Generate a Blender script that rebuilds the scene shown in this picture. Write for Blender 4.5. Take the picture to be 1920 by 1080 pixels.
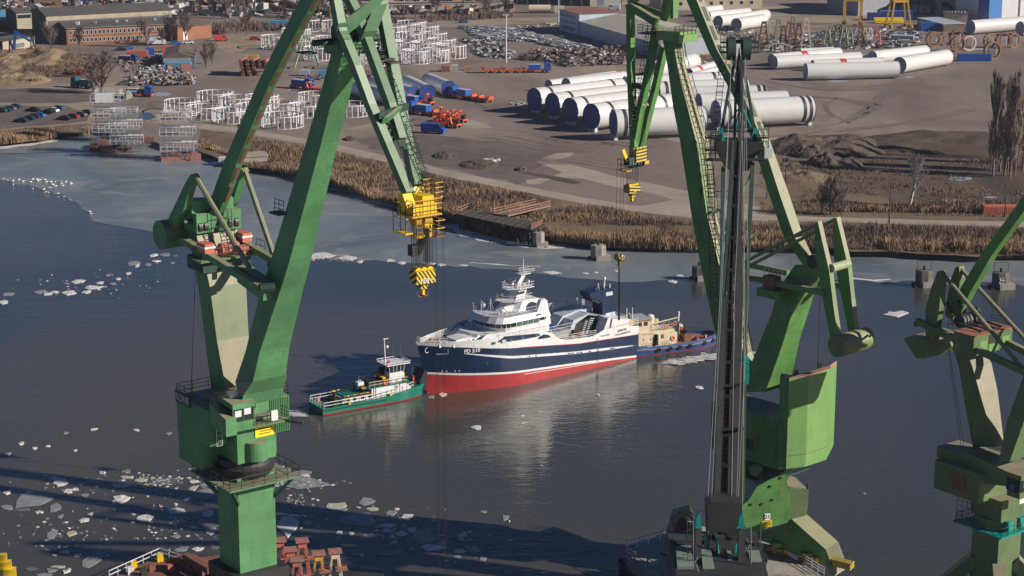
import bpy, math, random
from mathutils import Vector, Matrix
random.seed(7)
for o in list(bpy.data.objects): bpy.data.objects.remove(o)
SC = bpy.context.scene
COL = SC.collection
R = math.radians
# ---------------------------------------------------------------- camera
F = 3733.0                     # focal length in pixels of the 1920 px wide photograph
PITCH = R(14.0); CP, SP_ = math.cos(PITCH), math.sin(PITCH); H = 100.0
cam = bpy.data.cameras.new('camera'); co = bpy.data.objects.new('camera', cam); COL.objects.link(co)
cam.sensor_width = 36; cam.lens = 36 * F / 1920; cam.clip_start = 1; cam.clip_end = 12000
co.location = (0, 0, H); co.rotation_euler = (R(90) - PITCH, 0, 0); SC.camera = co
# ---------------------------------------------------------------- world, sun, exposure
SUN_AZ = math.atan2(0.965, -0.262); SUN_EL = R(25.5)
w = bpy.data.worlds.new('World'); SC.world = w; w.use_nodes = True
nt = w.node_tree; bg = nt.nodes['Background']
sky = nt.nodes.new('ShaderNodeTexSky'); sky.sky_type = 'NISHITA'; sky.sun_disc = False
sky.sun_elevation = SUN_EL; sky.sun_rotation = SUN_AZ; sky.air_density = 0.55; sky.dust_density = 0.0; sky.ozone_density = 6.5
nt.links.new(sky.outputs[0], bg.inputs[0]); bg.inputs[1].default_value = 0.05
sl = bpy.data.lights.new('sun', 'SUN'); sl.energy = 5.0; sl.angle = R(0.53); sl.color = (1.0, 0.90, 0.77)
so = bpy.data.objects.new('sun', sl); COL.objects.link(so)
sv = Vector((math.cos(SUN_EL) * math.sin(SUN_AZ), math.cos(SUN_EL) * math.cos(SUN_AZ), math.sin(SUN_EL)))
so.rotation_euler = sv.to_track_quat('Z', 'Y').to_euler()
SC.view_settings.view_transform = 'Standard'; SC.view_settings.look = 'None'
SC.view_settings.exposure = 0.40; SC.view_settings.gamma = 1.0; SC.view_settings.use_curve_mapping = False
SC.render.engine = 'CYCLES'
SC.cycles.max_bounces = 6; SC.cycles.volume_bounces = 0; SC.cycles.volume_step_rate = 4

# ---------------------------------------------------------------- surveying: rays of the photograph to world points
def ray(x, y):
    a = (x - 960) / F; b = (540 - y) / F
    return Vector((a, CP + b * SP_, -SP_ + b * CP))
CAMP = Vector((0, 0, H))
def G(x, y, z=0.0):
    d = ray(x, y); return CAMP + d * ((z - H) / d.z)
LZ = 1.5
def L(x, y, z=LZ): return G(x, y, z)
class Frame:                       # a vertical plane with its own origin: s along u, t to the side, z up
    def __init__(self, o, u, flip=False):
        self.o = Vector((o[0], o[1], 0)); self.u = Vector((u[0], u[1], 0)).normalized()
        self.a = Vector((-self.u.y, self.u.x, 0))
        if flip: self.a = -self.a
    def W(self, s, t, z): return self.o + self.u * s + self.a * t + Vector((0, 0, z))
    def sz(self, x, y, t=0.0):
        d = ray(x, y); n = self.a; p = self.o + self.a * t
        k = (p - CAMP).dot(n) / d.dot(n); q = CAMP + d * k
        return (q - self.o).dot(self.u), q.z
    def P(self, x, y, t=0.0):
        s, z = self.sz(x, y, t); return self.W(s, t, z)

# ---------------------------------------------------------------- mesh builder
WL = {}
class MB:
    def __init__(self): self.v = []; self.f = []; self.m = []; self.cm = 0
    def add(self, vs, fs):
        n = len(self.v); self.v += [tuple(p) for p in vs]
        for f in fs: self.f.append(tuple(i + n for i in f)); self.m.append(self.cm)
        return self
    def obox(self, c, X, Y, Z):
        c, X, Y, Z = Vector(c), Vector(X), Vector(Y), Vector(Z)
        vs = [c + X * i + Y * j + Z * k for k in (-1, 1) for j in (-1, 1) for i in (-1, 1)]
        return self.add(vs, [(0, 2, 3, 1), (4, 5, 7, 6), (0, 1, 5, 4), (2, 6, 7, 3), (0, 4, 6, 2), (1, 3, 7, 5)])
    def box(self, c, s, rz=0.0):
        ca, sa = math.cos(rz), math.sin(rz)
        return self.obox(c, (ca * s[0] / 2, sa * s[0] / 2, 0), (-sa * s[1] / 2, ca * s[1] / 2, 0), (0, 0, s[2] / 2))
    def beam(self, p0, p1, wd, ht, side=None):
        p0, p1 = Vector(p0), Vector(p1); e = (p1 - p0)
        if e.length < 1e-6: return self
        en = e.normalized()
        sd = Vector(side) if side is not None else (en.cross(Vector((0, 0, 1))) if abs(en.z) < .98 else Vector((1, 0, 0)))
        sd = (sd - en * sd.dot(en)).normalized(); up = en.cross(sd)
        return self.obox((p0 + p1) / 2, sd * wd / 2, e / 2, up * ht / 2)
    def tube(self, p0, p1, r0, r1=None, n=6, caps=True):
        r1 = r0 if r1 is None else r1
        p0, p1 = Vector(p0), Vector(p1); e = p1 - p0
        if e.length < 1e-6: return self
        e.normalize(); a = e.orthogonal().normalized(); b = e.cross(a)
        vs = []
        for p, r in ((p0, r0), (p1, r1)):
            for i in range(n):
                t = 2 * math.pi * i / n; vs.append(p + a * (r * math.cos(t)) + b * (r * math.sin(t)))
        fs = [(i, (i + 1) % n, n + (i + 1) % n, n + i) for i in range(n)]
        if caps: fs += [tuple(range(n))[::-1], tuple(range(n, 2 * n))]
        return self.add(vs, fs)
    def path(self, pts, r, n=5):
        for a, b in zip(pts[:-1], pts[1:]): self.tube(a, b, r, r, n)
        return self
    def prism(self, pts, vec):
        pts = [Vector(p) for p in pts]; vec = Vector(vec); n = len(pts)
        fs = [tuple(range(n)), tuple(range(n, 2 * n))[::-1]] + [(i, n + i, n + (i + 1) % n, (i + 1) % n) for i in range(n)]
        return self.add(pts + [p + vec for p in pts], fs)
    def loft(self, rings, cap=True, closed=True):
        n = len(rings[0]); vs = [p for r in rings for p in r]; fs = []
        for k in range(len(rings) - 1):
            for i in range(n if closed else n - 1):
                j = (i + 1) % n; fs.append((k * n + i, k * n + j, (k + 1) * n + j, (k + 1) * n + i))
        if cap: fs += [tuple(range(n))[::-1], tuple(range((len(rings) - 1) * n, len(rings) * n))]
        return self.add(vs, fs)
    def hoop(self, c, nrm, Rr, rx, rz=None, n=28, m=4):
        rz = rx if rz is None else rz
        c = Vector(c); nrm = Vector(nrm).normalized(); a = nrm.orthogonal().normalized(); b = nrm.cross(a); vs = []
        for i in range(n):
            t = 2 * math.pi * i / n; dr = a * math.cos(t) + b * math.sin(t)
            for j in range(m):
                q = 2 * math.pi * (j + .5) / m; vs.append(c + dr * (Rr + rx * math.cos(q)) + nrm * (rz * math.sin(q)))
        fs = [(i * m + j, ((i + 1) % n) * m + j, ((i + 1) % n) * m + (j + 1) % m, i * m + (j + 1) % m) for i in range(n) for j in range(m)]
        return self.add(vs, fs)
    def ball(self, c, r, n=8, sz=1.0):
        c = Vector(c); rings = []
        for k in range(1, n // 2):
            th = math.pi * k / (n // 2)
            rings.append([c + Vector((r * math.sin(th) * math.cos(2 * math.pi * i / n), r * math.sin(th) * math.sin(2 * math.pi * i / n), sz * r * math.cos(th))) for i in range(n)])
        return self.loft(rings)
    def rail(self, pts, h=1.1, step=1.6, r=0.04, mid=1, closed=False):
        pts = [Vector(p) for p in pts]
        if closed: pts.append(pts[0])
        for a, b in zip(pts[:-1], pts[1:]):
            L_ = (b - a).length; k = max(1, int(round(L_ / step)))
            for i in range(k + 1):
                p = a.lerp(b, i / k); self.tube(p, p + Vector((0, 0, h)), r, r, 4, False)
            for q in range(mid + 1):
                z = Vector((0, 0, h * (q + 1) / (mid + 1))); self.tube(a + z, b + z, r, r, 4, False)
        return self
    def build(self, name, mats, parent=None, label=None, cat=None, group=None, kind=None, smooth=False, origin=None):
        me = bpy.data.meshes.new(name)
        if parent is not None: o0 = WL[parent.name]
        elif origin is not None: o0 = Vector(origin)
        else:
            n = max(1, len(self.v)); o0 = Vector((sum(p[0] for p in self.v) / n, sum(p[1] for p in self.v) / n, min([p[2] for p in self.v] or [0])))
            if kind == 'structure': o0 = Vector((0, 0, 0))
        me.from_pydata([(p[0] - o0.x, p[1] - o0.y, p[2] - o0.z) for p in self.v], [], self.f)
        if not isinstance(mats, (list, tuple)): mats = [mats]
        for mm in mats: me.materials.append(mm)
        if len(mats) > 1: me.polygons.foreach_set('material_index', self.m)
        if smooth: me.polygons.foreach_set('use_smooth', [True] * len(me.polygons))
        me.update()
        o = bpy.data.objects.new(name, me); COL.objects.link(o)
        if parent is not None: o.parent = parent; WL[o.name] = WL[parent.name]
        else: o.location = o0; WL[o.name] = o0
        tag(o, label, cat, group, kind)
        return o
def tag(o, label=None, cat=None, group=None, kind=None):
    if label: o['label'] = label
    if cat: o['category'] = cat
    if group: o['group'] = group
    if kind: o['kind'] = kind
    return o
def thing(name, loc, label, cat, group=None):
    o = bpy.data.objects.new(name, None); COL.objects.link(o); o.empty_display_size = .5
    o.location = loc; WL[o.name] = Vector(loc); return tag(o, label, cat, group)
KIDS = {}
def freeze(root):                         # remember the tree so that copies are quick
    def rec(o): return (o, [rec(c) for c in o.children])
    bpy.context.view_layer.update(); KIDS[root.name] = rec(root); return root
def dup(root, loc, rz=0.0, sc=None, label=None, group=None, cat=None, swap=None):
    def rec(node, par):
        o, ch = node; c = o.copy(); COL.objects.link(c)
        if par is not None: c.parent = par
        if swap and o.data and o.name.split('.')[0] in swap:
            c.data = o.data.copy(); c.data.materials[0] = swap[o.name.split('.')[0]]
        for k in ch: rec(k, c)
        return c
    c = rec(KIDS[root.name], None); c.location = loc; c.rotation_euler = (0, 0, rz)
    if sc: c.scale = (sc, sc, sc) if not isinstance(sc, tuple) else sc
    if label: c['label'] = label
    if group: c['group'] = group
    if cat: c['category'] = cat
    WL[c.name] = Vector(loc); return c
def place(root, loc, rz, sc=None):
    root.location = loc; root.rotation_euler = (0, 0, rz)
    if sc: root.scale = (sc, sc, sc) if not isinstance(sc, tuple) else sc
def text_mesh(txt, size, bold=0.0):
    cu = bpy.data.curves.new('lettering', 'FONT'); cu.body = txt; cu.size = size; cu.offset = bold
    cu.align_x = 'CENTER'; cu.align_y = 'CENTER'; cu.resolution_u = 2
    ob = bpy.data.objects.new('lettering', cu); COL.objects.link(ob)
    dg = bpy.context.evaluated_depsgraph_get(); dg.update()
    me = bpy.data.meshes.new_from_object(ob.evaluated_get(dg)); bpy.data.objects.remove(ob)
    vs = [tuple(v.co) for v in me.vertices]; fs = [tuple(p.vertices) for p in me.polygons]
    bpy.data.meshes.remove(me); return vs, fs
def letters(name, txt, size, org, X, Y, mat, parent, bold=0.0, fn=None):
    vs, fs = text_mesh(txt, size, bold); X = Vector(X).normalized(); Y = Vector(Y).normalized(); mb = MB()
    mb.add([fn(v[0], v[1]) if fn else Vector(org) + X * v[0] + Y * v[1] for v in vs], fs)
    return mb.build(name, mat, parent)
# ---------------------------------------------------------------- materials
def _nodes(name):
    m = bpy.data.materials.new(name); m.use_nodes = True; t = m.node_tree
    return m, t, t.nodes, t.links, t.nodes['Principled BSDF']
def _noise(N, K, vec, scale, detail=4, rough=.6, sc=None, dist=0.0):
    n = N.new('ShaderNodeTexNoise'); n.inputs['Scale'].default_value = scale; n.inputs['Detail'].default_value = detail
    n.inputs['Roughness'].default_value = rough; n.inputs['Distortion'].default_value = dist
    if sc:
        mp = N.new('ShaderNodeMapping'); mp.inputs['Scale'].default_value = sc; K.new(vec, mp.inputs[0]); vec = mp.outputs[0]
    K.new(vec, n.inputs['Vector']); return n.outputs['Fac']
def _ramp(N, K, fac, a, b, lo=0.0, hi=1.0):
    r = N.new('ShaderNodeMapRange'); r.inputs['From Min'].default_value = a; r.inputs['From Max'].default_value = b
    r.inputs['To Min'].default_value = lo; r.inputs['To Max'].default_value = hi; K.new(fac, r.inputs[0]); return r.outputs[0]
def _mix(N, K, fac, a, b, mode='MIX'):
    x = N.new('ShaderNodeMix'); x.data_type = 'RGBA'; x.blend_type = mode
    if isinstance(fac, float): x.inputs[0].default_value = fac
    else: K.new(fac, x.inputs[0])
    for i, c in ((6, a), (7, b)):
        if isinstance(c, (tuple, list)): x.inputs[i].default_value = (*c[:3], 1)
        else: K.new(c, x.inputs[i])
    return x.outputs[2]
def paint(name, col, rough=.55, var=.25, scale=.6, rust=0.0, rustcol=(.13, .06, .03), top=None, topamt=.8, t0=.10, metal=0.0, bump=0.0, streak=True, seam=0.0):
    m, t, N, K, P = _nodes(name)
    tc = N.new('ShaderNodeTexCoord').outputs['Object']
    n1 = _noise(N, K, tc, scale, 5)
    dark = tuple(c * (1 - var) for c in col); lite = tuple(min(1, c * (1 + var * .6)) for c in col)
    c = _mix(N, K, _ramp(N, K, n1, .3, .7), dark, lite)
    oi = N.new('ShaderNodeObjectInfo').outputs['Random']
    if rust > 0:
        n2 = _noise(N, K, tc, 1.0, 6, .7, (1.2, 1.2, .12 if streak else 1.2))
        c = _mix(N, K, _ramp(N, K, n2, .72 - .3 * rust, .85 - .25 * rust), c, rustcol)
        n3 = _noise(N, K, tc, 6.0, 3, .7)
        c = _mix(N, K, _ramp(N, K, n3, .70 - .1 * rust, .8), c, tuple(q * .6 for q in rustcol))
    if rust > 0 and streak:
        c = _mix(N, K, _ramp(N, K, _noise(N, K, tc, 1.0, 5, .65, (3, 3, .22)), .5, .78, 0, .55), c, tuple(q * .5 for q in col))
    if seam > 0:
        wv = N.new('ShaderNodeTexWave'); wv.bands_direction = 'Z'; wv.inputs['Scale'].default_value = seam; K.new(tc, wv.inputs['Vector'])
        c = _mix(N, K, _ramp(N, K, wv.outputs['Fac'], .985, 1.0, 0, .35), c, tuple(q * .4 for q in col))
    if top:
        ge = N.new('ShaderNodeNewGeometry'); sx = N.new('ShaderNodeSeparateXYZ'); K.new(ge.outputs['Normal'], sx.inputs[0])
        n4 = _noise(N, K, tc, .5, 5, .7)
        f = _ramp(N, K, sx.outputs[2], t0, t0 + .17, 0, topamt)
        g = N.new('ShaderNodeMath'); g.operation = 'MULTIPLY'; K.new(f, g.inputs[0]); K.new(_ramp(N, K, n4, .25, .6, .45, 1), g.inputs[1])
        c = _mix(N, K, g.outputs[0], c, top)
    K.new(c, P.inputs['Base Color']); P.inputs['Roughness'].default_value = rough; P.inputs['Metallic'].default_value = metal
    if bump > 0:
        b = N.new('ShaderNodeBump'); b.inputs['Strength'].default_value = bump; b.inputs['Distance'].default_value = .1
        K.new(_noise(N, K, tc, 3.0, 5), b.inputs['Height']); K.new(b.outputs[0], P.inputs['Normal'])
    return m
def flat(name, col, rough=.6, metal=0.0, var=.12): return paint(name, col, rough, var, 1.5, metal=metal)
DIRT = (.27, .225, .16)
GREEN = paint('green_paint', (.082, .235, .095), .5, .28, .25, t0=.05, rust=.30, rustcol=(.06, .10, .05), top=DIRT, topamt=.9, seam=.35)
GREENM = paint('dusty_green_mast_paint', (.085, .225, .095), .55, .25, .25, t0=.0, rust=.3, rustcol=(.06, .10, .05), top=DIRT, topamt=.95)
GREENJ = paint('jib_green_paint', (.068, .175, .088), .5, .16, .25, rust=.15, rustcol=(.06, .10, .05), top=DIRT, topamt=.18)
GREEN3 = paint('leaf_green_weathered_paint', (.092, .245, .062), .55, .35, .3, rust=.55, rustcol=(.22, .17, .08), top=DIRT, topamt=.9, seam=.3)
GREEN3B = paint('bright_green_paint', (.155, .31, .09), .5, .16, .2, rust=.22, top=(.3, .22, .17), topamt=.8)
GREEN4 = paint('faded_green_paint', (.10, .165, .065), .6, .3, .3, rust=.5, rustcol=(.2, .13, .07), top=DIRT, topamt=.9, seam=.3)
TEAL = paint('teal_paint', (.0, .26, .22), .45, .2, .6)
DKGREEN = paint('dark_green_paint', (.025, .06, .045), .55, .3, .5, rust=.3, rustcol=(.05, .04, .035))
SOOT = paint('dark_grey_steel', (.035, .038, .038), .5, .3, .5, rust=.3, rustcol=(.07, .06, .055))
GREYST = paint('grey_weathered_steel', (.029, .027, .030), .55, .25, .4, rust=.3, rustcol=(.05, .045, .04))
YELLOW = paint('yellow_paint', (.72, .50, .015), .5, .2, 1.0, rust=.12)
YELLOWO = paint('amber_yellow_paint', (.55, .33, .05), .55, .2, 1.0, rust=.15)
def striped(name, a, b, sx, scale):
    m, t, N, K, P = _nodes(name); tc = N.new('ShaderNodeTexCoord').outputs['Object']
    mp = N.new('ShaderNodeMapping'); mp.inputs['Rotation'].default_value = sx; K.new(tc, mp.inputs[0])
    wv = N.new('ShaderNodeTexWave'); wv.inputs['Scale'].default_value = scale; wv.bands_direction = 'X'; K.new(mp.outputs[0], wv.inputs['Vector'])
    n = _noise(N, K, tc, 3.0, 4)
    c = _mix(N, K, _ramp(N, K, wv.outputs['Fac'], .47, .53), a, b); c = _mix(N, K, _ramp(N, K, n, .55, .8, 0, .5), c, (.12, .09, .04))
    K.new(c, P.inputs['Base Color']); P.inputs['Roughness'].default_value = .55; return m
HAZARD = striped('yellow_black_hazard_stripes', (.72, .52, .02), (.02, .02, .02), (0, R(45), R(-40)), 1.15)
HAZARD2 = striped('fine_hazard_stripes', (.62, .45, .05), (.02, .02, .02), (0, R(45), R(40)), 1.3)
BLACK = flat('black_rubber', (.012, .012, .014), .7)
ROPE = flat('steel_rope', (.03, .028, .028), .5)
WHITE = paint('white_paint', (.64, .64, .65), .4, .06, 1.0, rust=.05, rustcol=(.45, .33, .22))
WHITEC = paint('tower_white_coating', (.60, .60, .60), .28, .05, .3)
WHITEF = paint('white_frame_paint', (.66, .65, .67), .4, .12, 2.0)
NAVY = paint('navy_hull_paint', (.006, .021, .062), .35, .15, .4, rust=.10, rustcol=(.12, .14, .18))
REDH = paint('red_antifouling_paint', (.36, .032, .032), .5, .2, .5, rust=.12, rustcol=(.5, .12, .08))
REDP = paint('red_paint', (.50, .05, .03), .5, .2, 1.0, rust=.1)
SALMON = paint('faded_red_paint', (.50, .14, .10), .6, .2, 1.0, rust=.35, rustcol=(.2, .08, .05))
BLUEP = paint('blue_paint', (.012, .09, .38), .4, .15, 1.0)
BLUEC = paint('royal_blue_cover', (.018, .045, .21), .45, .2, .5)
BLUEL = paint('light_blue_paint', (.10, .30, .50), .5, .2, 1.0)
SILVER = paint('silver_blue_sheet', (.42, .47, .55), .4, .1, 1.0)
CREAM = paint('cream_paint', (.60, .52, .38), .5, .12, 1.0, rust=.2)
ORANGE = paint('orange_red_paint', (.62, .10, .035), .5, .2, 1.0, rust=.1)
JADE = paint('jade_green_paint', (.0, .15, .10), .4, .15, 1.0)
GREYD = paint('grey_deck_paint', (.28, .30, .32), .55, .15, 1.0)
GLASS = flat('dark_window_glass', (.02, .03, .035), .08)
GLASSG = flat('green_tinted_glass', (.06, .15, .14), .08)
RUST = paint('rusty_steel', (.19, .085, .055), .8, .4, 1.5, rust=.4, rustcol=(.10, .05, .035), bump=.3)
RUSTP = paint('pinkish_rust', (.33, .15, .12), .8, .3, 1.0, rust=.3, bump=.3)
RUSTB = paint('brown_oxide_flange', (.34, .17, .09), .7, .3, 1.5, rust=.3, rustcol=(.5, .32, .16))
CONC = paint('concrete', (.33, .30, .26), .85, .25, .7, rust=.5, rustcol=(.12, .11, .10), bump=.4)
CONCL = paint('pale_concrete_block', (.55, .55, .56), .8, .12, 1.0)
CONCD = paint('tarry_concrete', (.13, .12, .11), .85, .3, .7, rust=.4, rustcol=(.05, .05, .045), bump=.4)
WOOD = paint('weathered_timber', (.10, .085, .065), .9, .45, 1.2, rust=.3, rustcol=(.05, .04, .03), bump=.5)
WOODD = paint('tarred_timber_piles', (.04, .035, .032), .9, .4, 1.2)
WOODL = paint('pale_new_timber', (.42, .28, .15), .8, .25, 2.0)
BRICK = None
def brickmat():
    m, t, N, K, P = _nodes('red_brick'); tc = N.new('ShaderNodeTexCoord').outputs['Object']
    n1 = _noise(N, K, tc, .15, 5); n2 = _noise(N, K, tc, 2.5, 4)
    c = _mix(N, K, _ramp(N, K, n1, .3, .7), (.20, .085, .05), (.36, .16, .09)); c = _mix(N, K, _ramp(N, K, n2, .4, .7, 0, .5), c, (.14, .06, .045))
    K.new(c, P.inputs['Base Color']); P.inputs['Roughness'].default_value = .9; return m
BRICK = brickmat()
BRICKD = paint('dark_brick', (.12, .085, .07), .9, .3, .5)  # darker brick tone, set on left end walls among others
PLASTER = paint('beige_render', (.42, .37, .27), .85, .2, .3, rust=.35, rustcol=(.22, .19, .14))
GREYW = paint('grey_cladding', (.24, .25, .29), .6, .12, .5)
BEIGEW = paint('pale_cladding', (.50, .48, .42), .7, .12, .5)
ROOFG = paint('grey_felt_roof', (.085, .08, .082), .9, .2, .12)
ROOFB = paint('brown_felt_roof', (.13, .095, .075), .9, .25, .2)
ROOFR = paint('rusty_red_roof', (.24, .10, .075), .8, .25, .2)
ROOFP = paint('pale_sheet_roof', (.42, .385, .33), .7, .15, .15, rust=.3, rustcol=(.25, .19, .13))
DARKW = flat('dark_workshop_wall', (.03, .035, .045), .7)
DARKB = paint('dull_brown_wall', (.14, .10, .085), .85, .3, .5)
BARK = paint('grey_brown_bark', (.10, .075, .06), .9, .3, 1.0)
BARKW = paint('white_birch_bark', (.5, .47, .43), .8, .4, 2.0)
TWIG = paint('bare_twigs', (.19, .14, .115), .9, .3, .6)
TWIGD = paint('dark_bare_twigs', (.135, .10, .088), .9, .3, .6)
HIVIS = flat('high_visibility_yellow', (.55, .85, .05), .7)
SKIN = flat('skin', (.45, .27, .2), .6)
CLOTH = flat('dark_work_clothes', (.03, .04, .08), .8)
ORANGEB = flat('lifebuoy_orange', (.75, .16, .05), .5)
STEELG = paint('galvanised_steel', (.30, .31, .33), .45, .2, 1.0, metal=.4)
SCRAPM = [flat('scrap_grey', (.20, .20, .22)), flat('scrap_rust', (.16, .09, .07)), flat('scrap_pale', (.44, .44, .46)), flat('scrap_timber', (.30, .21, .13)), flat('scrap_dark', (.06, .055, .055)), flat('scrap_blue', (.17, .21, .28)), flat('scrap_brown', (.21, .14, .115))]
GULL = flat('white_feathers', (.85, .85, .85), .7)

def ground_mat(name, c0, c1, c2, s1=.01, s2=.12, stretch=None, speck=.25, rough=.95):
    m, t, N, K, P = _nodes(name); tc = N.new('ShaderNodeTexCoord').outputs['Object']
    n1 = _noise(N, K, tc, s1, 6, .65, stretch, 1.5); n2 = _noise(N, K, tc, s2, 6, .7, stretch); n3 = _noise(N, K, tc, 1.6, 4, .8)
    c = _mix(N, K, _ramp(N, K, n1, .36, .62), c0, c1); c = _mix(N, K, _ramp(N, K, n2, .5, .72, 0, .8), c, c2)
    c = _mix(N, K, _ramp(N, K, n3, .55, .8, 0, speck), c, tuple(q * .5 for q in c0))
    K.new(c, P.inputs['Base Color']); P.inputs['Roughness'].default_value = rough; P.inputs['Specular IOR Level'].default_value = .2
    b = N.new('ShaderNodeBump'); b.inputs['Strength'].default_value = .35; b.inputs['Distance'].default_value = .3
    K.new(n3, b.inputs['Height']); K.new(b.outputs[0], P.inputs['Normal']); return m
YARD = ground_mat('packed_cinder_yard', (.165, .134, .122), (.255, .206, .182), (.120, .097, .087), .013, .055, (1, .45, 1))
TRACK = ground_mat('churned_dark_mud', (.115, .095, .09), (.155, .128, .118), (.085, .07, .066), .03, .2)
RUTM = ground_mat('rutted_yard', (.138, .115, .11), (.175, .145, .136), (.115, .096, .09), .03, .2)
PALE = ground_mat('pale_concrete_road', (.30, .26, .22), (.36, .32, .27), (.24, .205, .17), .03, .15)
GRAVEL = ground_mat('sandy_gravel', (.25, .20, .155), (.32, .265, .21), (.17, .14, .11), .02, .12)
SCRUB = ground_mat('dry_scrub_grass', (.125, .092, .066), (.19, .145, .10), (.075, .058, .046), .03, .10, (1, .35, 1), .5)
SCRUBD = ground_mat('dark_heath', (.075, .058, .048), (.125, .093, .072), (.05, .042, .038), .02, .09, (1, .3, 1), .5)
HILLM = ground_mat('dry_grass_mound', (.19, .14, .09), (.26, .19, .115), (.10, .078, .058), .05, .25, None, .5)
MUDM = ground_mat('soil_heap', (.075, .058, .05), (.12, .095, .075), (.05, .04, .038), .1, .4)
SNOW = ground_mat('shore_ice_and_snow', (.50, .49, .50), (.66, .64, .64), (.33, .32, .31), .1, .5, None, .1, .7)
STONEG = ground_mat('green_grey_gravel', (.17, .19, .16), (.22, .24, .2), (.12, .13, .11), .3, 1.0)
def watermat():
    m, t, N, K, P = _nodes('river_water'); tc = N.new('ShaderNodeTexCoord').outputs['Object']
    n0 = _noise(N, K, tc, .006, 3, .5, None, .8)
    c = _mix(N, K, _ramp(N, K, n0, .4, .62), (.034, .043, .046), (.078, .068, .046))
    K.new(c, P.inputs['Base Color']); P.inputs['Roughness'].default_value = .07; P.inputs['IOR'].default_value = 1.5
    a = _noise(N, K, tc, 1.3, 3, .6, (.5, 1.2, 1), .6); b2 = _noise(N, K, tc, .3, 2, .5, (.5, 1.2, 1), .8)
    ad = N.new('ShaderNodeMath'); ad.operation = 'MULTIPLY_ADD'; K.new(b2, ad.inputs[0]); ad.inputs[1].default_value = 1.4; K.new(a, ad.inputs[2])
    n5 = _noise(N, K, tc, .02, 2)
    b = N.new('ShaderNodeBump'); K.new(_ramp(N, K, n5, .35, .65, .20, .42), b.inputs['Strength']); b.inputs['Distance'].default_value = .14
    K.new(ad.outputs[0], b.inputs['Height']); K.new(b.outputs[0], P.inputs['Normal']); return m
WATER = watermat()
def icemat():
    m, t, N, K, P = _nodes('grey_river_ice'); tc = N.new('ShaderNodeTexCoord').outputs['Object']
    n1 = _noise(N, K, tc, .018, 6, .6, (1, .6, 1), 1.5); n2 = _noise(N, K, tc, .09, 6, .7, (.5, 1, 1), 1.0); n3 = _noise(N, K, tc, .7, 5, .75)
    c = _mix(N, K, _ramp(N, K, n1, .35, .65), (.105, .132, .155), (.20, .228, .245)); c = _mix(N, K, _ramp(N, K, n2, .52, .75, 0, .7), c, (.31, .33, .34))
    c = _mix(N, K, _ramp(N, K, n3, .62, .8, 0, .4), c, (.40, .41, .41))
    K.new(c, P.inputs['Base Color']); K.new(_ramp(N, K, n2, .3, .7, .22, .5), P.inputs['Roughness']); P.inputs['IOR'].default_value = 1.31
    b = N.new('ShaderNodeBump'); b.inputs['Strength'].default_value = .15; b.inputs['Distance'].default_value = .1; K.new(n3, b.inputs['Height']); K.new(b.outputs[0], P.inputs['Normal']); return m
ICE = icemat()
ICEDK = paint('wet_thin_ice', (.13, .15, .15), .35, .25, .6)
ICEMID = paint('grey_floe_ice', (.24, .26, .265), .5, .3, .8, bump=.3)
ICEWH = paint('white_floe_ice', (.62, .60, .59), .6, .25, 1.2, bump=.5)
ICEYE = paint('yellowish_floe_ice', (.42, .41, .33), .6, .25, 1.2, bump=.4)
PUDDLE = flat('rain_puddle', (.04, .045, .05), .05)
MELT = flat('pale_ice_puddle', (.35, .38, .45), .25)
REED = paint('dry_reed', (.34, .23, .13), .9, .3, .15); REED2 = paint('brown_reed', (.20, .137, .09), .9, .35, .15); BRUSH = paint('purple_brown_brushwood', (.125, .085, .072), .9, .35, .15)
# ---------------------------------------------------------------- the setting
def sheet(name, pts, z, mat, kind='structure', jit=0.0, step=6.0, **kw):
    pts = [Vector((p[0], p[1], z)) for p in pts]; out = []
    rr = random.Random(len(pts) * 7 + int(pts[0].x))
    for a, b in zip(pts, pts[1:] + pts[:1]):
        n = max(1, int((b - a).length / step)) if jit else 1
        for i in range(n):
            p = a.lerp(b, i / n)
            if jit: p = p + Vector((rr.uniform(-jit, jit), rr.uniform(-jit, jit) * 1.3, 0))
            out.append(p)
    mb = MB(); mb.add(out, [tuple(range(len(out)))])
    return mb.build(name, mat, kind=kind, **kw)
def gsheet(name, px, dz, mat, jit=1.2, **kw): return sheet(name, [L(*p) for p in px], LZ + dz, mat, jit=jit, **kw)
mb = MB(); mb.add([(-9000, -3000, 0), (9000, -3000, 0), (9000, 9000, 0), (-9000, 9000, 0)], [(0, 1, 2, 3)]); mb.build('water', WATER, kind='structure')
mb = MB(); mb.add([(-9000, -3000, -4), (9000, -3000, -4), (9000, 9000, -4), (-9000, 9000, -4)], [(0, 1, 2, 3)]); mb.build('river_bed', MUDM, kind='structure')
SHORE = [(-400, 305), (-60, 285), (0, 272), (60, 262), (120, 256), (168, 251), (200, 262), (262, 272), (300, 283), (372, 288), (405, 296), (455, 312), (500, 318), (545, 325), (620, 345), (700, 370), (760, 386), (830, 402), (880, 425), (930, 440), (1000, 452), (1035, 447), (1080, 454), (1130, 461), (1240, 464), (1310, 465), (1440, 464), (1500, 464), (1560, 467), (1660, 472), (1780, 478), (1920, 479), (2300, 474)]
SH = [G(x, y, 0) for x, y in SHORE]
SH = [Vector((-3500, SH[0].y + 150, 0))] + SH + [Vector((3500, SH[-1].y - 10, 0))]
SHF = []
for a, b in zip(SH[:-1], SH[1:]):
    n = max(1, min(40, int((b - a).length / 4)))
    for i in range(n):
        p = a.lerp(b, i / n); SHF.append(p + Vector((0, random.uniform(-.8, .8), 0)))
SHF.append(SH[-1])
vs = []; fs = []
for p in SHF: vs += [(p.x, p.y, -2), (p.x, p.y + .4, .15), (p.x, p.y + 3.2, LZ), (p.x, 1400, LZ), (p.x * 1.6, 9000, LZ)]
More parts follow.
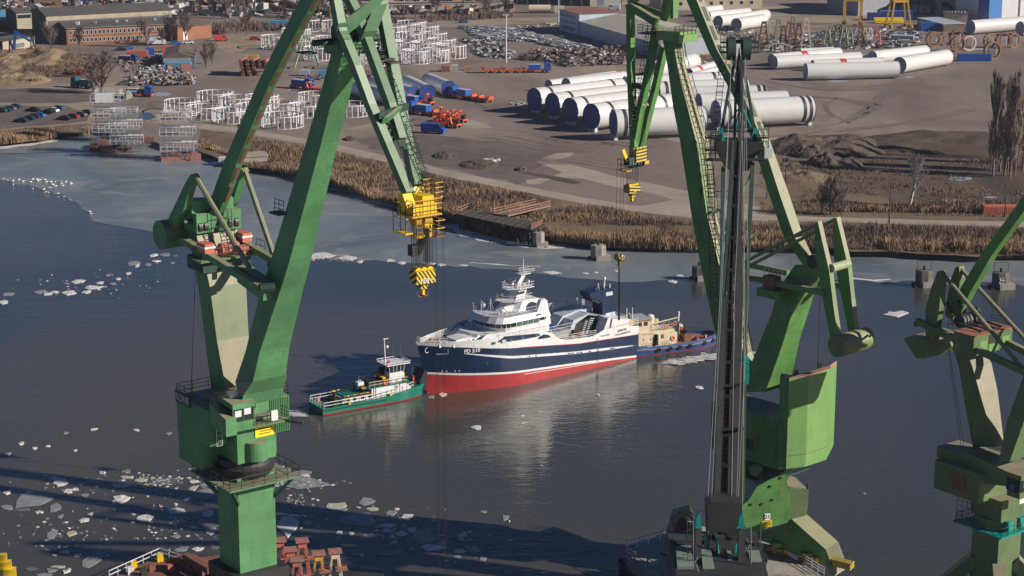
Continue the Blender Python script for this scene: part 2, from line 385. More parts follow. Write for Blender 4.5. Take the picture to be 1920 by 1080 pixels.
for i in range(len(SHF) - 1):
    for k in range(4): fs.append((i * 5 + k, (i + 1) * 5 + k, (i + 1) * 5 + k + 1, i * 5 + k + 1))
mb = MB(); mb.add(vs, fs); mb.build('yard_ground', YARD, kind='structure')
# ice sheet between shore and open water
ICEL = [(-400, 300), (-60, 322), (0, 340), (30, 345), (62, 351), (95, 360), (125, 371), (150, 385), (162, 400), (175, 412), (200, 420), (235, 425), (262, 432), (290, 438), (340, 452), (400, 464), (470, 470), (540, 474), (590, 476), (620, 489), (700, 487), (740, 492), (800, 494), (850, 498), (900, 502), (960, 505), (1010, 513), (1060, 520), (1100, 524), (1160, 527), (1230, 527), (1270, 521), (1300, 523), (1340, 527), (1440, 524), (1500, 530), (1560, 527), (1600, 525), (1650, 531), (1690, 528), (1735, 526), (1780, 534), (1830, 528), (1875, 526), (1920, 540), (2300, 545)]
rr = random.Random(3); pts = []
iw = [G(x, y, 0) for x, y in ICEL]
for a, b in zip(iw[:-1], iw[1:]):
    n = max(1, int((b - a).length / 3))
    for i in range(n): pts.append(a.lerp(b, i / n) + Vector((rr.uniform(-.5, .5), rr.uniform(-1.3, 1.3), 0)))
pts.append(iw[-1])
inner = [p + Vector((0, 2.5, 0)) for p in SH[1:-1]]
mb = MB(); poly = pts + inner[::-1]
mb.prism([(p.x, p.y, .05) for p in poly], (0, 0, -.12)); mb.build('ice_sheet', ICE, kind='structure')
# white shore ice strip hugging the bank, broken along the way
def strip(name, px, w0, w1, z, mat, seed, kind='structure', jit=.6, step=3.0, land=False):
    rr = random.Random(seed); P0 = [(L(*p) if land else G(*p, 0)) for p in px]; a_ = []; b_ = []
    for a, b in zip(P0[:-1], P0[1:]):
        n = max(1, int((b - a).length / step)); d = (b - a).normalized(); nn = Vector((-d.y, d.x, 0))
        for i in range(n):
            p = a.lerp(b, i / n); q = rr.uniform(w0, w1)
            a_.append(p + nn * q + nn * rr.uniform(-jit, jit)); b_.append(p - nn * q + nn * rr.uniform(-jit, jit))
    m_ = len(a_); mb = MB()
    mb.add([(p.x, p.y, z) for p in a_ + b_], [(i, i + 1, m_ + i + 1, m_ + i) for i in range(m_ - 1)])
    return mb.build(name, mat, kind=kind)
strip('shore_ice', [(480, 316), (545, 327), (610, 345), (700, 374), (760, 392), (840, 410)], 1.2, 3.2, .09, SNOW, 1)
strip('shore_ice', [(845, 422), (880, 440), (930, 452), (985, 462), (1030, 462), (1090, 464)], 1.2, 3.0, .09, SNOW, 2)
strip('shore_ice', [(1040, 452), (1130, 464), (1240, 467), (1330, 468), (1450, 466)], 1.0, 3.0, .10, SNOW, 3)
strip('shore_ice', [(1450, 470), (1560, 471), (1660, 476), (1770, 482), (1860, 484), (1960, 482)], 1.2, 3.6, .09, SNOW, 4)
strip('shore_ice', [(-20, 279), (30, 274), (80, 266), (130, 261)], 1.5, 3.5, .09, SNOW, 5)
for i, l in enumerate([[(1440, 460), (1560, 462), (1680, 467), (1800, 473)], [(880, 493), (960, 498), (1040, 500)], [(1590, 521), (1640, 526), (1700, 522)], [(1760, 520), (1800, 527), (1830, 522)]]):
    strip('ice_ridge', l, .15, .7, .075, SNOW, 20 + i, jit=.4)
def pline(name, px, wd, mat, dz, seed, jit=.5):
    return strip(name, px, wd * .5, wd * .55, LZ + dz, mat, seed, jit=jit, step=4, land=True)
# yard surfaces, each sheet a few millimetres above the one below
gsheet('scrub_ground', [(1425, 430), (1425, 300), (1480, 268), (1640, 262), (1800, 262), (2100, 250), (2300, 470), (1900, 478), (1560, 466), (1425, 462)], .004, SCRUB, 2.5)
gsheet('scrub_ground', [(1500, 330), (1560, 285), (1760, 272), (2100, 290), (2150, 400), (1850, 405), (1700, 385), (1560, 350)], .008, SCRUBD, 3)
gsheet('bank_ground', [(470, 313), (545, 322), (620, 342), (700, 366), (760, 382), (830, 398), (930, 436), (1035, 443), (1130, 457), (1240, 460), (1440, 460), (1440, 418), (1290, 412), (1200, 398), (1080, 375), (960, 352), (860, 336), (740, 308), (640, 286), (560, 270), (480, 258), (380, 240), (370, 285)], .008, SCRUB, .8)
gsheet('bank_ground', [(-200, 300), (0, 268), (100, 254), (165, 247), (168, 232), (60, 240), (-60, 255), (-300, 270)], .008, SCRUB, .8)
pline('access_road', [(380, 236), (450, 244), (520, 256), (600, 270), (680, 288), (760, 306), (860, 330), (960, 350), (1080, 373), (1180, 390), (1290, 402)], 5.5, PALE, .014, 4, .4)
gsheet('access_road', [(1015, 308), (1070, 309), (1120, 321), (1200, 341), (1290, 358), (1440, 392), (1440, 414), (1290, 408), (1190, 395), (1150, 388), (1210, 386), (1262, 376), (1235, 366), (1150, 350), (1090, 335), (1036, 331), (1050, 322)], .018, PALE, .7)
gsheet('concrete_patch', [(1014, 296), (1045, 287), (1075, 286), (1066, 293), (1032, 301)], .012, PALE, .6)
gsheet('concrete_patch', [(985, 338), (1010, 333), (1034, 335), (1012, 345), (990, 345)], .022, PALE, .6)
pline('access_road', [(1430, 408), (1560, 412), (1700, 416), (1860, 420), (2100, 424)], 5.5, PALE, .014, 6, .4)
pline('yard_road', [(590, 44), (700, 48), (830, 45), (960, 40), (1045, 37), (1200, 33)], 22, GRAVEL, .006, 7, 1.5)
gsheet('gravel_lot', [(395, 78), (410, 64), (560, 62), (700, 60), (720, 72), (560, 80), (470, 92), (430, 100)], .006, GRAVEL, 1.5)
gsheet('gravel_lot', [(1425, 14), (1560, 4), (1680, -5), (1680, 30), (1600, 48), (1440, 48)], .006, GRAVEL, 1.5)
gsheet('gravel_lot', [(-300, 190), (0, 165), (140, 158), (235, 150), (255, 118), (300, 90), (360, 84), (210, 200), (160, 232), (60, 238), (-300, 262)], .005, GRAVEL, 1.8)
gsheet('car_park', [(-60, 205), (30, 197), (120, 200), (175, 210), (170, 226), (60, 238), (-60, 246)], .010, TRACK, 1.2)
gsheet('dark_yard', [(-20, 165), (100, 166), (200, 172), (215, 180), (120, 195), (-20, 190)], .010, TRACK, 1.5)
gsheet('gravel_lot', [(235, 212), (275, 204), (330, 212), (420, 240), (470, 246), (440, 252), (370, 242), (270, 226)], .012, GRAVEL, 1.2)
gsheet('gravel_lot', [(640, 243), (700, 231), (735, 230), (700, 241), (650, 248)], .012, GRAVEL, .8)
gsheet('gravel_lot', [(858, 228), (885, 225), (925, 238), (905, 242), (870, 238)], .012, PALE, .8)
gsheet('gravel_lot', [(1070, 130), (1130, 122), (1260, 122), (1260, 128), (1130, 142)], .006, GRAVEL, 1.2)
gsheet('gravel_lot', [(1190, 250), (1240, 244), (1330, 255), (1420, 256), (1380, 268), (1280, 268)], .006, GRAVEL, 1.5)
gsheet('dark_yard', [(640, 262), (760, 250), (900, 262), (1010, 290), (1000, 330), (960, 345), (800, 305)], .003, TRACK, 3)
for i, l in enumerate([[(910, 305), (930, 300), (955, 303), (940, 310)]]): gsheet('dark_patch', l, .02, TRACK, .4)
# puddles and frozen puddles
for i, (cx, cy, rx, ry, m_) in enumerate([(305, 177, 20, 4.0, MELT), (275, 218, 16, 7, PUDDLE), (1692, 279, 17, 2.6, BLUEL), (1800, 335, 26, 4.2, BLUEL), (1733, 314, 9, 1.6, PUDDLE), (1790, 376, 32, 2.5, MELT), (1855, 370, 20, 1.6, MELT), (1572, 152, 24, 2.3, MELT), (1705, 145, 9, 1.2, MELT), (926, 303, 8, 1.6, MELT), (1735, 95, 40, 1.8, MELT), (1830, 92, 40, 1.6, MELT)]):
    ws = [L(cx + rx * math.cos(t * .5236) * random.uniform(.7, 1.1), cy + ry * math.sin(t * .5236) * random.uniform(.7, 1.15)) for t in range(12)]
    sheet('puddle', ws, LZ + .03, {BLUEL: MELT, MELT: MELT, PUDDLE: PUDDLE}[m_], jit=.3, step=2)
# tyre tracks: curved ruts pressed into the yard
rr = random.Random(11)
def ruts(px, n, spread, mat, wd, name='tyre_track'):
    mb = MB()
    base = [L(*p) for p in px]; S_ = []
    for i in range(len(base) - 1):
        p0 = base[max(0, i - 1)]; p1 = base[i]; p2 = base[i + 1]; p3 = base[min(len(base) - 1, i + 2)]
        for k in range(8):
            t = k / 8; S_.append(.5 * ((2 * p1) + (p2 - p0) * t + (2 * p0 - 5 * p1 + 4 * p2 - p3) * t * t + (3 * p1 - p0 - 3 * p2 + p3) * t ** 3))
    S_.append(base[-1])
    for j in range(n):
        off = rr.uniform(-spread, spread); ww = wd * rr.uniform(.5, 1.2); i0 = rr.randint(0, len(S_) // 3); i1 = rr.randint(2 * len(S_) // 3, len(S_) - 1); z = LZ + .024 + .003 * j
        a_ = []; b_ = []
        for i in range(i0, i1):
            d = (S_[min(i + 1, len(S_) - 1)] - S_[max(i - 1, 0)]).normalized(); nn = Vector((-d.y, d.x, 0)); o = off * (1 + .3 * math.sin(i * .25 + j))
            a_.append(S_[i] + nn * (o + ww / 2)); b_.append(S_[i] + nn * (o - ww / 2))
        m_ = len(a_)
        if m_ > 1: mb.add([(p.x, p.y, z) for p in a_ + b_], [(i, i + 1, m_ + i + 1, m_ + i) for i in range(m_ - 1)])
    return mb.build(name, mat, kind='structure')
ruts([(1440, 175), (1500, 180), (1570, 185), (1640, 200), (1600, 215), (1560, 232)], 4, 3, RUTM, 1.2)
ruts([(1540, 240), (1600, 228), (1650, 200), (1660, 180), (1690, 165), (1780, 152)], 5, 4, RUTM, 1.2)
ruts([(1560, 245), (1660, 236), (1750, 222), (1830, 205)], 5, 3, RUTM, 1.4)
ruts([(1450, 150), (1560, 165), (1700, 160), (1850, 168)], 6, 6, RUTM, 1.5)
ruts([(1600, 235), (1560, 215), (1550, 195), (1580, 178)], 3, 3, RUTM, 1.2)
ruts([(860, 250), (960, 256), (1060, 275), (1130, 262), (1260, 280)], 8, 8, RUTM, .8)
ruts([(700, 262), (820, 268), (960, 290), (1080, 300), (1250, 330)], 8, 6, RUTM, .7)
ruts([(1330, 258), (1420, 255), (1500, 250), (1560, 240)], 5, 4, RUTM, .8)
ruts([(880, 190), (920, 210), (980, 215), (1000, 240)], 4, 5, RUTM, .7)
ruts([(330, 195), (290, 190), (278, 196), (300, 204), (335, 206)], 2, 1.2, TRACK, 1.0)
ruts([(330, 208), (280, 205), (262, 213), (278, 226), (300, 228)], 2, 1.2, TRACK, 1.0)
# heaps of earth
def mound(name, px, hgt, mat, seed, label=None, cat=None, jag=.25, kind=None, n=34):
    rr = random.Random(seed); P0 = [L(*p) for p in px]
    xs = [p.x for p in P0]; ys = [p.y for p in P0]; cx = (min(xs) + max(xs)) / 2; cy = (min(ys) + max(ys)) / 2; rx = (max(xs) - min(xs)) / 2; ry = (max(ys) - min(ys)) / 2
    from mathutils import noise
    vs = []; fs = []
    for j in range(n + 1):
        for i in range(n + 1):
            u_ = -1 + 2 * i / n; v_ = -1 + 2 * j / n; r = math.sqrt(u_ * u_ + v_ * v_)
            q = max(0, 1 - r * r); nz = noise.fractal(Vector((u_ * 2.2 + seed, v_ * 2.2, seed * .7)), 1.0, 2.0, 5)
            z = hgt * (q ** .7) * (1 + nz * jag * 2.2) - (.15 if q == 0 else 0)
            vs.append((cx + rx * u_, cy + ry * v_, LZ + max(z, -.15)))
    for j in range(n):
        for i in range(n): a = j * (n + 1) + i; fs.append((a, a + 1, a + n + 2, a + n + 1))
    mb = MB(); mb.add(vs, fs)
    return mb.build(name, mat, label=label, cat=cat, kind=kind)
mound('terrain', [(-120, 152), (190, 104)], 5.2, HILLM, 1, kind='structure')
mound('terrain', [(-60, 162), (110, 142)], 2.4, HILLM, 9, kind='structure')
mound('terrain', [(1432, 296), (1650, 262)], 3.4, MUDM, 2, kind='structure')
mound('terrain', [(1480, 298), (1560, 284)], 2.4, MUDM, 3, kind='structure')
mound('terrain', [(1520, 318), (1610, 298)], 2.6, MUDM, 4, kind='structure')
mound('terrain', [(1560, 290), (2000, 255)], 3.0, SCRUBD, 5, kind='structure')
mound('terrain', [(1440, 345), (1560, 325)], 1.6, SCRUB, 6, kind='structure')
for k, (a, b, hh) in enumerate([((862, 300), (935, 318), .9), ((812, 287), (856, 299), .9), ((965, 314), (990, 322), .8), ((645, 258), (670, 265), .8)]):
    mound('soil_heap', [a, b], hh, MUDM, 20 + k, ['flat dark soil heap left of the small white tarpaulin', 'small dark soil heap left of another heap on the yard', 'tiny dark soil heap above the concrete patch', 'little dark heap on gravel right of the big green boom'][k], 'soil heap')
mound('gravel_pile', [(228, 187), (254, 178)], 2.2, STONEG, 30, 'green grey gravel pile in front of the blue truck', 'gravel pile', .12)
pline('soil_ridge', [(985, 323), (1020, 329), (1060, 338), (1110, 350)], 2.6, MUDM, .05, 31, 1.0)
# near quay, out of frame, on which the cranes stand, and the finger pier at lower right
mb = MB(); mb.prism([(-900, -900, 2), (900, -900, 2), (900, 232, 2), (-900, 196, 2)], (0, 0, -5)); mb.build('near_quay', CONC, kind='structure')
PIER = [(1166, 1034), (1264, 990), (1310, 985), (1440, 1018), (1545, 1082), (1545, 1200), (1250, 1200), (1250, 1084)]
PW = [G(x, y, 2.2) for x, y in PIER]
mb = MB(); mb.prism([(p.x, p.y, 2.2) for p in PW], (0, 0, -5)); mb.build('pier_deck', CONC, kind='structure')
# ---------------------------------------------------------------- the cranes
def girder(C, st, ts, w0=3.0):
    """st: (x_split, x_left, x_right, y) read off the picture; returns rings of the box girder."""
    rings = []; info = []
    sp = [C.sz(a[0], a[3], ts * w0 / 2) for a in (st[0], st[-1])]
    e = (C.u * (sp[1][0] - sp[0][0]) + Vector((0, 0, sp[1][1] - sp[0][1]))).normalized(); n = e.cross(C.a)
    for xs, xl, xr, y in st:
        w = w0
        for _ in range(4):
            s1, z1 = C.sz(xs, y, ts * w / 2); X = C.W(s1, ts * w / 2, z1)
            if xr is not None and xr < 50: w = xr; break
            if xr is None: break
            d = ray(xr, y); k = (X - CAMP).dot(n) / d.dot(n); Y = CAMP + d * k; w = abs((Y - X).dot(C.a))
        s1, z1 = C.sz(xs, y, ts * w / 2); s2, z2 = C.sz(xl, y, ts * w / 2); w0 = w
        rings.append([C.W(s1, -w / 2, z1), C.W(s1, w / 2, z1), C.W(s2, w / 2, z2), C.W(s2, -w / 2, z2)]); info.append((s1, z1, s2, z2, w))
    return rings, info
def bx(C, s0, s1, t0, t1, z0, z1, mb=None):
    mb = mb or MB(); return mb.obox(C.W((s0 + s1) / 2, (t0 + t1) / 2, (z0 + z1) / 2), C.u * (s1 - s0) / 2, C.a * (t1 - t0) / 2, (0, 0, (z1 - z0) / 2))
def drum(C, s, t0, t1, z, r, n=24, mb=None):
    mb = mb or MB(); return mb.tube(C.W(s, t0, z), C.W(s, t1, z), r, r, n)
def inplate(C, pxs, t, th, mb=None):
    mb = mb or MB(); return mb.prism([C.P(x, y, t) for x, y in pxs], C.a * th)
def ladder(mb, p0, p1, side, wd=.5, r=.04, step=.45):
    p0, p1 = Vector(p0), Vector(p1); sd = Vector(side).normalized() * wd / 2; n = int((p1 - p0).length / step)
    mb.tube(p0 - sd, p1 - sd, r, r, 4, False); mb.tube(p0 + sd, p1 + sd, r, r, 4, False)
    for i in range(n): q = p0.lerp(p1, i / n); mb.tube(q - sd, q + sd, r * .8, r * .8, 3, False)
    return mb
def hook_block(C, x0, x1, y0, y1, s, t, name, label, yhook, mat, txt=None, cage=True):
    ctr = C.P((x0 + x1) / 2, (y0 + y1) / 2, t)
    root = thing(name, ctr, label, 'hook block')
    pxm = F / (ctr - CAMP).length
    w_ = (x1 - x0) / pxm; h_ = (y1 - y0) / pxm / .97; dep = 1.3
    X = (C.a * .9 + C.u * .1); X.z = 0; X.normalize(); Yv = Vector((-X.y, X.x, 0)); Z = Vector((0, 0, 1))
    wl = w_ * .80
    mb = MB().obox(ctr, X * wl / 2, Yv * dep / 2, Z * h_ * .40); mb.build('block_housing', mat, root)
    for k in (-.3, 0, .3):
        c = ctr + X * wl * k + Z * h_ * .36; MB().tube(c - Yv * dep * .3, c + Yv * dep * .3, h_ * .24, h_ * .24, 14).build('sheave', YELLOW, root)
    yh = (yhook - y1) / pxm; b = ctr - Z * h_ * .40
    MB().obox(b - Z * yh * .22, X * wl * .17, Yv * dep * .3, Z * yh * .22).build('swivel', mat, root)
    MB().obox(b - Z * yh * .62, X * wl * .06, Yv * .22, Z * yh * .32).build('shank', YELLOW, root)
    mb = MB(); c = b - Z * yh * .78; rr_ = yh * .32
    for sgn in (-1, 1):
        arc = [c + X * sgn * rr_ * .75 + X * sgn * rr_ * .75 * math.cos(q) * 1.0 + Z * rr_ * math.sin(q) for q in [R(a) for a in (180, 215, 250, 285, 320, 355, 385)]]
        rad = [.30, .30, .28, .24, .18, .12, .06]
        for i in range(6): mb.tube(arc[i], arc[i + 1], rad[i] * rr_ * .9, rad[i + 1] * rr_ * .9, 7)
    mb.build('double_hook', RUST, root)
    if txt:
        n_ = -Yv if (-Yv).dot(CAMP - ctr) > 0 else Yv; Xd = X if X.x > 0 else -X
        letters('lettering', txt, h_ * .42, ctr + n_ * (dep / 2 + .03) - Z * h_ * .22, Xd, Z, WHITE, root, .012)
    return root, ctr, X, wl, dep, h_
def ropes(a_pts, b_pts, name, label, r=.035, cat='ropes'):
    mb = MB()
    for a, b in zip(a_pts, b_pts): mb.tube(a, b, r, r, 4, False)
    return mb.build(name, ROPE, label=label, cat=cat)

# ================= crane 1: the big green crane at left, boom towards the camera
C1 = Frame((-26, 184), (.6, -.8)); c1 = thing('harbour_crane', C1.W(0, 0, 2), 'huge green level luffing crane at left with grey column and yellow jib head', 'crane', 'shipyard cranes')
T = -1
bm, bi = girder(C1, [(474, 441, 532, 716), (487, 460, 540, 660), (527, 490, 569, 540), (540, 504, 580, 500), (602, 573, 633, 270), (629, 605, 661, 160), (642, 622, 676, 96)], T)
MB().loft(bm).build('boom', GREEN, c1)
r0, ri = girder(C1, [(474, 441, 532, 716), (456, 446, 525, 742), (452, 448, 520, 762)], T); MB().loft(r0).build('boom_foot', GREEN, c1)
mm, mi = girder(C1, [(424, 396, 474, 730), (407, 385, 468, 640), (394, 372, 463, 540), (383, 364, 457, 490), (372, 357, 449, 455), (361, 349, 440, 412), (366, 352, 436, 394)], T, 4.2)
MB().loft(mm).build('mast', GREENM, c1)
# tie beam running up out of the frame
tb, ti = girder(C1, [(408, 385, 418, 402), (416, 391, 426, 385), (446, 421, 458, 300), (504, 481, 517, 160), (545, 520, 559, 80), (589, 563, 602, 0), (640, 615, 654, -100)], T, 1.2)
tbo = MB().loft(tb).build('tie_beam', GREEN, c1)
mbs = MB()
for i in range(14):                                   # lightening slots on the sunny face
    a = 410 + i * 0; y0 = 378 - i * 36; y1 = y0 - 28
    def tp(y, f):
        for (q0, q1) in zip([(408, 418, 402), (416, 426, 385), (446, 458, 300), (504, 517, 160), (545, 559, 80), (589, 602, 0), (640, 654, -100)][:-1], [(416, 426, 385), (446, 458, 300), (504, 517, 160), (545, 559, 80), (589, 602, 0), (640, 654, -100)]):
            if q0[2] >= y >= q1[2]:
                k = (q0[2] - y) / (q0[2] - q1[2]); return q0[0] + (q1[0] - q0[0]) * k, q0[1] + (q1[1] - q0[1]) * k
        return 640, 654
    if y1 < -95: break
    w = ti[2][4]; s0, z0 = C1.sz(tp(y0, 0)[0], y0, -w / 2); s1, z1 = C1.sz(tp(y1, 0)[0], y1, -w / 2)
    e = (C1.W(s1, 0, z1) - C1.W(s0, 0, z0)).normalized(); nn = e.cross(C1.a)
    if nn.dot(CAMP - C1.W(s0, 0, z0)) < 0: nn = -nn
    mbs.obox((C1.W(s0, 0, z0) + C1.W(s1, 0, z1)) / 2 + nn * .02, C1.a * w * .26, e * (C1.W(s1, 0, z1) - C1.W(s0, 0, z0)).length / 2, nn * .02)
mbs.build('slot_cover', RUST, c1)
# slewing column
z_ = lambda y: C1.sz(466, y, 0)[1]
bx(C1, -2.0, 2.05, -2.05, 2.05, 26.2, z_(884)).build('column', GREEN, c1)
bx(C1, -2.9, 2.9, -2.9, 2.9, 24.6, 26.2).build('column_base', GREYST, c1)
MB().loft([[C1.W(s * k, t * k, z) for s, t in ((-1, -1), (1, -1), (1, 1), (-1, 1))] for k, z in ((9.5, 3.5), (8.5, 15), (6.2, 21), (3.2, 24.6))]).build('portal', GREYST, c1)
zt = z_(884)
MB().loft([[C1.W(r * math.cos(q), r * math.sin(q), z) for q in [math.pi * 2 * k / 24 for k in range(24)]] for r, z in ((2.6, zt - .1), (3.0, zt + .8), (2.7, zt + 1.0), (2.55, zt + 1.6))]).build('slewing_ring', GREYST, c1)
bx(C1, -3.9, 3.9, -3.9, 3.9, zt - .5, zt - .35).build('walkway', GREEN, c1)
mb = MB(); mb.rail([C1.W(s, t, zt - .35) for s, t in ((-3.8, -3.8), (3.8, -3.8), (3.8, 3.8), (-3.8, 3.8))], 1.1, 1.3, .04, 1, True); mb.build('walkway_railing', GREYST, c1)
for (s, t) in ((-3.4, -3.4), (3.4, -3.4), (3.4, 3.4), (-3.4, 3.4)): MB().beam(C1.W(s * .6, t * .6, zt - 2.6), C1.W(s, t, zt - .5), .3, .3).build('bracket', DKGREEN, c1)
zk = zt + 1.6; zh = z_(784)
bx(C1, -2.1, 2.4, -2.1, 2.1, zk, zh + .4).build('slewing_body', GREEN, c1)
mb = MB(); mb.loft([[C1.W(2.4 + .9 * math.sin(q) * 1.0, 1.15 * -math.cos(q), z) for q in [math.pi * k / 10 for k in range(11)]] for z in (zk + .15, zk + 2.0)]); mb.build('motor_guard', GREEN, c1)
# machinery house
hs0, hz0 = C1.sz(391, 771, -4.4); hb0 = C1.sz(392, 837, -4.4); ht1 = C1.sz(330, 736, -4.4); hb1 = C1.sz(331, 803, -4.4)
fs_ = hs0; bk = ht1[0]; topz = hz0; botz = hb0[1]
bx(C1, bk, fs_, -4.4, 4.4, botz, topz).build('machinery_house', GREEN, c1)
bx(C1, bk - .25, bk + 4.2, -4.2, 4.2, botz - 3.0, botz + 2.4).build('ballast_box', GREEN, c1)
for k in range(44):                              # ribs on the front wall
    t = -4.3 + 8.6 * k / 43
    if -2.3 < t < 2.3: continue
    MB().obox(C1.W(fs_ + .05, t, (botz + topz) / 2), C1.u * .05, C1.a * .045, (0, 0, (topz - botz) / 2 - .1)).build('wall_rib', GREEN, c1)
mb = MB(); mb.rail([C1.W(fs_, -4.3, topz), C1.W(bk, -4.3, topz), C1.W(bk, 4.3, topz), C1.W(fs_, 4.3, topz), C1.W(fs_, 2.6, topz)], 1.15, 1.6, .035, 2); mb.build('roof_railing', GREYST, c1)
bx(C1, bk + .3, bk + .45, 1.2, 3.9, topz, topz + 1.5).build('white_screen', WHITE, c1)
bx(C1, bk + 2.5, bk + 2.8, -2.6, 3.6, topz + .05, topz + .35).build('hoist_beam', YELLOWO, c1)
mb = MB(); mb.obox(C1.W(bk + 1.6, -4.52, topz + .05), C1.u * 1.5, C1.a * .04, (0, 0, .62)); sg = mb.build('maker_sign', SOOT, c1)
letters('lettering', 'KONE', 1.0, C1.W(bk + 1.6, -4.6, topz + .02), C1.u, (0, 0, 1), SILVER, c1, .02)
# front gallery, cabin, sign
bx(C1, 2.2, 3.7, -3.6, 3.0, zh - .15, zh).build('gallery', GREEN, c1)
mb = MB(); mb.rail([C1.W(2.3, 2.9, zh), C1.W(3.6, 2.9, zh), C1.W(3.6, -.6, zh)], 1.1, 1.1, .035, 2); mb.build('gallery_railing', GREYST, c1)
p = C1.P(475, 790, 0)
s_, zz = C1.sz(475, 790, .6)
mb = MB(); mb.obox(C1.W(2.47, .9, zh - 1.05), C1.a * 1.05, C1.u * .03, (0, 0, .55)); sgn = mb.build('warning_sign', paint('sign_yellow', (.85, .62, .02), .5, .06), c1)
mb = MB()
for k, (ln, off) in enumerate(((1.5, 0), (1.2, .1), (1.4, 0))):
    for q in range(5): mb.obox(C1.W(2.52, .9 + off - ln / 2 + ln * (q + .5) / 5, zh - .78 - .25 * k), C1.a * ln * .07, C1.u * .01, (0, 0, .045))
mb.build('sign_lines', BLACK, c1)
cs, cz = C1.sz(443, 770, -2.9)
cb = [(-1.15, -1.1), (1.15, -1.1), (1.15, 1.1), (-1.15, 1.1)]
cc = (3.4, -2.5); zc0 = zh + .1
MB().loft([[C1.W(cc[0] + s * a_, cc[1] + t * a_, z) for s, t in cb] for a_, z in ((.85, zc0), (1, zc0 + 1.0))]).build('cabin_base', GREEN, c1)
MB().loft([[C1.W(cc[0] + s * .97, cc[1] + t * .97, z) for s, t in cb] for z in (zc0 + 1.0, zc0 + 2.3)]).build('cabin_window', GLASS, c1)
mb = MB()
for s, t in cb: mb.beam(C1.W(cc[0] + s, cc[1] + t, zc0 + .9), C1.W(cc[0] + s, cc[1] + t, zc0 + 2.4), .12, .12)
mb.beam(C1.W(cc[0] + 1.15, cc[1], zc0 + 1), C1.W(cc[0] + 1.15, cc[1], zc0 + 2.3), .08, .08); mb.build('cabin_frame', GREEN, c1)
bx(C1, cc[0] + .6, cc[0] + 1.17, cc[1] - .9, cc[1] - .2, zc0 + 1.5, zc0 + 2.1).build('cabin_blind', WHITE, c1)
bx(C1, cc[0] + .6, cc[0] + 1.17, cc[1] + .1, cc[1] + .8, zc0 + 1.6, zc0 + 2.2).build('cabin_blind', WHITE, c1)
MB().loft([[C1.W(cc[0] - 1.3, cc[1] - 1.2, zc0 + 2.5), C1.W(cc[0] + 1.3, cc[1] - 1.2, zc0 + 2.3), C1.W(cc[0] + 1.3, cc[1] + 1.2, zc0 + 2.3), C1.W(cc[0] - 1.3, cc[1] + 1.2, zc0 + 2.5)], [C1.W(cc[0] - 1.3, cc[1] - 1.2, zc0 + 3.1), C1.W(cc[0] + 1.3, cc[1] - 1.2, zc0 + 2.8), C1.W(cc[0] + 1.3, cc[1] + 1.2, zc0 + 2.8), C1.W(cc[0] - 1.3, cc[1] + 1.2, zc0 + 3.1)]]).build('cabin_roof', GREEN, c1)
bx(C1, cc[0] - 3.6, cc[0] - 1.2, cc[1] - 1.1, cc[1] + .8, zc0 - .6, zc0 + 2.6).build('cabin_passage', GREEN, c1)
bx(C1, cc[0] - 1.0, cc[0] - .2, cc[1] - .6, cc[1] + .5, zc0 + 3.0, zc0 + 3.5).build('air_conditioner', WHITE, c1)
bx(C1, 3.5, 3.7, 1.0, 1.7, zh + .2, zh + 1.2).build('electrical_box', WHITE, c1)
mb = MB()
for k in range(4): mb.beam(C1.W(3.4, 2.4 + k * .35, zh - .1), C1.W(4.0 + k * .2, 3.0 + k * .3, zh - .1 - .1 * k), .3, .2)
mb.build('cable_bundle', SOOT, c1)
mb = MB(); ladder(mb, C1.W(fs_ + .3, -3.5, botz), C1.W(fs_ + .3, -3.5, topz), C1.a, .6); mb.build('ladder', WHITEF, c1)
MB().loft([[C1.W(s, -4.55, z) for s, z in ((hs0 + 3.6, hz0 - 1.6), (hs0 + 3.6, hz0 + .1), (hs0 + .4, hz0 + .9), (hs0 + .6, hz0 - 1.2))], [C1.W(s, -3.4, z) for s, z in ((hs0 + 3.6, hz0 - 1.6), (hs0 + 3.6, hz0 + .1), (hs0 + .4, hz0 + .9), (hs0 + .6, hz0 - 1.2))]]).build('stair_screen', GREEN, c1)
# mast door, ladder
ms = MB(); a = C1.P(410, 480, -.2); b = C1.P(398, 432, -.2); off = C1.u * .6
ladder(ms, C1.P(420, 462, 0) + off, C1.P(412, 420, 0) + off, C1.a, .9, .05, .35); ladder(ms, C1.P(432, 470, 0) + off, C1.P(425, 430, 0) + off, C1.a, .9, .05, .35); ms.build('mast_ladder', DKGREEN, c1)
# mast head, sheaves
mh = C1.sz(398, 400, 0)
bx(C1, mh[0] - 1.2, mh[0] + 1.3, -2.4, 2.4, mh[1] - 1.5, mh[1] + .4).build('mast_head', GREEN, c1)
for t in (-2.0, -1.4, 1.2, 1.9): drum(C1, mh[0] + .9, t - .2, t + .2, mh[1] - .9, .6, 20).build('rope_sheave', SOOT, c1)
mb = MB(); mb.rail([C1.W(mh[0] + 1.6, t, mh[1] - 1.8) for t in (-1.0, 1.2)], 2.4, 1.2, .04, 2); mb.build('mast_head_railing', DKGREEN, c1)
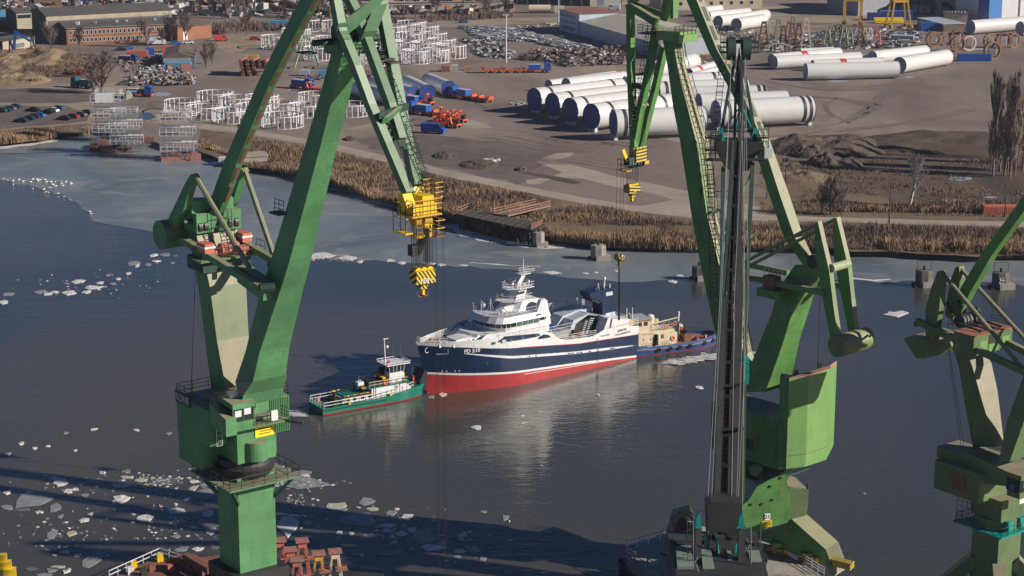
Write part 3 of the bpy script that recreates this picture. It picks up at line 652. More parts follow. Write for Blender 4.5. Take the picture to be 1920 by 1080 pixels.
# counterweight lever with its drum, cross box and two horns
cwc = C1.sz(297, 440, -4.0); drum(C1, cwc[0] + .2, -4.0, 2.6, cwc[1], 1.42, 36).build('counterweight_drum', GREEN, c1)
for t in (-2.9, 2.4):
    dt = 0
    up = [(365, 326), (361, 329), (352, 345), (330, 392), (316, 420), (326, 434), (340, 410), (350, 392), (362, 350), (369, 332)]
    base = [C1.sz(x, y, -2.9) for x, y in up]
    MB().prism([C1.W(s, t - .35, z) for s, z in base], C1.a * .7).build('counterweight_lever', GREEN, c1)
lv = C1.sz(348, 392, -2.9); bx(C1, lv[0] - .9, lv[0] + .5, -2.5, 2.0, lv[1] - .4, lv[1] + .8).build('lever_cross_box', GREEN, c1)
MB().tube(C1.W(lv[0] + .2, -3.3, lv[1] - 1.2), C1.W(lv[0] + .2, 2.9, lv[1] - 1.2), .25, .25, 10).build('lever_pivot', DKGREEN, c1)
tipL = C1.sz(365, 328, -2.9)
for t, e_ in ((-2.9, (468, 503)), (2.4, (512, 476))):
    ee = C1.sz(e_[0], e_[1], t); k0 = C1.W(tipL[0], t, tipL[1]); k1 = C1.W(*[ee[0], t, ee[1]][0:1], t, ee[1])
    MB().tube(k0, k1, .26, .26, 8).build('lever_rod', GREEN, c1)
# luffing racks with red gearboxes and platform
for t, (x0, y0), (x1, y1) in ((-3.0, (341, 448), (488, 540)), (2.6, (430, 440), (520, 492))):
    p0 = C1.P(x0, y0, t); p1 = C1.P(x1, y1, t); MB().beam(p0, p1, .62, .62, C1.a).build('luffing_rack', GREEN, c1)
    q = p0.lerp(p1, .32 if t < 0 else .3)
    MB().obox(q + Vector((0, 0, .65)), C1.u * .8, C1.a * .5, (0, 0, .45)).build('luffing_gearbox', SALMON, c1)
    MB().obox(q + Vector((0, 0, .75)), C1.u * .86, C1.a * .56, (0, 0, .10)).build('gearbox_band', WHITE, c1)
    s9, z9 = C1.sz(x1, y1, t); MB().tube(p1, C1.W(s9 + .6, t * .6, z9), .45, .45, 8).build('rack_pin', DKGREEN, c1)
pz = C1.sz(420, 477, 0)
bx(C1, pz[0] - .2, pz[0] + 1.6, -3.4, 3.6, pz[1] - .15, pz[1]).build('drive_platform', GREEN, c1)
mb = MB(); mb.rail([C1.W(pz[0], -3.4, pz[1]), C1.W(pz[0] + 1.6, -3.4, pz[1]), C1.W(pz[0] + 1.6, 3.6, pz[1]), C1.W(pz[0], 3.6, pz[1])], 1.1, 1.0, .035, 1); mb.build('drive_railing', DKGREEN, c1)
drum(C1, pz[0] + .9, -.9, 1.0, pz[1] + .75, .62, 18).build('drive_motor', SALMON, c1)
for t in (-1.9, 1.5): bx(C1, pz[0] + .5, pz[0] + 1.3, t - .5, t + .5, pz[1], pz[1] + .8).build('drive_gearcase', SALMON, c1)
bx(C1, pz[0] - 2.6, pz[0] + .6, -2.6, 2.6, pz[1] - 1.4, pz[1] - .15).build('platform_beam', DKGREEN, c1)
MB().beam(C1.P(456, 512, -1.8), C1.P(505, 547, -1.8), 1.2, 1.6, C1.a).build('boom_knee', GREEN, c1)
# boom side platform
q = C1.P(532, 402, -1.3); mb = MB(); mb.obox(q - C1.u * .8, C1.u * .8, C1.a * .6, (0, 0, .08)); mb.rail([q - C1.u * 1.6, q], 1.2, .8, .04, 2); mb.build('boom_side_platform', DKGREEN, c1)
# boom head
bh = bi[-1]; hs, hz = bh[0], bh[1]
bx(C1, hs - 2.0, hs + .2, -1.5, 1.5, hz - .3, hz + .9).build('boom_head', GREEN, c1)
MB().tube(C1.W(hs - .6, -3.4, hz + .8), C1.W(hs - .6, 3.4, hz + .8), .28, .28, 12).build('jib_hinge_pin', DKGREEN, c1)
bx(C1, hs - 2.8, hs - 1.2, -3.8, -2.6, hz - .2, hz - .1).build('head_platform', DKGREEN, c1)
mb = MB(); mb.rail([C1.W(hs + .8, -1.8, hz - .2), C1.W(hs + .8, 2.8, hz - .2), C1.W(hs - 1, 3.4, hz - .2)], 1.0, .6, .035, 2); mb.build('head_railing', DKGREEN, c1)
for t in (-1.2, -.4, .5, 1.3): drum(C1, hs - .2, t - .15, t + .15, hz + 1.5, .9, 16).build('head_sheave', SOOT, c1)
ms = MB(); ladder(ms, C1.P(633, 118, .2) + C1.u * .3, C1.P(648, 85, .2) + C1.u * .3, C1.a, .6); ms.build('boom_ladder', DKGREEN, c1)
# fly jib: two front legs, a rear lattice leg, cross braces
def leg(C, pts, tl, w, h, name, mat, parent):
    ps = [C.P(x, y, t) for (x, y), t in zip(pts, tl)]
    en = (ps[-1] - ps[0]).normalized(); sd = C.a; up = en.cross(sd).normalized(); rings = []
    for k, p in enumerate(ps):
        ww = w[k] if isinstance(w, (list, tuple)) else w; hh = h[k] if isinstance(h, (list, tuple)) else h
        rings.append([p + sd * ww / 2 + up * hh / 2, p - sd * ww / 2 + up * hh / 2, p - sd * ww / 2 - up * hh / 2, p + sd * ww / 2 - up * hh / 2])
    return MB().loft(rings).build(name, mat, parent)
leg(C1, [(612, -60), (629, 0), (640, 60), (648, 76)], [-3.2, -3.0, -2.9, -2.9], .75, .75, 'jib_leg', GREENJ, c1)
leg(C1, [(645, 70), (668, 125), (695, 198), (725, 268), (765, 362)], [-2.9, -2.6, -2.1, -1.6, -1.1], .72, .75, 'jib_leg', GREENJ, c1)
leg(C1, [(706, -30), (714, 4), (750, 196), (764, 270), (781, 348)], [3.3, 3.1, 2.0, 1.5, .9], [.95, .95, .8, .75, .8], .8, 'jib_leg', GREENJ, c1)
leg(C1, [(640, -40), (656, 0), (668, 24), (694, 92), (732, 196), (752, 262)], [-.3, -.2, 0, 0, 0, 0], .7, .8, 'jib_rear_leg', GREENJ, c1)
leg(C1, [(642, 56), (712, 4)], [-2.9, 3.0], 1.1, 1.1, 'jib_cross_brace', GREENJ, c1)
leg(C1, [(692, 66), (713, 12)], [0, 3.0], 1.3, .9, 'jib_cross_brace', GREENJ, c1)
leg(C1, [(716, 216), (762, 200)], [-1.9, 1.7], .5, .6, 'jib_tie', DKGREEN, c1); leg(C1, [(722, 226), (748, 205)], [-1.6, .4], .5, .7, 'jib_tie', GREEN, c1); leg(C1, [(714, 225), (756, 240)], [-1.8, 1.4], .4, .4, 'jib_tie', DKGREEN, c1)
mb = MB(); rr = random.Random(5)
for k in range(9):
    p = C1.P(738 + k * 2, 236 + k * 5, 0); mb.obox(p + C1.a * rr.uniform(-.5, .6), C1.u * .3, C1.a * rr.uniform(.2, .6), (0, 0, rr.uniform(.1, .3)))
mb.build('jib_machinery', DKGREEN, c1)
ms = MB(); ladder(ms, C1.P(700, 66, 1.5), C1.P(745, 180, 1.0), C1.a, .6, .04); ladder(ms, C1.P(745, 180, 1.4), C1.P(800, 345, 1.6), C1.a, .6, .04)
for k in range(26):
    a = C1.P(700, 66, 1.5).lerp(C1.P(800, 345, 1.6), k / 25); ms.hoop(a + Vector((0, 0, .3)), (.2, -.2, 1), .45, .025, n=8, m=3)
ms.build('jib_ladder_cage', DKGREEN, c1)
mb = MB()
for t, xo in ((-.8, 0), (.6, 6), (1.6, 12)): mb.tube(C1.P(660 + xo, 30, t), C1.P(775 + xo, 350, t), .05, .05, 4, False)
for k in range(10): mb.obox(C1.P(690 + k * 5, 88 + k * 3.2, 1.8), C1.u * .5, C1.a * .5, (0, 0, .08)) if k % 2 else None
mb.build('luffing_rope', ROPE, c1)
# yellow jib head
jh = C1.sz(785, 385, 0); js, jz = jh
def jb(s0, s1, t0, t1, z0, z1, nm='head_frame', mt=YELLOW): return bx(C1, js + s0, js + s1, t0 * .6, t1 * .6, jz + z0, jz + z1).build(nm, mt, c1)
MB().beam(C1.P(778, 352, .9), C1.P(786, 382, .9), 1.0, .9, C1.a).build('head_yoke', YELLOW, c1)
MB().beam(C1.P(757, 362, -1.2), C1.P(768, 392, -1.2), .9, .8, C1.a).build('head_yoke', YELLOW, c1)
jb(-1.0, .9, -1.9, 1.9, -.6, .25); jb(-.7, .9, -.4, 1.5, .25, .9, 'sheave_guard'); jb(-1.2, 1.2, -2.4, 2.5, -.75, -.62, 'head_walkway', YELLOWO)
mb = MB(); mb.rail([C1.W(js + s, t * .6, jz - .6) for s, t in ((-1.2, -2.4), (1.2, -2.4), (1.2, 2.5), (-1.2, 2.5))], 1.25, .8, .04, 2, True); mb.build('head_railing', YELLOWO, c1)
mb = MB(); mb.rail([C1.W(js + s, t * .6, jz + .2) for s, t in ((-1.2, 2.0), (.6, 2.0), (.6, 3.4), (-1.2, 3.4))], 1.6, .8, .04, 3, True); mb.rail([C1.W(js + s, t * .6, jz - 2.6) for s, t in ((-.9, 1.8), (.9, 1.8), (.9, 3.3), (-.9, 3.3))], 1.3, .8, .04, 1, True); mb.rail([C1.W(js + s, t * .6, jz - 2.0) for s, t in ((-.9, -3.2), (.9, -3.2), (.9, -2.0), (-.9, -2.0))], 2.4, .8, .035, 1, True); mb.build('service_cage', YELLOWO, c1)
jb(-.9, .9, 1.8, 3.3, -2.7, -2.6, 'cage_floor', RUST); jb(-.9, .9, -3.2, -2.0, -2.1, -2.0, 'cage_floor', YELLOW)
for t in (-.9, -.45, .5, .9, 1.3): drum(C1, js + .1, t * .6 - .1, t * .6 + .1, jz - 1.1, .6, 18).build('head_sheave', YELLOWO, c1)
jb(-.5, .5, .4, 1.6, -1.9, -1.2, 'sheave_box'); jb(-.3, .4, 1.3, 1.8, -2.7, -.8, 'guide_post'); jb(-.6, .5, -1.0, .5, -2.6, -2.45, 'lower_step', YELLOW)
MB().tube(C1.W(js + .2, -.3, jz - 3.9), C1.W(js + .2, .3, jz - 2.6), .28, .35, 8).build('limit_weight', GREYST, c1)
MB().obox(C1.W(js + .3, -.75, jz - 3.6), C1.u * .35, C1.a * .35, (0, 0, .45)).build('limit_switch_box', GREYST, c1)
ms = MB(); ladder(ms, C1.W(js + 1.0, -.5, jz - 2.5), C1.W(js + 1.2, -.9, jz - .2), C1.a, .5); ms.build('head_ladder', YELLOWO, c1)
# hook block and ropes
hk, hc, hX, hw, hd, hh_ = hook_block(C1, 767, 817, 502, 532, 0, 0, 'hook_block', 'striped yellow hook block lettered 150 t under the yellow jib head', 557, HAZARD, '150 t')
A_ = []; B_ = []
for k in (-.46, -.36, -.28, -.2, -.1, .08, .16, .22, .3, .38, .46):
    for q in (-.3, .3):
        B_.append(hc + hX * hw * k + Vector((0, 0, hh_ * .4)) + Vector((-hX.y, hX.x, 0)) * q); A_.append(Vector((B_[-1].x, B_[-1].y, jz - 1.6)))
ropes(A_, B_, 'hoist_ropes', 'bundle of dark steel ropes between yellow jib head and striped hook block')
A_ = [C1.W(js + .4, t, jz - 2.0) for t in (1.3, 1.5, 2.0, 2.2)]
ropes(A_, [Vector((p.x, p.y, 2.1)) for p in A_], 'long_ropes', 'four thin ropes hanging from yellow jib head past the ship bow', .022)
p = C1.W(bk + .4, -3.2, topz); p2 = C1.sz(367, 490, -3.2); ropes([C1.W(p2[0], -3.2, p2[1])], [C1.W(C1.sz(357, 711, -3.2)[0], -3.2, topz)], 'guy_rope', 'single thin rope from mast of left crane down to its house roof', .04)
# ================= crane 3: the leaf green crane at right centre, boom away over the river
C3 = Frame((33, 249), (-.67, .745)); c3 = thing('harbour_crane', C3.W(0, 0, 2.2), 'weathered leaf green crane right of centre with plate 21 on its portal', 'crane', 'shipyard cranes')
T = 1
bm, bi = girder(C3, [(1411, 1372, 1440, 735), (1390, 1350, 1411, 665), (1371, 1333, 1395, 587), (1349, 1314, 1370, 500), (1325, 1296, 1344, 400), (1306, 1276, 1330, 270), (1289, 1262, 1307, 200), (1268, 1251, 1283, 120), (1260, 1241, 1276, 66)], T)
MB().loft(bm).build('boom', GREEN3, c3)
mm, mi = girder(C3, [(1435, 1392, 1473, 735), (1448, 1401, 1484, 700), (1468, 1424, 1497, 643), (1484, 1446, 1514, 590), (1503, 1459, 1528, 545)], T)
MB().loft(mm).build('mast', GREEN3, c3)
m2, _ = girder(C3, [(1503, 1459, 1528, 545), (1530, 1473, 1534, 522), (1529, 1490, 1536, 497)], T, 3.0); MB().loft([m2[0], m2[1], m2[2]]).build('mast_head', GREEN3, c3)
tb, ti = girder(C3, [(1520, 1505, 1530, 496), (1490, 1470, 1507, 445), (1462, 1442, 1480, 365), (1430, 1411, 1444, 265), (1398, 1380, 1412, 190), (1345, 1328, 1358, 95), (1306, 1287, 1320, 0), (1265, 1247, 1278, -90)], T)
MB().loft(tb).build('tie_beam', GREEN3, c3)
w = ti[3][4]
for k in range(12):
    y0 = 400 - k * 36; y1 = y0 - 27
    P_ = [(x[0], x[3]) for x in [(1490, 0, 0, 445), (1462, 0, 0, 365), (1430, 0, 0, 265), (1398, 0, 0, 190), (1345, 0, 0, 95), (1306, 0, 0, 0), (1265, 0, 0, -90)]]
    def xat(y):
        for a, b in zip(P_[:-1], P_[1:]):
            if a[1] >= y >= b[1]: return a[0] + (b[0] - a[0]) * (a[1] - y) / (a[1] - b[1])
        return 1270
    if y1 < -80: break
    s0, z0 = C3.sz(xat(y0), y0, w / 2); s1, z1 = C3.sz(xat(y1), y1, w / 2); A0 = C3.W(s0, 0, z0); A1 = C3.W(s1, 0, z1); e = (A1 - A0).normalized(); nn = e.cross(C3.a)
    if nn.dot(CAMP - A0) < 0: nn = -nn
    MB().obox((A0 + A1) / 2 + nn * .02, C3.a * w * .22, e * (A1 - A0).length / 2, nn * .02).build('slot_cover', DKGREEN, c3)
# walkway ladder up the boom
ms = MB(); rl = MB()
bpts = [((a[0] + b[0] * 0), 0) for a, b in zip(bi, bi)]
for i in range(1, len(bi) - 1):
    a = bi[i]; b = bi[i + 1]
    A0 = C3.W(a[0] - .35, 0, a[1] + .2); A1 = C3.W(b[0] - .35, 0, b[1] + .2)
    ladder(ms, A0, A1, C3.a, .9, .07, .7)
    for q in (-.75, .75): rl.tube(A0 + C3.a * q + Vector((0, 0, 1)), A1 + C3.a * q + Vector((0, 0, 1)), .045, .045, 4, False)
    for k in range(6):
        p = A0.lerp(A1, k / 6)
        for q in (-.75, .75): rl.tube(p + C3.a * q, p + C3.a * q + Vector((0, 0, 1)), .04, .04, 4, False)
ms.build('boom_walkway', paint('olive_grating', (.22, .18, .07), .7), c3); rl.build('boom_railing', SOOT, c3)
for y, x in ((395, 1336), (218, 1296)):
    p = C3.P(x, y, -.6); mb = MB(); mb.obox(p, C3.u * .9, C3.a * 1.3, (0, 0, .08)); mb.rail([p + C3.a * q for q in (-1.3, 1.3)], 1.1, .9, .04, 1); mb.build('boom_platform', DKGREEN, c3)
# boom head
hs, hz = bi[-1][0], bi[-1][1]
bx(C3, hs - 1.6, hs + 1.6, -2.2, 2.2, hz - .6, hz + .6).build('boom_head', GREEN3B, c3); bx(C3, hs - 2.2, hs - 1.6, -1.8, 1.8, hz - .8, hz + .2).build('head_girder', GREEN3B, c3)
mb = MB(); mb.rail([C3.W(hs - 2.1, -2.3, hz + .3), C3.W(hs - 2.1, 2.3, hz + .3)], 1.1, .8, .04, 1); mb.rail([C3.W(hs + .2, -3.2, hz - .4), C3.W(hs + 2.4, -3.2, hz - .4), C3.W(hs + 2.4, 3.2, hz - .4)], 1.1, .8, .04, 1); mb.build('head_railing', DKGREEN, c3)
leg(C3, [(1246, 38), (1260, -60)], [1.5, 1.8], .9, .9, 'jib_leg', GREEN3, c3); leg(C3, [(1262, 34), (1262, -60)], [-1.6, -1.8], .9, .9, 'jib_leg', GREEN3, c3)
leg(C3, [(1182, 8), (1183, 130), (1188, 250), (1190, 275)], [1.6, 1.3, .9, .7], .85, .8, 'jib_leg', GREEN3, c3)
leg(C3, [(1231, 48), (1218, 130), (1200, 210), (1188, 278)], [1.4, 1.2, .8, .6], .95, .8, 'jib_leg', GREEN3, c3)
leg(C3, [(1246, 88), (1230, 160), (1212, 230), (1200, 280)], [-1.2, -1.0, -.9, -.8], .85, .8, 'jib_leg', GREEN3, c3)
leg(C3, [(1180, 10), (1232, 42)], [1.5, 1.6], .8, 1.0, 'jib_cross_brace', GREEN3, c3); leg(C3, [(1182, 6), (1244, 28)], [1.0, -1.4], .6, .7, 'jib_cross_brace', GREEN3, c3); leg(C3, [(1182, 6), (1212, -20)], [1.5, 0], .7, .8, 'jib_cross_brace', GREEN3, c3)
leg(C3, [(1184, 157), (1206, 165)], [1.3, 1.0], .5, .6, 'jib_tie', DKGREEN, c3); leg(C3, [(1210, 172), (1228, 168)], [1.0, -1.0], .5, .6, 'jib_tie', DKGREEN, c3); leg(C3, [(1206, 195), (1220, 195)], [1.0, -1.0], .4, .5, 'jib_tie', GREEN3, c3)
ms = MB(); ladder(ms, C3.P(1214, 62, 2.3), C3.P(1184, 240, 1.6), C3.a, .6, .04); ms2 = MB()
for k in range(22): ms2.hoop(C3.P(1214, 62, 2.3).lerp(C3.P(1184, 240, 1.6), k / 21), (.1, .1, 1), .5, .03, n=8, m=3)
ms.build('jib_ladder', SOOT, c3); ms2.build('ladder_cage', SOOT, c3)
p = C3.P(1214, 62, 2.6); mb = MB(); mb.obox(p, C3.u * .9, C3.a * .9, (0, 0, .08)); mb.rail([p + C3.u * .9 - C3.a * .9, p + C3.u * .9 + C3.a * .9, p - C3.u * .9 + C3.a * .9, p - C3.u * .9 - C3.a * .9], 1.1, .9, .04, 2, True); mb.build('jib_platform', SOOT, c3)
mb = MB()
for k, (x0, x1) in enumerate(((1226, 1188), (1232, 1192), (1236, 1198), (1240, 1204))): mb.tube(C3.P(x0, 60, .3), C3.P(x1, 280, 0), .045, .045, 4, False)
mb.build('luffing_rope', ROPE, c3)
js, jz = C3.sz(1191, 290, 0)
def jb3(s0, s1, t0, t1, z0, z1, nm, mt): return bx(C3, js + s0, js + s1, t0, t1, jz + z0, jz + z1).build(nm, mt, c3)
jb3(-.7, .7, -1.5, .5, -.9, 1.1, 'head_frame', HAZARD2); jb3(-.5, .6, .3, 1.6, -1.3, -.2, 'head_bracket', DKGREEN)
jb3(-.8, .8, -1.9, -1.1, -1.4, -.9, 'cage_floor', YELLOWO); jb3(-.8, .8, 1.4, 2.4, -2.0, -1.85, 'cage_floor', YELLOWO)
for t in (-1.2, -.7, -.2, .4, .9): drum(C3, js, t - .14, t + .14, jz - 1.2, .55, 16).build('head_sheave', SOOT, c3)
mb = MB(); mb.beam(C3.W(js, 2.4, jz + 1.0), C3.W(js, 1.4, jz - .8), .12, .5); mb.build('head_ladder', YELLOW, c3)
mb = MB(); mb.rail([C3.W(js + s, t, jz - 1.9) for s, t in ((-.8, 1.3), (.8, 1.3), (.8, 2.6), (-.8, 2.6))], 1.5, .8, .04, 1, True); mb.build('service_cage', DKGREEN, c3)
hk, hc, hX, hw, hd, hh_ = hook_block(C3, 1169, 1201, 345, 362, 0, 0, 'hook_block', 'smaller striped hook block hanging over the yard below the light green jib', 380, HAZARD2, '+')
A_ = []; B_ = []
for k in (-.48, -.4, -.28, -.16, 0, .12, .26, .38, .46):
    b = hc + hX * hw * k * 1.1 + Vector((0, 0, hh_ * .4)); B_.append(b); A_.append(Vector((b.x, b.y, jz - 1.4)))
ropes(A_, B_, 'hoist_ropes', 'dark hoist ropes above the smaller hook block over the yard', .04)
# auxiliary hook with its long rope
ac = C3.P(1161, 482, 1.9); ax = thing('auxiliary_hook', ac, 'little yellow ball hook on long thin ropes above the ship stern gantry', 'crane hook')
MB().ball(ac, .75, 12, .8).build('weight_ball', HAZARD2, ax)
mb = MB(); mb.tube(ac - Vector((0, 0, .5)), ac - Vector((0, 0, 1.2)), .22, .22, 8); mb.build('hook_shank', RUST, ax)
tb_ = C3.P(1159, 600, 1.9)
ropes([ac - Vector((0, 0, 1.2)), ac - Vector((0, 0, 1.2))], [Vector((ac.x, ac.y, tb_.z)), Vector((ac.x + .15, ac.y, tb_.z))], 'tow_sling', 'dark heavy sling hanging under the little yellow ball hook', .10, 'sling')
ropes([Vector((ac.x + d, ac.y, jz - 1.8)) for d in (-.5, .1, .5)], [ac + Vector((d, 0, .4)) for d in (-.35, 0, .35)], 'long_ropes', 'three thin ropes down to the little yellow ball hook', .028)
# counterweight with tall swing arms
c0 = C3.sz(1576, 650, 2.6); rD = 1.38
drum(C3, c0[0] + .4, 2.9, -3.0, c0[1], rD, 36).build('counterweight_drum', paint('green_drum_flaking', (.15, .22, .08), .6, .3, .4, rust=.75, rustcol=(.3, .16, .08), top=(.30, .30, .17), topamt=.7), c3)
for t, pts in ((2.2, [(1531, 418), (1537, 414), (1545, 450), (1558, 505), (1566, 570), (1574, 628), (1560, 632), (1546, 560), (1536, 500), (1531, 460)]), (-1.6, [(1566, 410), (1572, 407), (1580, 440), (1593, 495), (1600, 560), (1608, 618), (1594, 620), (1580, 550), (1568, 490), (1566, 440)])):
    b_ = [C3.sz(x, y, t) for x, y in pts]; MB().prism([C3.W(s, t - .38, z) for s, z in b_], C3.a * .76).build('counterweight_arm', GREEN3, c3)
mb = MB(); mb.tube(C3.P(1558, 503, 2.2), C3.P(1590, 494, -1.6), .55, .55, 12); mb.build('arm_cross_tube', paint('pale_green_drum', (.30, .36, .22), .6, .2, .6), c3)
a1 = C3.P(1536, 420, 2.2); a2 = C3.P(1570, 411, -1.6)
for (x0, y0, x1, y1, t) in ((1534, 419, 1395, 492, 2.3), (1530, 434, 1396, 503, 2.0), (1568, 410, 1510, 440, -1.6)): MB().tube(C3.P(x0, y0, t), C3.P(x1, y1, t), .22, .22, 7).build('arm_rod', GREEN3, c3)
# luffing racks and machinery near the mast head
for pa, pb, t in (((1548, 550), (1396, 518), 2.6), ((1478, 512), (1400, 495), -2.2), ((1580, 536), (1530, 530), -2.4)): MB().beam(C3.P(*pa, t), C3.P(*pb, t), .6, .7, C3.a).build('luffing_rack', GREEN3, c3)
q = C3.P(1447, 530, 2.6); mb = MB(); mb.obox(q, C3.u * .9, C3.a * .7, (0, 0, .9)); mb.build('luffing_gearbox', RUST, c3)
q = C3.P(1462, 545, 1.0); mb = MB(); mb.obox(q, C3.u * 1.6, C3.a * 2.6, (0, 0, .5)); mb.build('drive_platform', GREEN3, c3)
mb = MB(); q = C3.P(1450, 520, -1.4); mb.rail([q - C3.u * 1.5, q + C3.u * 1.5], 1.1, .8, .04, 1); mb.build('drive_railing', STEELG, c3)
drum(C3, C3.sz(1527, 490, 1)[0], -1.2, 1.4, C3.sz(1527, 490, 1)[1], .9, 18).build('rope_sheave', SOOT, c3)
p = C3.P(1538, 552, 2.4); ropes([p], [Vector((p.x, p.y, C3.sz(1538, 690, 2.4)[1]))], 'guy_rope', 'thin rope hanging beside the bright green house wall', .04)
# crane house: bright green bulged wall, dark side and dark ribbed front
hw_ = [(1480, 712), (1512, 705), (1568, 683), (1568, 690), (1563, 800), (1558, 848), (1538, 866), (1508, 877), (1470, 881)]
z0h = 15.5; 
top_pts = [(1459, 712, 1), (1480, 711, 1)]
def c3p(x, y, t): return C3.P(x, y, t)
# the wall is built as upright panels: each panel from a top pixel row to a bottom pixel row at one plan position
cols = [(1470, 714, 878), (1512, 705, 878), (1556, 688, 848), (1562, 684, 838)]
base = G(1475, 880, 14.0)
def plan(x, y, z): return G(x, y, z)
zb_ = 16.3; bot = [plan(1457, 872, zb_), plan(1474, 879, zb_), plan(1510, 875, zb_), plan(1549, 862, zb_ ), plan(1561, 838, zb_)]
def up_to(b, y):                                       # height above plan point b that shows at row y
    D = math.hypot(b.x * 0, b.y); kk = (540 - y) / F; dz = (-SP_ + kk * CP) / (CP + kk * SP_); return H + b.y * dz
hts = [up_to(bot[0], 708), up_to(bot[1], 711), up_to(bot[2], 705), up_to(bot[3], 692), up_to(bot[4], 684)]
back = [p + Vector((.25, 1, 0)) * 1.2 for p in bot]
for i, nm in ((0, 'house_end_wall'), (1, 'house_wall'), (2, 'house_wall'), (3, 'house_wall')):
    a, b = bot[i], bot[i + 1]; ha, hb_ = hts[i], hts[i + 1]
    mt = GREEN3B if i else GREEN3
    v = [a, b, Vector((b.x, b.y, hb_)), Vector((a.x, a.y, ha))]; mb = MB(); mb.prism(v, (.30, 1.1, 0)); mb.build(nm, mt, c3)
    if i:
        e = b - a; mb = MB(); mb.prism([a + Vector((0, -.03, (ha - zb_) * .14)) , b + Vector((0, -.03, (hb_ - zb_) * .14)), b + Vector((0, -.03, (hb_ - zb_) * .14 + .07)), a + Vector((0, -.03, (ha - zb_) * .14 + .07))], (0, .02, 0)); mb.build('wall_pipe', RUST, c3)
mb = MB(); mb.prism([Vector((a.x, a.y, h + .01)) for a, h in zip(bot, hts)] + [Vector((a.x + .35, a.y + 1.5, h + .01)) for a, h in list(zip(bot, hts))[::-1]], (0, 0, .12)); mb.build('wall_cap', RUSTP, c3)
for k in (0.12, .62): 
    p = bot[1].lerp(bot[4], k); h = hts[1] + (hts[4] - hts[1]) * k; MB().obox(Vector((p.x + .2, p.y + .6, h + .4)), (.25, 0, 0), (0, .2, 0), (0, 0, .4)).build('lifting_lug', DKGREEN, c3)
zh3 = C3.sz(1400, 765, 0)[1]
hsx = C3.sz(1462, 850, 3.6)[0]; bx(C3, hsx, 6.0, -2.0, 3.6, 15.5, zh3 + 1.0).build('machinery_house', GREEN3, c3)
for k in range(24): bx(C3, hsx + .2 + k * .36, hsx + .3 + k * .36, 3.6, 3.66, 15.6, zh3 + .8).build('wall_rib', GREEN3, c3)
bx(C3, -1.4, .2, 3.66, 3.72, 17.0, 18.4).build('house_door', DKGREEN, c3)
MB().loft([[C3.W(r * math.cos(q), r * math.sin(q), z) for q in [math.pi * 2 * k / 24 for k in range(24)]] for r, z in ((3.4, 13.6), (3.4, 15.5))]).build('slewing_ring', DKGREEN, c3)
bx(C3, -4.4, 4.4, -4.4, 4.4, 13.4, 13.6).build('walkway', DKGREEN, c3)
mb = MB(); mb.rail([C3.W(s, t, 13.6) for s, t in ((-4.3, -4.3), (4.3, -4.3), (4.3, 4.3), (-4.3, 4.3))], 1.1, 1.2, .04, 1, True); mb.build('walkway_railing', SOOT, c3)
drum(C3, -2.5, 3.8, 4.6, 14.8, .8, 16).build('cable_drum', GREEN3, c3)
# portal with plate 21
Q = Frame((33.2, 247), (.62, -.785)); # along the quay rails, right and towards the camera
def qp(pts, t): return [Q.P(x, y, t) for x, y in pts]
nQ = Q.a * -1.0                       # facing left-away; +a faces right-away
# sunny front plate faces the camera: use a frame turned square to the sun
Fp = Frame((34.5, 243.0), (.98, .20))
MB().prism([Fp.P(x, y, 0) for x, y in ((1420, 912), (1474, 882), (1476, 905), (1482, 930), (1482, 968), (1477, 980), (1440, 990), (1404, 1002), (1390, 1004), (1389, 950), (1404, 938), (1412, 925))], Fp.a * 7.5).build('portal_body', GREEN3, c3)
def fside(pts, d, nm, mt, o=0.0):
    return MB().prism([Fp.P(x, y, o) for x, y in pts], Fp.a * d).build(nm, mt, c3)
fside([(1482, 930), (1479, 912), (1516, 919), (1515, 950), (1512, 966), (1480, 975)], 5.2, 'portal_shoulder', GREEN4, .35)
# big sloping leg to the right
Lg = Frame((42.0, 241.5), (.80, -.60))
MB().prism([Lg.P(x, y, 0) for x, y in ((1478, 963), (1486, 975), (1548, 1030), (1560, 1062), (1556, 1064), (1506, 1046), (1450, 1022), (1404, 1003), (1477, 983))], Lg.a * 3.4).build('portal_leg', GREEN3, c3)
MB().prism([Lg.P(x, y, 0) for x, y in ((1548, 1030), (1560, 1062), (1566, 1080), (1556, 1078), (1550, 1060))], Lg.a * 3.3).build('leg_foot', GREEN4, c3)
MB().prism([Lg.P(x, y, 3.4) for x, y in ((1404, 1003), (1389, 1004), (1340, 1030), (1330, 1050), (1420, 1015))], Lg.a * -3.4).build('portal_leg', GREEN3, c3)
for x, y in ((1456, 1022), (1514, 1042)):
    p = Lg.P(x, y + 5, -.2); b = Vector((p.x, p.y, 3.3)); MB().beam(b, p + Vector((0, 0, .8)), 1.2, 1.1).build('leg_strut', GREEN3B, c3)
    mb = MB(); mb.box((b.x, b.y, 2.85), (2.2, 1.1, .9), math.atan2(-.6, .8)); mb.build('bogie', HAZARD2, c3)
    for sg_ in (-.7, .7):
        c_ = b + Lg.u * sg_; MB().tube(Vector((c_.x, c_.y, 2.55)) - Lg.a * .65, Vector((c_.x, c_.y, 2.55)) + Lg.a * .65, .38, .38, 12).build('bogie_wheel', RUST, c3)
    MB().ball((b.x + 1.2, b.y - .8, 3.0), .42, 8).build('yellow_lamp_cover', YELLOW, c3)
p = Lg.P(1560, 1072, .8); mb = MB(); mb.box((p.x + .6, p.y - .5, 2.9), (4.2, 1.2, .9), math.atan2(-.6, .8)); mb.build('end_bogie', HAZARD2, c3)
p0 = Fp.P(1439, 969, -.06); MB().obox(p0, Fp.u * .36, Fp.a * .03, (0, 0, .44)).build('number_plate', paint('plate_white', (.8, .8, .8), .5, .03), c3)
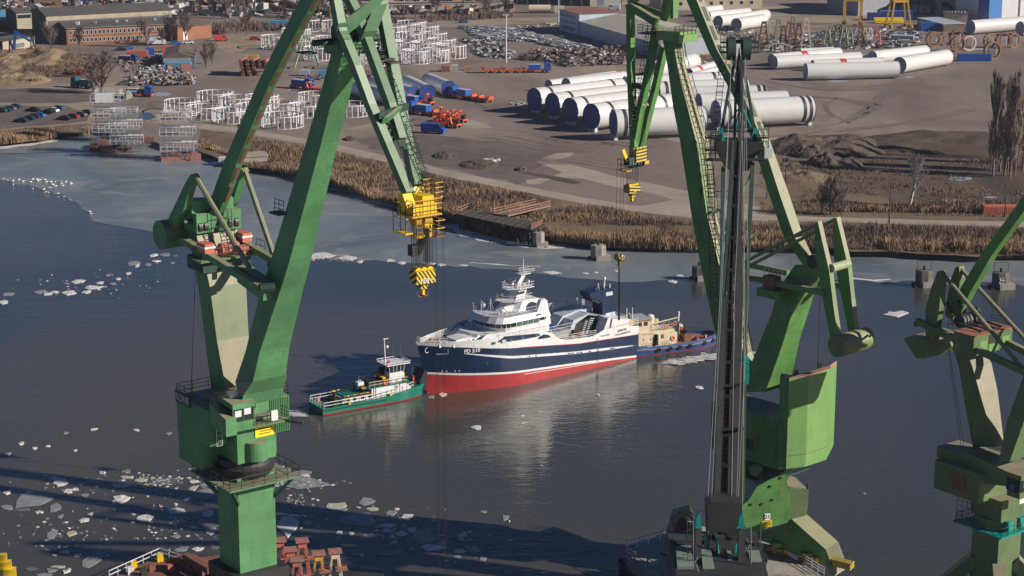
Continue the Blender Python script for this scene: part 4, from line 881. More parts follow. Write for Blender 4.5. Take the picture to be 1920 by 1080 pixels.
letters('lettering', '21', .75, p0 - Fp.a * .05, Fp.u, (0, 0, 1), BLACK, c3, .012)
p0 = Fp.P(1438, 982, -.06); MB().obox(p0, Fp.u * .68, Fp.a * .03, (0, 0, .42)).build('warning_sign', YELLOW, c3)
for k in range(3):
    for q in range(7):
        c_ = p0 - Fp.a * .045 + Fp.u * (-.5 + .165 * q) + Vector((0, 0, .22 - .2 * k)); MB().obox(c_, Fp.u * .06, Fp.a * .005, (0, 0, .04)).build('sign_mark', BLACK, c3)
for x, y in ((1408, 946), (1448, 937), (1428, 945), (1444, 912), (1464, 896)):
    p0 = Fp.P(x, y, -.05); MB().obox(p0, Fp.u * .14, Fp.a * .08, (0, 0, .14)).build('junction_box', SOOT, c3)
for x, y, t in ((1475, 900, .3), (1514, 917, .35)): p0 = Fp.P(x, y, t); MB().tube(p0, p0 + Vector((0, 0, .8)), .14, .14, 6).build('lifting_lug', SOOT, c3)
# railing of the pier edge behind the leg
mb = MB(); mb.rail([G(1466, 1030, 2.2), G(1500, 1052, 2.2), G(1545, 1080, 2.2)], 1.15, 1.3, .05, 2); mb.build('pier_railing', WHITEF, label='white tube railing along pier edge behind the sloping green crane leg', cat='railing')

# ================= crane 4: faded crane cut by the right edge
C4 = Frame((59, 228), (.6, -.8)); c4 = thing('harbour_crane', C4.W(0, 0, 2), 'dirty green crane at right edge with hexagonal counterweight and red roofed cabin', 'crane', 'shipyard cranes')
T = -1
mm, mi = girder(C4, [(1867, 1824, 1884, 838), (1856, 1817, 1880, 800), (1838, 1806, 1873, 740), (1824, 1798, 1862, 690), (1806, 1788, 1842, 655), (1800, 1785, 1838, 635)], T)
MB().loft(mm).build('mast', GREEN4, c4)
MB().loft(girder(C4, [(1893, 1872, 1960, 866), (1920, 1888, 1975, 790), (1952, 1921, 2000, 700), (1990, 1955, 2040, 560), (2030, 2000, 2070, 400), (2060, 2035, 2092, 250)], T, 3.0)[0]).build('boom', GREEN4, c4)
tb, ti = girder(C4, [(1800, 1778, 1808, 590), (1818, 1795, 1828, 550), (1860, 1838, 1870, 478), (1912, 1890, 1922, 407), (1975, 1953, 1985, 318), (2040, 2018, 2050, 225)], T, 1.6)
MB().loft(tb).build('tie_beam', GREEN3, c4)
mb = MB()
for k in range(16):
    p = C4.P(1806 + 7.4 * k, 560 - 10.4 * k, .6); mb.obox(p, C4.u * .1, C4.a * .3, (0, 0, .15))
mb.tube(C4.P(1822, 530, .9), C4.P(1920, 385, .9), .04, .04, 4, False); mb.build('beam_handrail', SOOT, c4)
for t, pts in ((-2.6, [(1762, 508), (1768, 507), (1770, 530), (1766, 575), (1756, 640), (1746, 640), (1740, 628), (1740, 578), (1750, 540)]), (2.2, [(1796, 500), (1803, 499), (1805, 520), (1800, 560), (1790, 600), (1776, 590), (1782, 550), (1788, 520)])):
    b_ = [C4.sz(x, y, t) for x, y in pts]; MB().prism([C4.W(s, t - .45, z) for s, z in b_], C4.a * .9).build('counterweight_lever', GREEN4, c4)
# hexagonal counterweight
cw = [(1697, 639), (1720, 628), (1748, 622), (1772, 640), (1767, 662), (1746, 671), (1727, 671)]
b_ = [C4.sz(x, y, -3.0) for x, y in ((1695, 637), (1700, 631), (1738, 622), (1741, 640), (1727, 671), (1722, 670))]
sx = C4.sz(1698, 640, -3.0)[0]; s1 = C4.sz(1727, 668, -3.0); 
hexp = [(sx - .2, b_[0][1] + .2), (sx + 1.4, b_[0][1] + 1.0), (sx + 4.0, b_[0][1] + .9), (sx + 4.3, b_[0][1] - .4), (sx + 3.2, b_[0][1] - 1.6), (sx + 2.0, b_[0][1] - 1.8)]
MB().prism([C4.W(s, -3.2, z) for s, z in hexp], C4.a * 5.6).build('counterweight_block', GREEN4, c4)
for t, e0, e1 in ((-2.6, (1769, 515), (1925, 700)), (2.2, (1802, 505), (1935, 650))): MB().tube(C4.P(*e0, t), C4.P(*e1, t), .26, .26, 8).build('lever_rod', GREEN4, c4)
for t, e0, e1 in ((-3.2, (1719, 602), (1800, 640)), (-3.0, (1833, 656), (1935, 703)), (2.6, (1880, 638), (1940, 668))): MB().beam(C4.P(*e0, t), C4.P(*e1, t), .65, .75, C4.a).build('luffing_rack', GREEN4, c4)
MB().beam(C4.P(1719, 602, -3.2), C4.P(1720, 612, -3.2), .65, .6, C4.a).build('rack_end', GREEN4, c4)
# drive cabin with red roof
r0_ = C4.sz(1826, 640, -3.6); l0_ = C4.sz(1788, 630, -3.6); tt = C4.sz(1826, 634, -3.6)
f1 = C4.sz(1893, 612, 3.0)
s_f = r0_[0]; s_b = l0_[0]; zt4 = C4.sz(1826, 632, -3.6)[1]; zb4 = C4.sz(1826, 669, -3.6)[1]
bx(C4, s_b, s_f, -3.6, 3.4, zb4, zt4).build('drive_cabin', GREEN4, c4); bx(C4, s_b - .1, s_f + .1, -3.7, 3.5, zt4, zt4 + .12).build('cabin_roof', paint('red_oxide_roof', (.30, .13, .085), .8, .4, .4, rust=.4, rustcol=(.25, .2, .14)), c4)
for t in (-1.9, 2.2): bx(C4, s_f, s_f + .05, t - .7, t + .7, zb4 + .4, zb4 + 1.6).build('cabin_panel', GREEN3B, c4)
bx(C4, s_f, s_f + .05, -.9, .9, zb4 + 1.1, zb4 + 2.2).build('cabin_window', GREYST, c4); bx(C4, s_f, s_f + .06, -.9, .9, zb4 + .1, zb4 + 1.0).build('cabin_panel', GREEN3B, c4)
mb = MB()
for k in range(4): mb.beam(C4.W(s_b - 1.0, -2.6 + k * 1.2, zt4 + .9), C4.W(s_f - .6, -1.6 + k * 1.2, zt4 + .25), .2, .2)
mb.build('roof_cable_tray', GREYST, c4)
mb = MB(); mb.rail([C4.W(s_b, 3.2, zt4), C4.W(s_f, 3.2, zt4)], 1.1, 1.2, .04, 2); mb.rail([C4.W(s_b - 1.4, -3, zt4 + .1), C4.W(s_b - 1.4, 3, zt4 + .1)], 1.2, .8, .04, 2); mb.build('roof_railing', DKGREEN, c4)
for t in (-1.8, -1.2, -.6, .3, .9): drum(C4, s_b - .6, t - .2, t + .2, zt4 + .9, .85, 16).build('rope_sheave', SOOT, c4)
mb = MB(); rr = random.Random(8)
for k in range(10): mb.beam(C4.P(1768 + k * 7, 570 + rr.uniform(-6, 10), rr.uniform(-2, 2)), C4.P(1778 + k * 7, 580 + rr.uniform(-6, 10), rr.uniform(-2, 2)), .2, .25)
mb.build('mast_head_linkage', DKGREEN, c4)
for k in range(3): MB().beam(C4.P(1785 + 4 * k, 581, 0), C4.P(1789 + 4 * k, 592, 0), .16, .2).build('teal_strut', TEAL, c4)
# house of crane 4
a0 = C4.sz(1837, 890, -4.4); a1 = C4.sz(1753, 871, -4.4); a2 = C4.sz(1838, 946, -4.4)
bx(C4, a1[0], a0[0], -4.4, 4.2, a2[1], a0[1]).build('machinery_house', GREEN4, c4)
MB().prism([C4.W(s, -4.43, z) for s, z in ((a1[0] + 2.5, a2[1] + .8), (a1[0] + 5.0, a2[1] + .8), (a1[0] + 5.0, a0[1] - .8), (a1[0] + 2.5, a0[1] - .8))], C4.a * .06).build('house_door', RUST, c4)
b0 = C4.sz(1888, 903, -3.2); b1 = C4.sz(1800, 845, -3.2); b2 = C4.sz(1800, 880, -3.2)
MB().prism([C4.W(b1[0], -3.2, b1[1]), C4.W(b1[0], -3.2, b2[1]), C4.W(b1[0] + (b0[0] - b1[0]) * .4, -3.2, b2[1] - .9), C4.W(b0[0], -3.2, b0[1] - .6), C4.W(b0[0], -3.2, b0[1] + 1.2), C4.W(b1[0] + (b0[0] - b1[0]) * .5, -3.2, b1[1] - .2)], C4.a * 3.0).build('cabin_passage', GREEN4, c4)
bx(C4, b1[0] - 3.6, b1[0], -3.2, .8, b1[1] - 1.8, b1[1] - .4).build('tail_box', GREEN4, c4)
b0c = b0[0]; bx(C4, b0c, b0c + 2.0, -3.3, -.9, b0[1] - .9, b0[1] + .7).build('cabin_window', GLASS, c4); bx(C4, b0c, b0c + 2.2, -3.4, -.8, b0[1] + .7, b0[1] + 1.3).build('cabin_roof', GREEN4, c4); bx(C4, b0c + .2, b0c + 2.1, -3.35, -.85, b0[1] - 1.6, b0[1] - .9).build('cabin_base', GREEN4, c4)
bx(C4, b0c + 1.9, b0c + 2.05, -2.6, -1.7, b0[1] - .3, b0[1] + .5).build('cabin_blind', WHITE, c4); bx(C4, b0c + .5, b0c + 1.2, -3.36, -3.3, b0[1] - .8, b0[1] - .1).build('blue_seat', BLUEP, c4)
bx(C4, b0c + 1.0, b0c + 1.1, -2.0, .6, b0[1] - 2.8, b0[1] - 1.7).build('white_board', WHITE, c4)
zc = C4.sz(1866, 982, 0)[1]
bx(C4, -2.05, 2.05, -2.05, 2.05, 2, zc).build('column', GREEN4, c4)
bx(C4, -3.6, 3.6, -3.6, 3.6, zc, zc + .15).build('walkway', TEAL, c4)
mb = MB(); mb.rail([C4.W(s, t, zc + .15) for s, t in ((-3.5, -3.5), (3.5, -3.5), (3.5, 3.5), (-3.5, 3.5))], 1.1, 1.2, .04, 1, True); mb.build('walkway_railing', DKGREEN, c4)
MB().loft([[C4.W(r * math.cos(q), r * math.sin(q), z) for q in [math.pi * 2 * k / 20 for k in range(20)]] for r, z in ((2.7, zc + .15), (2.7, zc + 1.4))]).build('slewing_ring', GREEN4, c4)
for t in (-1.6, .6): bx(C4, 2.4, 3.0, t, t + .9, zc + .3, zc + 1.5).build('slewing_motor', TEAL, c4)
bx(C4, -2.3, 2.4, -2.3, 2.3, zc + 1.4, a2[1] + .3).build('slewing_body', GREEN4, c4)
q = C4.P(1807, 980, -2.6); mb = MB(); mb.obox(q, C4.u * 1.2, C4.a * .6, (0, 0, .08)); mb.rail([q - C4.u * 1.2, q + C4.u * 1.2], 3.4, .9, .04, 4); mb.build('stair_cage', SOOT, c4)
for s in (-7, 7):
    for t in (-6, 6): MB().beam(C4.W(s * .25, t * .25, 9), C4.W(s, t, 2), 1.6, 1.6).build('portal_leg', GREEN4, c4)
p = C4.P(1777, 650, -3.1); ropes([p, C4.P(1780, 655, -2.0)], [C4.P(1802, 836, -3.1), C4.P(1808, 838, -2.0)], 'guy_rope', 'two thin ropes left of the crane at the right edge', .04)

# ================= crane 2: dark crane seen edge on in front of the leaf green one
C2 = Frame((21.6, 196), (.11, .994)); c2 = thing('harbour_crane', C2.W(0, 0, 2), 'dark slender crane seen edge on with teal brackets and open slotted jib', 'crane', 'shipyard cranes')
# its lateral axis is screen horizontal, so it is laid out in an upright lateral frame at its own depth
def K2(x, y, dep): return G(x, y, 0) if dep is None else CAMP + ray(x, y) * (dep / ray(x, y).y)
def bar2(pts, name, mat, wd, dp):
    """pts: (x, y, depth in metres); wd width per point in metres across, dp depth of section"""
    ps = [K2(*p) for p in pts]; e = (ps[-1] - ps[0]).normalized(); X = Vector((1, 0, 0)) - e * e.x; X.normalize(); N_ = e.cross(X); rings = []
    for k, p in enumerate(ps):
        w_ = wd[k] / 2 if isinstance(wd, (list, tuple)) else wd / 2; d_ = dp / 2
        rings.append([p + X * w_ + N_ * d_, p - X * w_ + N_ * d_, p - X * w_ - N_ * d_, p + X * w_ - N_ * d_])
    return MB().loft(rings).build(name, mat, c2)
JD = lambda y: 196 + (1000 - y) * .030          # the jib leans away as it rises
def jb2(xa, ya, xb, yb, name, mat, wa, wb, dp=.8, dd=0.0): return bar2([(xa, ya, JD(ya) + dd), (xb, yb, JD(yb) + dd)], name, mat, [wa, wb], dp)
jb2(1342, 960, 1357, 560, 'jib_side_plate', SOOT, .62, .48, 1.4); jb2(1357, 560, 1374, 265, 'jib_side_plate', DKGREEN, .48, .22, 1.0)
jb2(1380, 960, 1384, 560, 'jib_main_plate', GREYST, 1.0, .92, .5); jb2(1384, 560, 1388, 265, 'jib_main_plate', GREYST, .92, .22, .5)
jb2(1348.5, 960, 1364, 560, 'jib_inner_flange', GREYST, .13, .12, .5); jb2(1364, 560, 1376.5, 265, 'jib_inner_flange', GREYST, .12, .12, .5)
jb2(1366, 960, 1373, 560, 'jib_inner_flange', GREYST, .32, .2, .5); jb2(1373, 560, 1383, 265, 'jib_inner_flange', GREYST, .2, .14, .5)
jb2(1357, 960, 1368, 560, 'jib_ladder_channel', BLACK, .85, .5, .1, .5); jb2(1368, 560, 1380, 300, 'jib_ladder_channel', BLACK, .5, .3, .1, .5)
jb2(1391.5, 960, 1396, 560, 'jib_edge_flange', GREEN3, .09, .09, .6); jb2(1396, 560, 1391.5, 265, 'jib_edge_flange', GREEN3, .09, .09, .6)
jb2(1370.5, 960, 1377, 560, 'jib_edge_flange', GREEN3, .06, .06, .6); jb2(1377, 560, 1385, 265, 'jib_edge_flange', GREEN3, .06, .06, .6)
for y in (925, 872, 815, 742, 678, 618, 565, 505, 445, 385, 330):
    k = (960 - y) / 400 if y > 560 else 1; xc = 1357 + (960 - y) / 400 * 11 if y > 560 else 1368 + (560 - y) / 295 * 12; ww = (1.0 if y > 560 else .75) * (1 - (960 - y) / 1500)
    p = K2(xc, y, JD(y) - .1); MB().obox(p, (ww / 2 + .1, 0, 0), (0, .3, 0), (0, 0, .16)).build('jib_cross_plate', GREYST, c2)
    MB().obox(p + Vector((0, 0, -.3)), (ww / 2 * .6, 0, 0), (0, .2, 0), (0, 0, .1)).build('slot_arch', BLACK, c2)
ms = MB(); ladder(ms, K2(1357, 955, JD(955) + .3), K2(1379, 300, JD(300) + .3), (1, 0, 0), .42, .03, .5); ms.build('jib_ladder', YELLOWO, c2)
# upper part: pointed jib top and sheave head
jb2(1386, 265, 1386, 92, 'jib_top_plate', GREYST, .30, .1, .4)
MB().prism([K2(x, y, JD(y) - .1) for x, y in ((1378, 150), (1386, 88), (1394, 150), (1395, 262), (1390, 262), (1389, 175), (1382, 175), (1380, 262), (1375, 262))], (0, .3, 0)).build('jib_fork', GREYST, c2)
for x0, x1 in ((1378, 1352), (1391, 1415)):
    bar2([(x0, 112, JD(112)), ((x0 + x1) / 2 + (1 if x1 > x0 else -1), 180, JD(180) + 1.5), (x1, 250, JD(250) + 3)], 'stay_leg', DKGREEN, .32, .35)
    bar2([(x1, 240, JD(245) + 2.8), (x1 + (2 if x1 > 1386 else -2), 268, JD(265) + 3)], 'stay_bracket', TEAL, [.3, 1.15], .8)
    MB().obox(K2(x1 + (1 if x1 > 1386 else -1), 257, JD(257) + 2.4), (.2, 0, 0), (0, .05, 0), (0, 0, .35)).build('bracket_slot', BLACK, c2)
a = K2(1350, 246, JD(246) + 3); b = K2(1418, 246, JD(246) + 3); MB().beam(a, b, .3, .25).build('stay_spreader', DKGREEN, c2)
for xa, ya, xb, yb in ((1363, 237, 1384, 205), (1380, 240, 1384, 212), (1394, 238, 1392, 205), (1408, 238, 1394, 205)):
    MB().tube(K2(xa, ya, JD(ya) + 2.5), K2(xb, yb, JD(yb) + 1), .09, .09, 5).build('stay_brace', TEAL, c2)
for x, w_ in ((1371, 8), (1399, 9)):
    p = K2(x, 92, JD(92)); MB().tube(p - Vector((.45, 0, 0)), p + Vector((.45, 0, 0)), 1.25, 1.25, 20).build('top_sheave', DKGREEN, c2)
    MB().prism([K2(xx, yy, JD(90) - .5) for xx, yy in ((x - w_, 71), (x + w_, 71), (x + w_, 92), (x + 4, 106), (x, 112), (x - 5, 104), (x - w_, 92))], (0, 1.0, 0)).build('sheave_cheek', DKGREEN, c2)
MB().obox(K2(1386, 78, JD(80)), (.9, 0, 0), (0, .3, 0), (0, 0, .2)).build('head_beam', DKGREEN, c2)
for x in (1357, 1415):
    p = K2(x, 98, JD(95)); mb = MB(); mb.obox(p + Vector((0, 0, 0)), (.42, 0, 0), (0, .6, 0), (0, 0, .05)); mb.obox(p + Vector((0, 0, 1.1)), (.42, 0, 0), (0, .05, 0), (0, 0, .09)); mb.obox(p + Vector((0, 0, .55)), (.42, 0, 0), (0, .05, 0), (0, 0, .05)); mb.rail([p - Vector((.4, 0, 0)), p + Vector((.4, 0, 0))], 1.9, .4, .04, 2); mb.build('head_platform', DKGREEN, c2)
# mast house below the brackets with its galleries, and the splayed mast legs
MB().prism([K2(x, y, JD(285) + 2.6) for x, y in ((1344, 266), (1424, 266), (1424, 284), (1412, 300), (1404, 320), (1368, 320), (1357, 310), (1350, 296), (1343, 284))], (0, 3.0, 0)).build('mast_head_box', GREYST, c2)
for x0, x1 in ((1322, 1350), (1421, 1440)):
    for y in (258, 281, 300):
        a = K2(x0, y, JD(280) + 3); b = K2(x1, y, JD(280) + 3); MB().beam(a, b, .9, .12).build('gallery_floor', SOOT, c2)
    mb = MB(); mb.rail([K2(x0, 300, JD(280) + 2.6), K2(x1, 300, JD(280) + 2.6)], 4.2, .5, .05, 5); mb.build('gallery_cage', SOOT, c2)
a = K2(1326, 299, JD(300) + 2); b = K2(1422, 299, JD(300) + 2); MB().beam(a, b, .25, .3).build('gallery_beam', SOOT, c2)
MB().obox(K2(1440, 287, JD(287) + 2.4), (.42, 0, 0), (0, .3, 0), (0, 0, .55)).build('floodlight_box', WHITE, c2)
bar2([(1356, 312, JD(312) + 3.5), (1352, 560, JD(560) + 3.5), (1338, 940, JD(940) + 3.5)], 'mast_leg', DKGREEN, .42, .5)
bar2([(1411, 305, JD(305) + 3.5), (1399, 560, JD(560) + 3.5), (1392, 940, JD(940) + 3.5)], 'mast_leg', DKGREEN, .42, .5)
for ya, yb in ((320, 440), (440, 560)):
    MB().tube(K2(1357, yb, JD(yb) + 3.5), K2(1410, ya, JD(ya) + 3.5), .09, .09, 5).build('mast_brace', TEAL, c2)
ms = MB(); ladder(ms, K2(1338, 560, JD(560) + 4), K2(1332, 310, JD(310) + 4), (1, 0, 0), .7, .05, .45); ladder(ms, K2(1335, 300, JD(300) + 4), K2(1356, 110, JD(110) + 2), (1, 0, 0), .7, .045, .45); ms.build('mast_ladder', SOOT, c2)
ms = MB()
for k in range(30): ms.hoop(K2(1338 - 6 * k / 29, 560 - 250 * k / 29, JD(430) + 3.6), (0, .1, 1), .45, .025, n=8, m=3)
for k in range(16): ms.hoop(K2(1335 + 21 * k / 15, 300 - 190 * k / 15, JD(200) + 2.6), (0, .1, 1), .45, .025, n=8, m=3)
ms.build('ladder_cage', SOOT, c2)
MB().prism([K2(x, y, JD(690)) for x, y in ((1394, 672), (1405, 672), (1404, 720), (1398, 722), (1394, 700))], (0, .8, 0)).build('side_platform', TEAL, c2)
for k, y in enumerate((680, 692, 704)): MB().obox(K2(1400, y, JD(y) - .3), (.35, 0, 0), (0, .05, 0), (0, 0, .06)).build('platform_rung', TEAL, c2)
mb = MB()
for x0, x1 in ((1334, 1353), (1327, 1350), (1372, 1377), (1381, 1394), (1384, 1403)):
    mb.tube(K2(x0, 940, JD(940) - 1), K2(x1, 560, JD(560) - 1), .035, .035, 4, False); mb.tube(K2(x1, 560, JD(560) - 1), K2(1372 if x1 < 1370 else 1398, 95, JD(95) - .4), .035, .035, 4, False)
mb.build('hoist_rope', STEELG, c2)
for y, x0, x1 in ((724, 1342, 1386), (806, 1338, 1390)):
    MB().beam(K2(x0 - 2, y, JD(y) - .5), K2(x1 + 4, y - 3, JD(y) - .5), .6, .14).build('rope_guide', SOOT, c2)
# foot: two pillars with teal caps, deck house, ladders
for x0, wd in ((1309.5, 11), (1390, 13)):
    bar2([(x0 - 1, 1075, 188), (x0, 985, 190)], 'pillar', SOOT if x0 < 1350 else GREYST, .62, .8)
    MB().prism([K2(x, y, 189.2) for x, y in ((x0 - 6, 991), (x0 - 4, 972), (x0 + 3, 960), (x0 + 5, 977), (x0 + 6, 991))], (0, .8, 0)).build('pillar_cap', TEAL, c2)
    MB().obox(K2(x0 - 2, 1075, 188.2), (.38, 0, 0), (0, .5, 0), (0, 0, .6)).build('pillar_foot', TEAL, c2)
MB().prism([K2(x, y, 195) for x, y in ((1326, 952), (1334, 942), (1392, 944), (1390, 1020), (1360, 1045), (1330, 1045))], (0, 3.0, 0)).build('mast_foot', SOOT, c2)
zr = K2(1350, 1045, 190).z
for x0, x1, yf, yb in ((1270, 1302, 1062, 1042), (1409, 1433, 1071, 1050), (1318, 1340, 1066, 1042), (1368, 1379, 1072, 1046)):
    a = K2(x0, yf, 186); b = K2(x1, yf, 186); z = a.z
    MB().prism([(a.x, a.y, z), (b.x, b.y, z), (b.x, b.y + 4.4, z + .5), (a.x + .2, a.y + 4.4, z + .5)], (0, 0, -7)).build('deck_locker', paint('pale_green_deck', (.16, .21, .17), .6, .2, .5), c2)
a = K2(1268, 1078, 184.5); b = K2(1440, 1078, 184.5); MB().prism([(a.x, a.y, a.z), (b.x, b.y, b.z), (b.x + .3, b.y + 12, b.z), (a.x, a.y + 12, a.z)], (0, 0, -5)).build('machinery_house', SOOT, c2)
MB().prism([K2(x, y, 205) for x, y in ((1262, 1003), (1268, 985), (1300, 975), (1312, 1000), (1318, 1048), (1250, 1048))], (0, 5, 0)).build('side_house', DKGREEN, c2)
for x0, y0, y1 in ((1294, 1060, 975), (1402, 1066, 985)):
    ms = MB(); ladder(ms, K2(x0, y0, 187), K2(x0, y1, 188), (1, 0, 0), .55, .04, .45); ms.build('ladder', SOOT, c2)
    ms = MB(); ms.tube(K2(x0 - 5, y1 + 3, 187.4), K2(x0 + 6, y1 + 3, 187.4), .05, .05, 5); ms.tube(K2(x0 + 6, y1 + 3, 187.4), K2(x0 + 6, y0, 187.4), .05, .05, 5); ms.build('handrail', STEELG, c2)
bx(C2, -3, 10, -6, 6, 2, 12).build('portal', DKGREEN, c2)
for k in range(7):
    x = 1322 + k * 9; y0 = 1055 + (k % 3) * 8; MB().beam(K2(x, y0, 190), K2(x + (-1) ** k * 5, y0 - 60 + k * 4, 191), .16, .2).build('winch_strut', [TEAL, SOOT, DKGREEN][k % 3], c2)
rr = random.Random(21)
for k in range(60):
    x = rr.uniform(1265, 1435); y = rr.uniform(1000, 1078); q = K2(x, y, 186 + (1078 - y) * .12); s = rr.uniform(.12, .5)
    if k % 3: MB().obox(q, (s, 0, 0), (0, s * 1.2, 0), (0, 0, s * rr.uniform(.3, 1.2))).build('deck_machine', [SOOT, DKGREEN, GREYST, BLACK][k % 4], c2)
    else: MB().tube(q - Vector((0, 0, 1)), q + Vector((rr.uniform(-1, 1), rr.uniform(-1, 1), rr.uniform(.6, 1.6))), .06, .06, 5).build('deck_pipe', [STEELG, SOOT][k % 2], c2)
for k in range(6): MB().tube(K2(1325 + k * 11, 1068, 189), K2(1333 + k * 11, 1068, 189), .5, .5, 10).build('winch_drum', SOOT, c2)
# big cable reel beside it
rc = K2(1284, 981, 205); reel = thing('cable_reel', rc, 'large dark spoked cable reel left of the edge-on crane', 'cable reel')
X = Vector((.95, -.3, 0)); AX = Vector((.35, .93, 0))
for d in (-.35, .35):
    MB().hoop(rc + AX * d, AX, 1.35, .07, n=28).build('reel_rim', SOOT, reel)
    mb = MB()
    for k in range(24):
        q = math.pi * 2 * k / 24; dr = X * math.cos(q) + Vector((0, 0, math.sin(q))); mb.tube(rc + AX * d + dr * .6, rc + AX * d + dr * 1.35, .03, .03, 4, False)
    mb.build('reel_spokes', SOOT, reel)
MB().tube(rc - AX * .5, rc + AX * .5, .72, .72, 20).build('reel_core', BLACK, reel)
mb = MB(); mb.beam(rc - Vector((0, 0, .2)), Vector((rc.x + .8, rc.y + .6, 6)), .3, .3); mb.beam(rc - Vector((0, 0, .2)), Vector((rc.x - .8, rc.y, 6)), .3, .3); mb.build('reel_stand', SOOT, reel)
# pier railings and clutter
def striped_rail(px, z, name, label, mat=WHITEF, red=True, n=5):
    root = thing(name, G(*px[0], z), label, 'railing'); P_ = [G(x, y, z) for x, y in px]
    for i, (a, b) in enumerate(zip(P_[:-1], P_[1:])):
        mb = MB()
        for p in (a.lerp(b, .03), a.lerp(b, .97)): mb.tube(p, p + Vector((0, 0, 1.25)), .07, .07, 6)
        mb.tube(a.lerp(b, .03) + Vector((0, 0, .65)), a.lerp(b, .97) + Vector((0, 0, .65)), .055, .055, 6); mb.build('rail_frame', mat, root)
        for q in range(6):
            u0, u1 = .03 + .94 * q / 6, .03 + .94 * (q + 1) / 6; MB().tube(a.lerp(b, u0) + Vector((0, 0, 1.25)), a.lerp(b, u1) + Vector((0, 0, 1.25)), .075, .075, 6).build('hand_bar', REDP if (q % 2 == 0 and red) else mat, root)
    return root
striped_rail([(1174, 1031), (1195, 1026), (1216, 1020), (1238, 1013), (1250, 1008), (1268, 1001)], 2.2, 'pier_railing', 'red and white striped railing along the sunny back edge of pier')
striped_rail([(1168, 1040), (1190, 1052), (1214, 1064), (1240, 1078), (1262, 1090)], 2.2, 'pier_railing', 'bluish shaded railing along the left edge of the concrete pier', STEELG, False)
for i, (x, y) in enumerate(((1165, 1055), (1166, 1068))):
    p = G(x, y, .9); MB().hoop(p, (1, .3, 0), .5, .22, n=16, m=6).build('tyre_fender', BLACK, label=['black tyre fender hanging at pier corner, upper one', 'black tyre fender hanging at pier corner, lower one'][i], cat='fender')
p = G(1180, 1066, .4); mb = MB(); root = thing('depth_marker', p, 'red and white banded depth marker on the pier wall', 'marker')
for k in range(5): MB().tube(p + Vector((0, 0, k * .4)), p + Vector((0, 0, k * .4 + .4)), .12, .12, 8).build('marker_band', WHITE if k % 2 else REDP, root)
def bollard(x, y, label, m=YELLOW):
    p = G(x, y, 2.2); r = thing('bollard', p, label, 'bollard'); MB().tube(p, p + Vector((0, 0, .6)), .32, .2, 10).build('bollard_post', m, r); MB().tube(p + Vector((0, 0, .6)), p + Vector((0, 0, .85)), .4, .42, 10).build('bollard_cap', m, r)
bollard(1254, 1012, 'yellow bollard near the dark cable reel on the pier'); bollard(1259, 1066, 'yellow bollard on striped pier planks beside the pale locker')
tp_ = thing('timber_deck', G(1255, 1055, 2.2), 'dark slatted timber deck patch on the pier below the reel', 'timber deck')
for i in range(16):
    a = G(1238 + i * 2.1, 1036 + i * .9, 2.27); MB().beam(a, a + Vector((3.6, -6.0, 0)) * .8, .22, .1).build('plank', WOODD if i % 2 else WOOD, tp_)
# ---------------------------------------------------------------- the fishing vessel
SO = (19.128, 352.562); SD = Vector((-.7852, -.6192, 0)); HB = 5.6
S = Frame(SO, SD); 
if S.a.dot(Vector((.619, -.785, 0))) < 0: S = Frame(SO, SD, True)     # a points towards the camera
ship = thing('fishing_vessel', S.W(20, 0, 0), 'navy hulled fishing vessel with white superstructure and red bottom lettered FD 510', 'ship')
def interp(x, tab):
    if x <= tab[0][0]: return tab[0][1]
    for (a, b), (c, d) in zip(tab[:-1], tab[1:]):
        if x <= c: return b + (d - b) * (x - a) / (c - a)
    return tab[-1][1]
TOPZ = [(-.8, 5.95), (4.4, 6.75), (8.1, 6.75), (9.6, 6.2), (11, 5.95), (16.6, 6.35), (18.2, 6.9), (19.6, 8.2), (21, 8.75), (28.8, 9.25), (39, 9.35), (45, 9.8)]
BLUEZ = [(0, 4.5), (13.7, 5.15), (28.8, 7.0), (36.9, 8.3), (42.5, 9.0), (45, 9.15)]
BOOTZ = [(0, .22), (14.3, 1.37), (28.8, 2.34), (37, 3.1), (43, 3.75), (45, 3.9)]
stem = lambda z: 42.85 + max(0, z) * .19 + (max(0, z - 6) ** 2) * .03
def hbr(s, z):
    st = stem(z); f = min(1, max(0, (s - 25) / (st - 25))); p = 1.75 + .12 * max(0, z)
    b = HB * (1 - f ** p)
    if z < 0: b *= .9
    return max(b, .03)
N_ST = 60; rows = []
def hull_rows(s):
    bz, tz, oz = BLUEZ, TOPZ, BOOTZ
    o = interp(s, oz); b = interp(s, bz); t = max(interp(s, tz), b + .12)
    return [-1.2, 0.0, o * .6, o, o + .38, o + .4 + (b - o - .4) * .2, o + .4 + (b - o - .4) * .4, o + .4 + (b - o - .4) * .6, o + .4 + (b - o - .4) * .8, b, b + (t - b) * .5, t]
MI = [0, 0, 0, 1, 2, 2, 2, 2, 2, 1, 1]
mb = MB(); fr = [i / N_ST for i in range(N_ST + 1)]
for side in (1, -1):
    G_ = []
    for f in fr:
        col = []
        s_nom = f * 43
        zr_ = hull_rows(s_nom)
        for z in zr_:
            s = -.5 * (max(0, z) / 6) * (1 - f) + f * stem(z)
            col.append(S.W(s, side * hbr(s, z), z))
        G_.append(col)
    for r in range(11):
        mb.cm = {0: 0, 1: 1, 2: 2}[MI[r]]
        vs = [p for c in G_ for p in (c[r], c[r + 1])]
        mb.add(vs, [(2 * i, 2 * i + 2, 2 * i + 3, 2 * i + 1) for i in range(N_ST)])
zr_ = hull_rows(0)
for r in range(11):
    mb.cm = MI[r]; z0, z1 = zr_[r], zr_[r + 1]; s0 = -.5 * max(0, z0) / 6; s1 = -.5 * max(0, z1) / 6
    mb.add([S.W(s0, HB, z0), S.W(s0, -HB, z0), S.W(s1, -HB, z1), S.W(s1, HB, z1)], [(0, 1, 2, 3)])
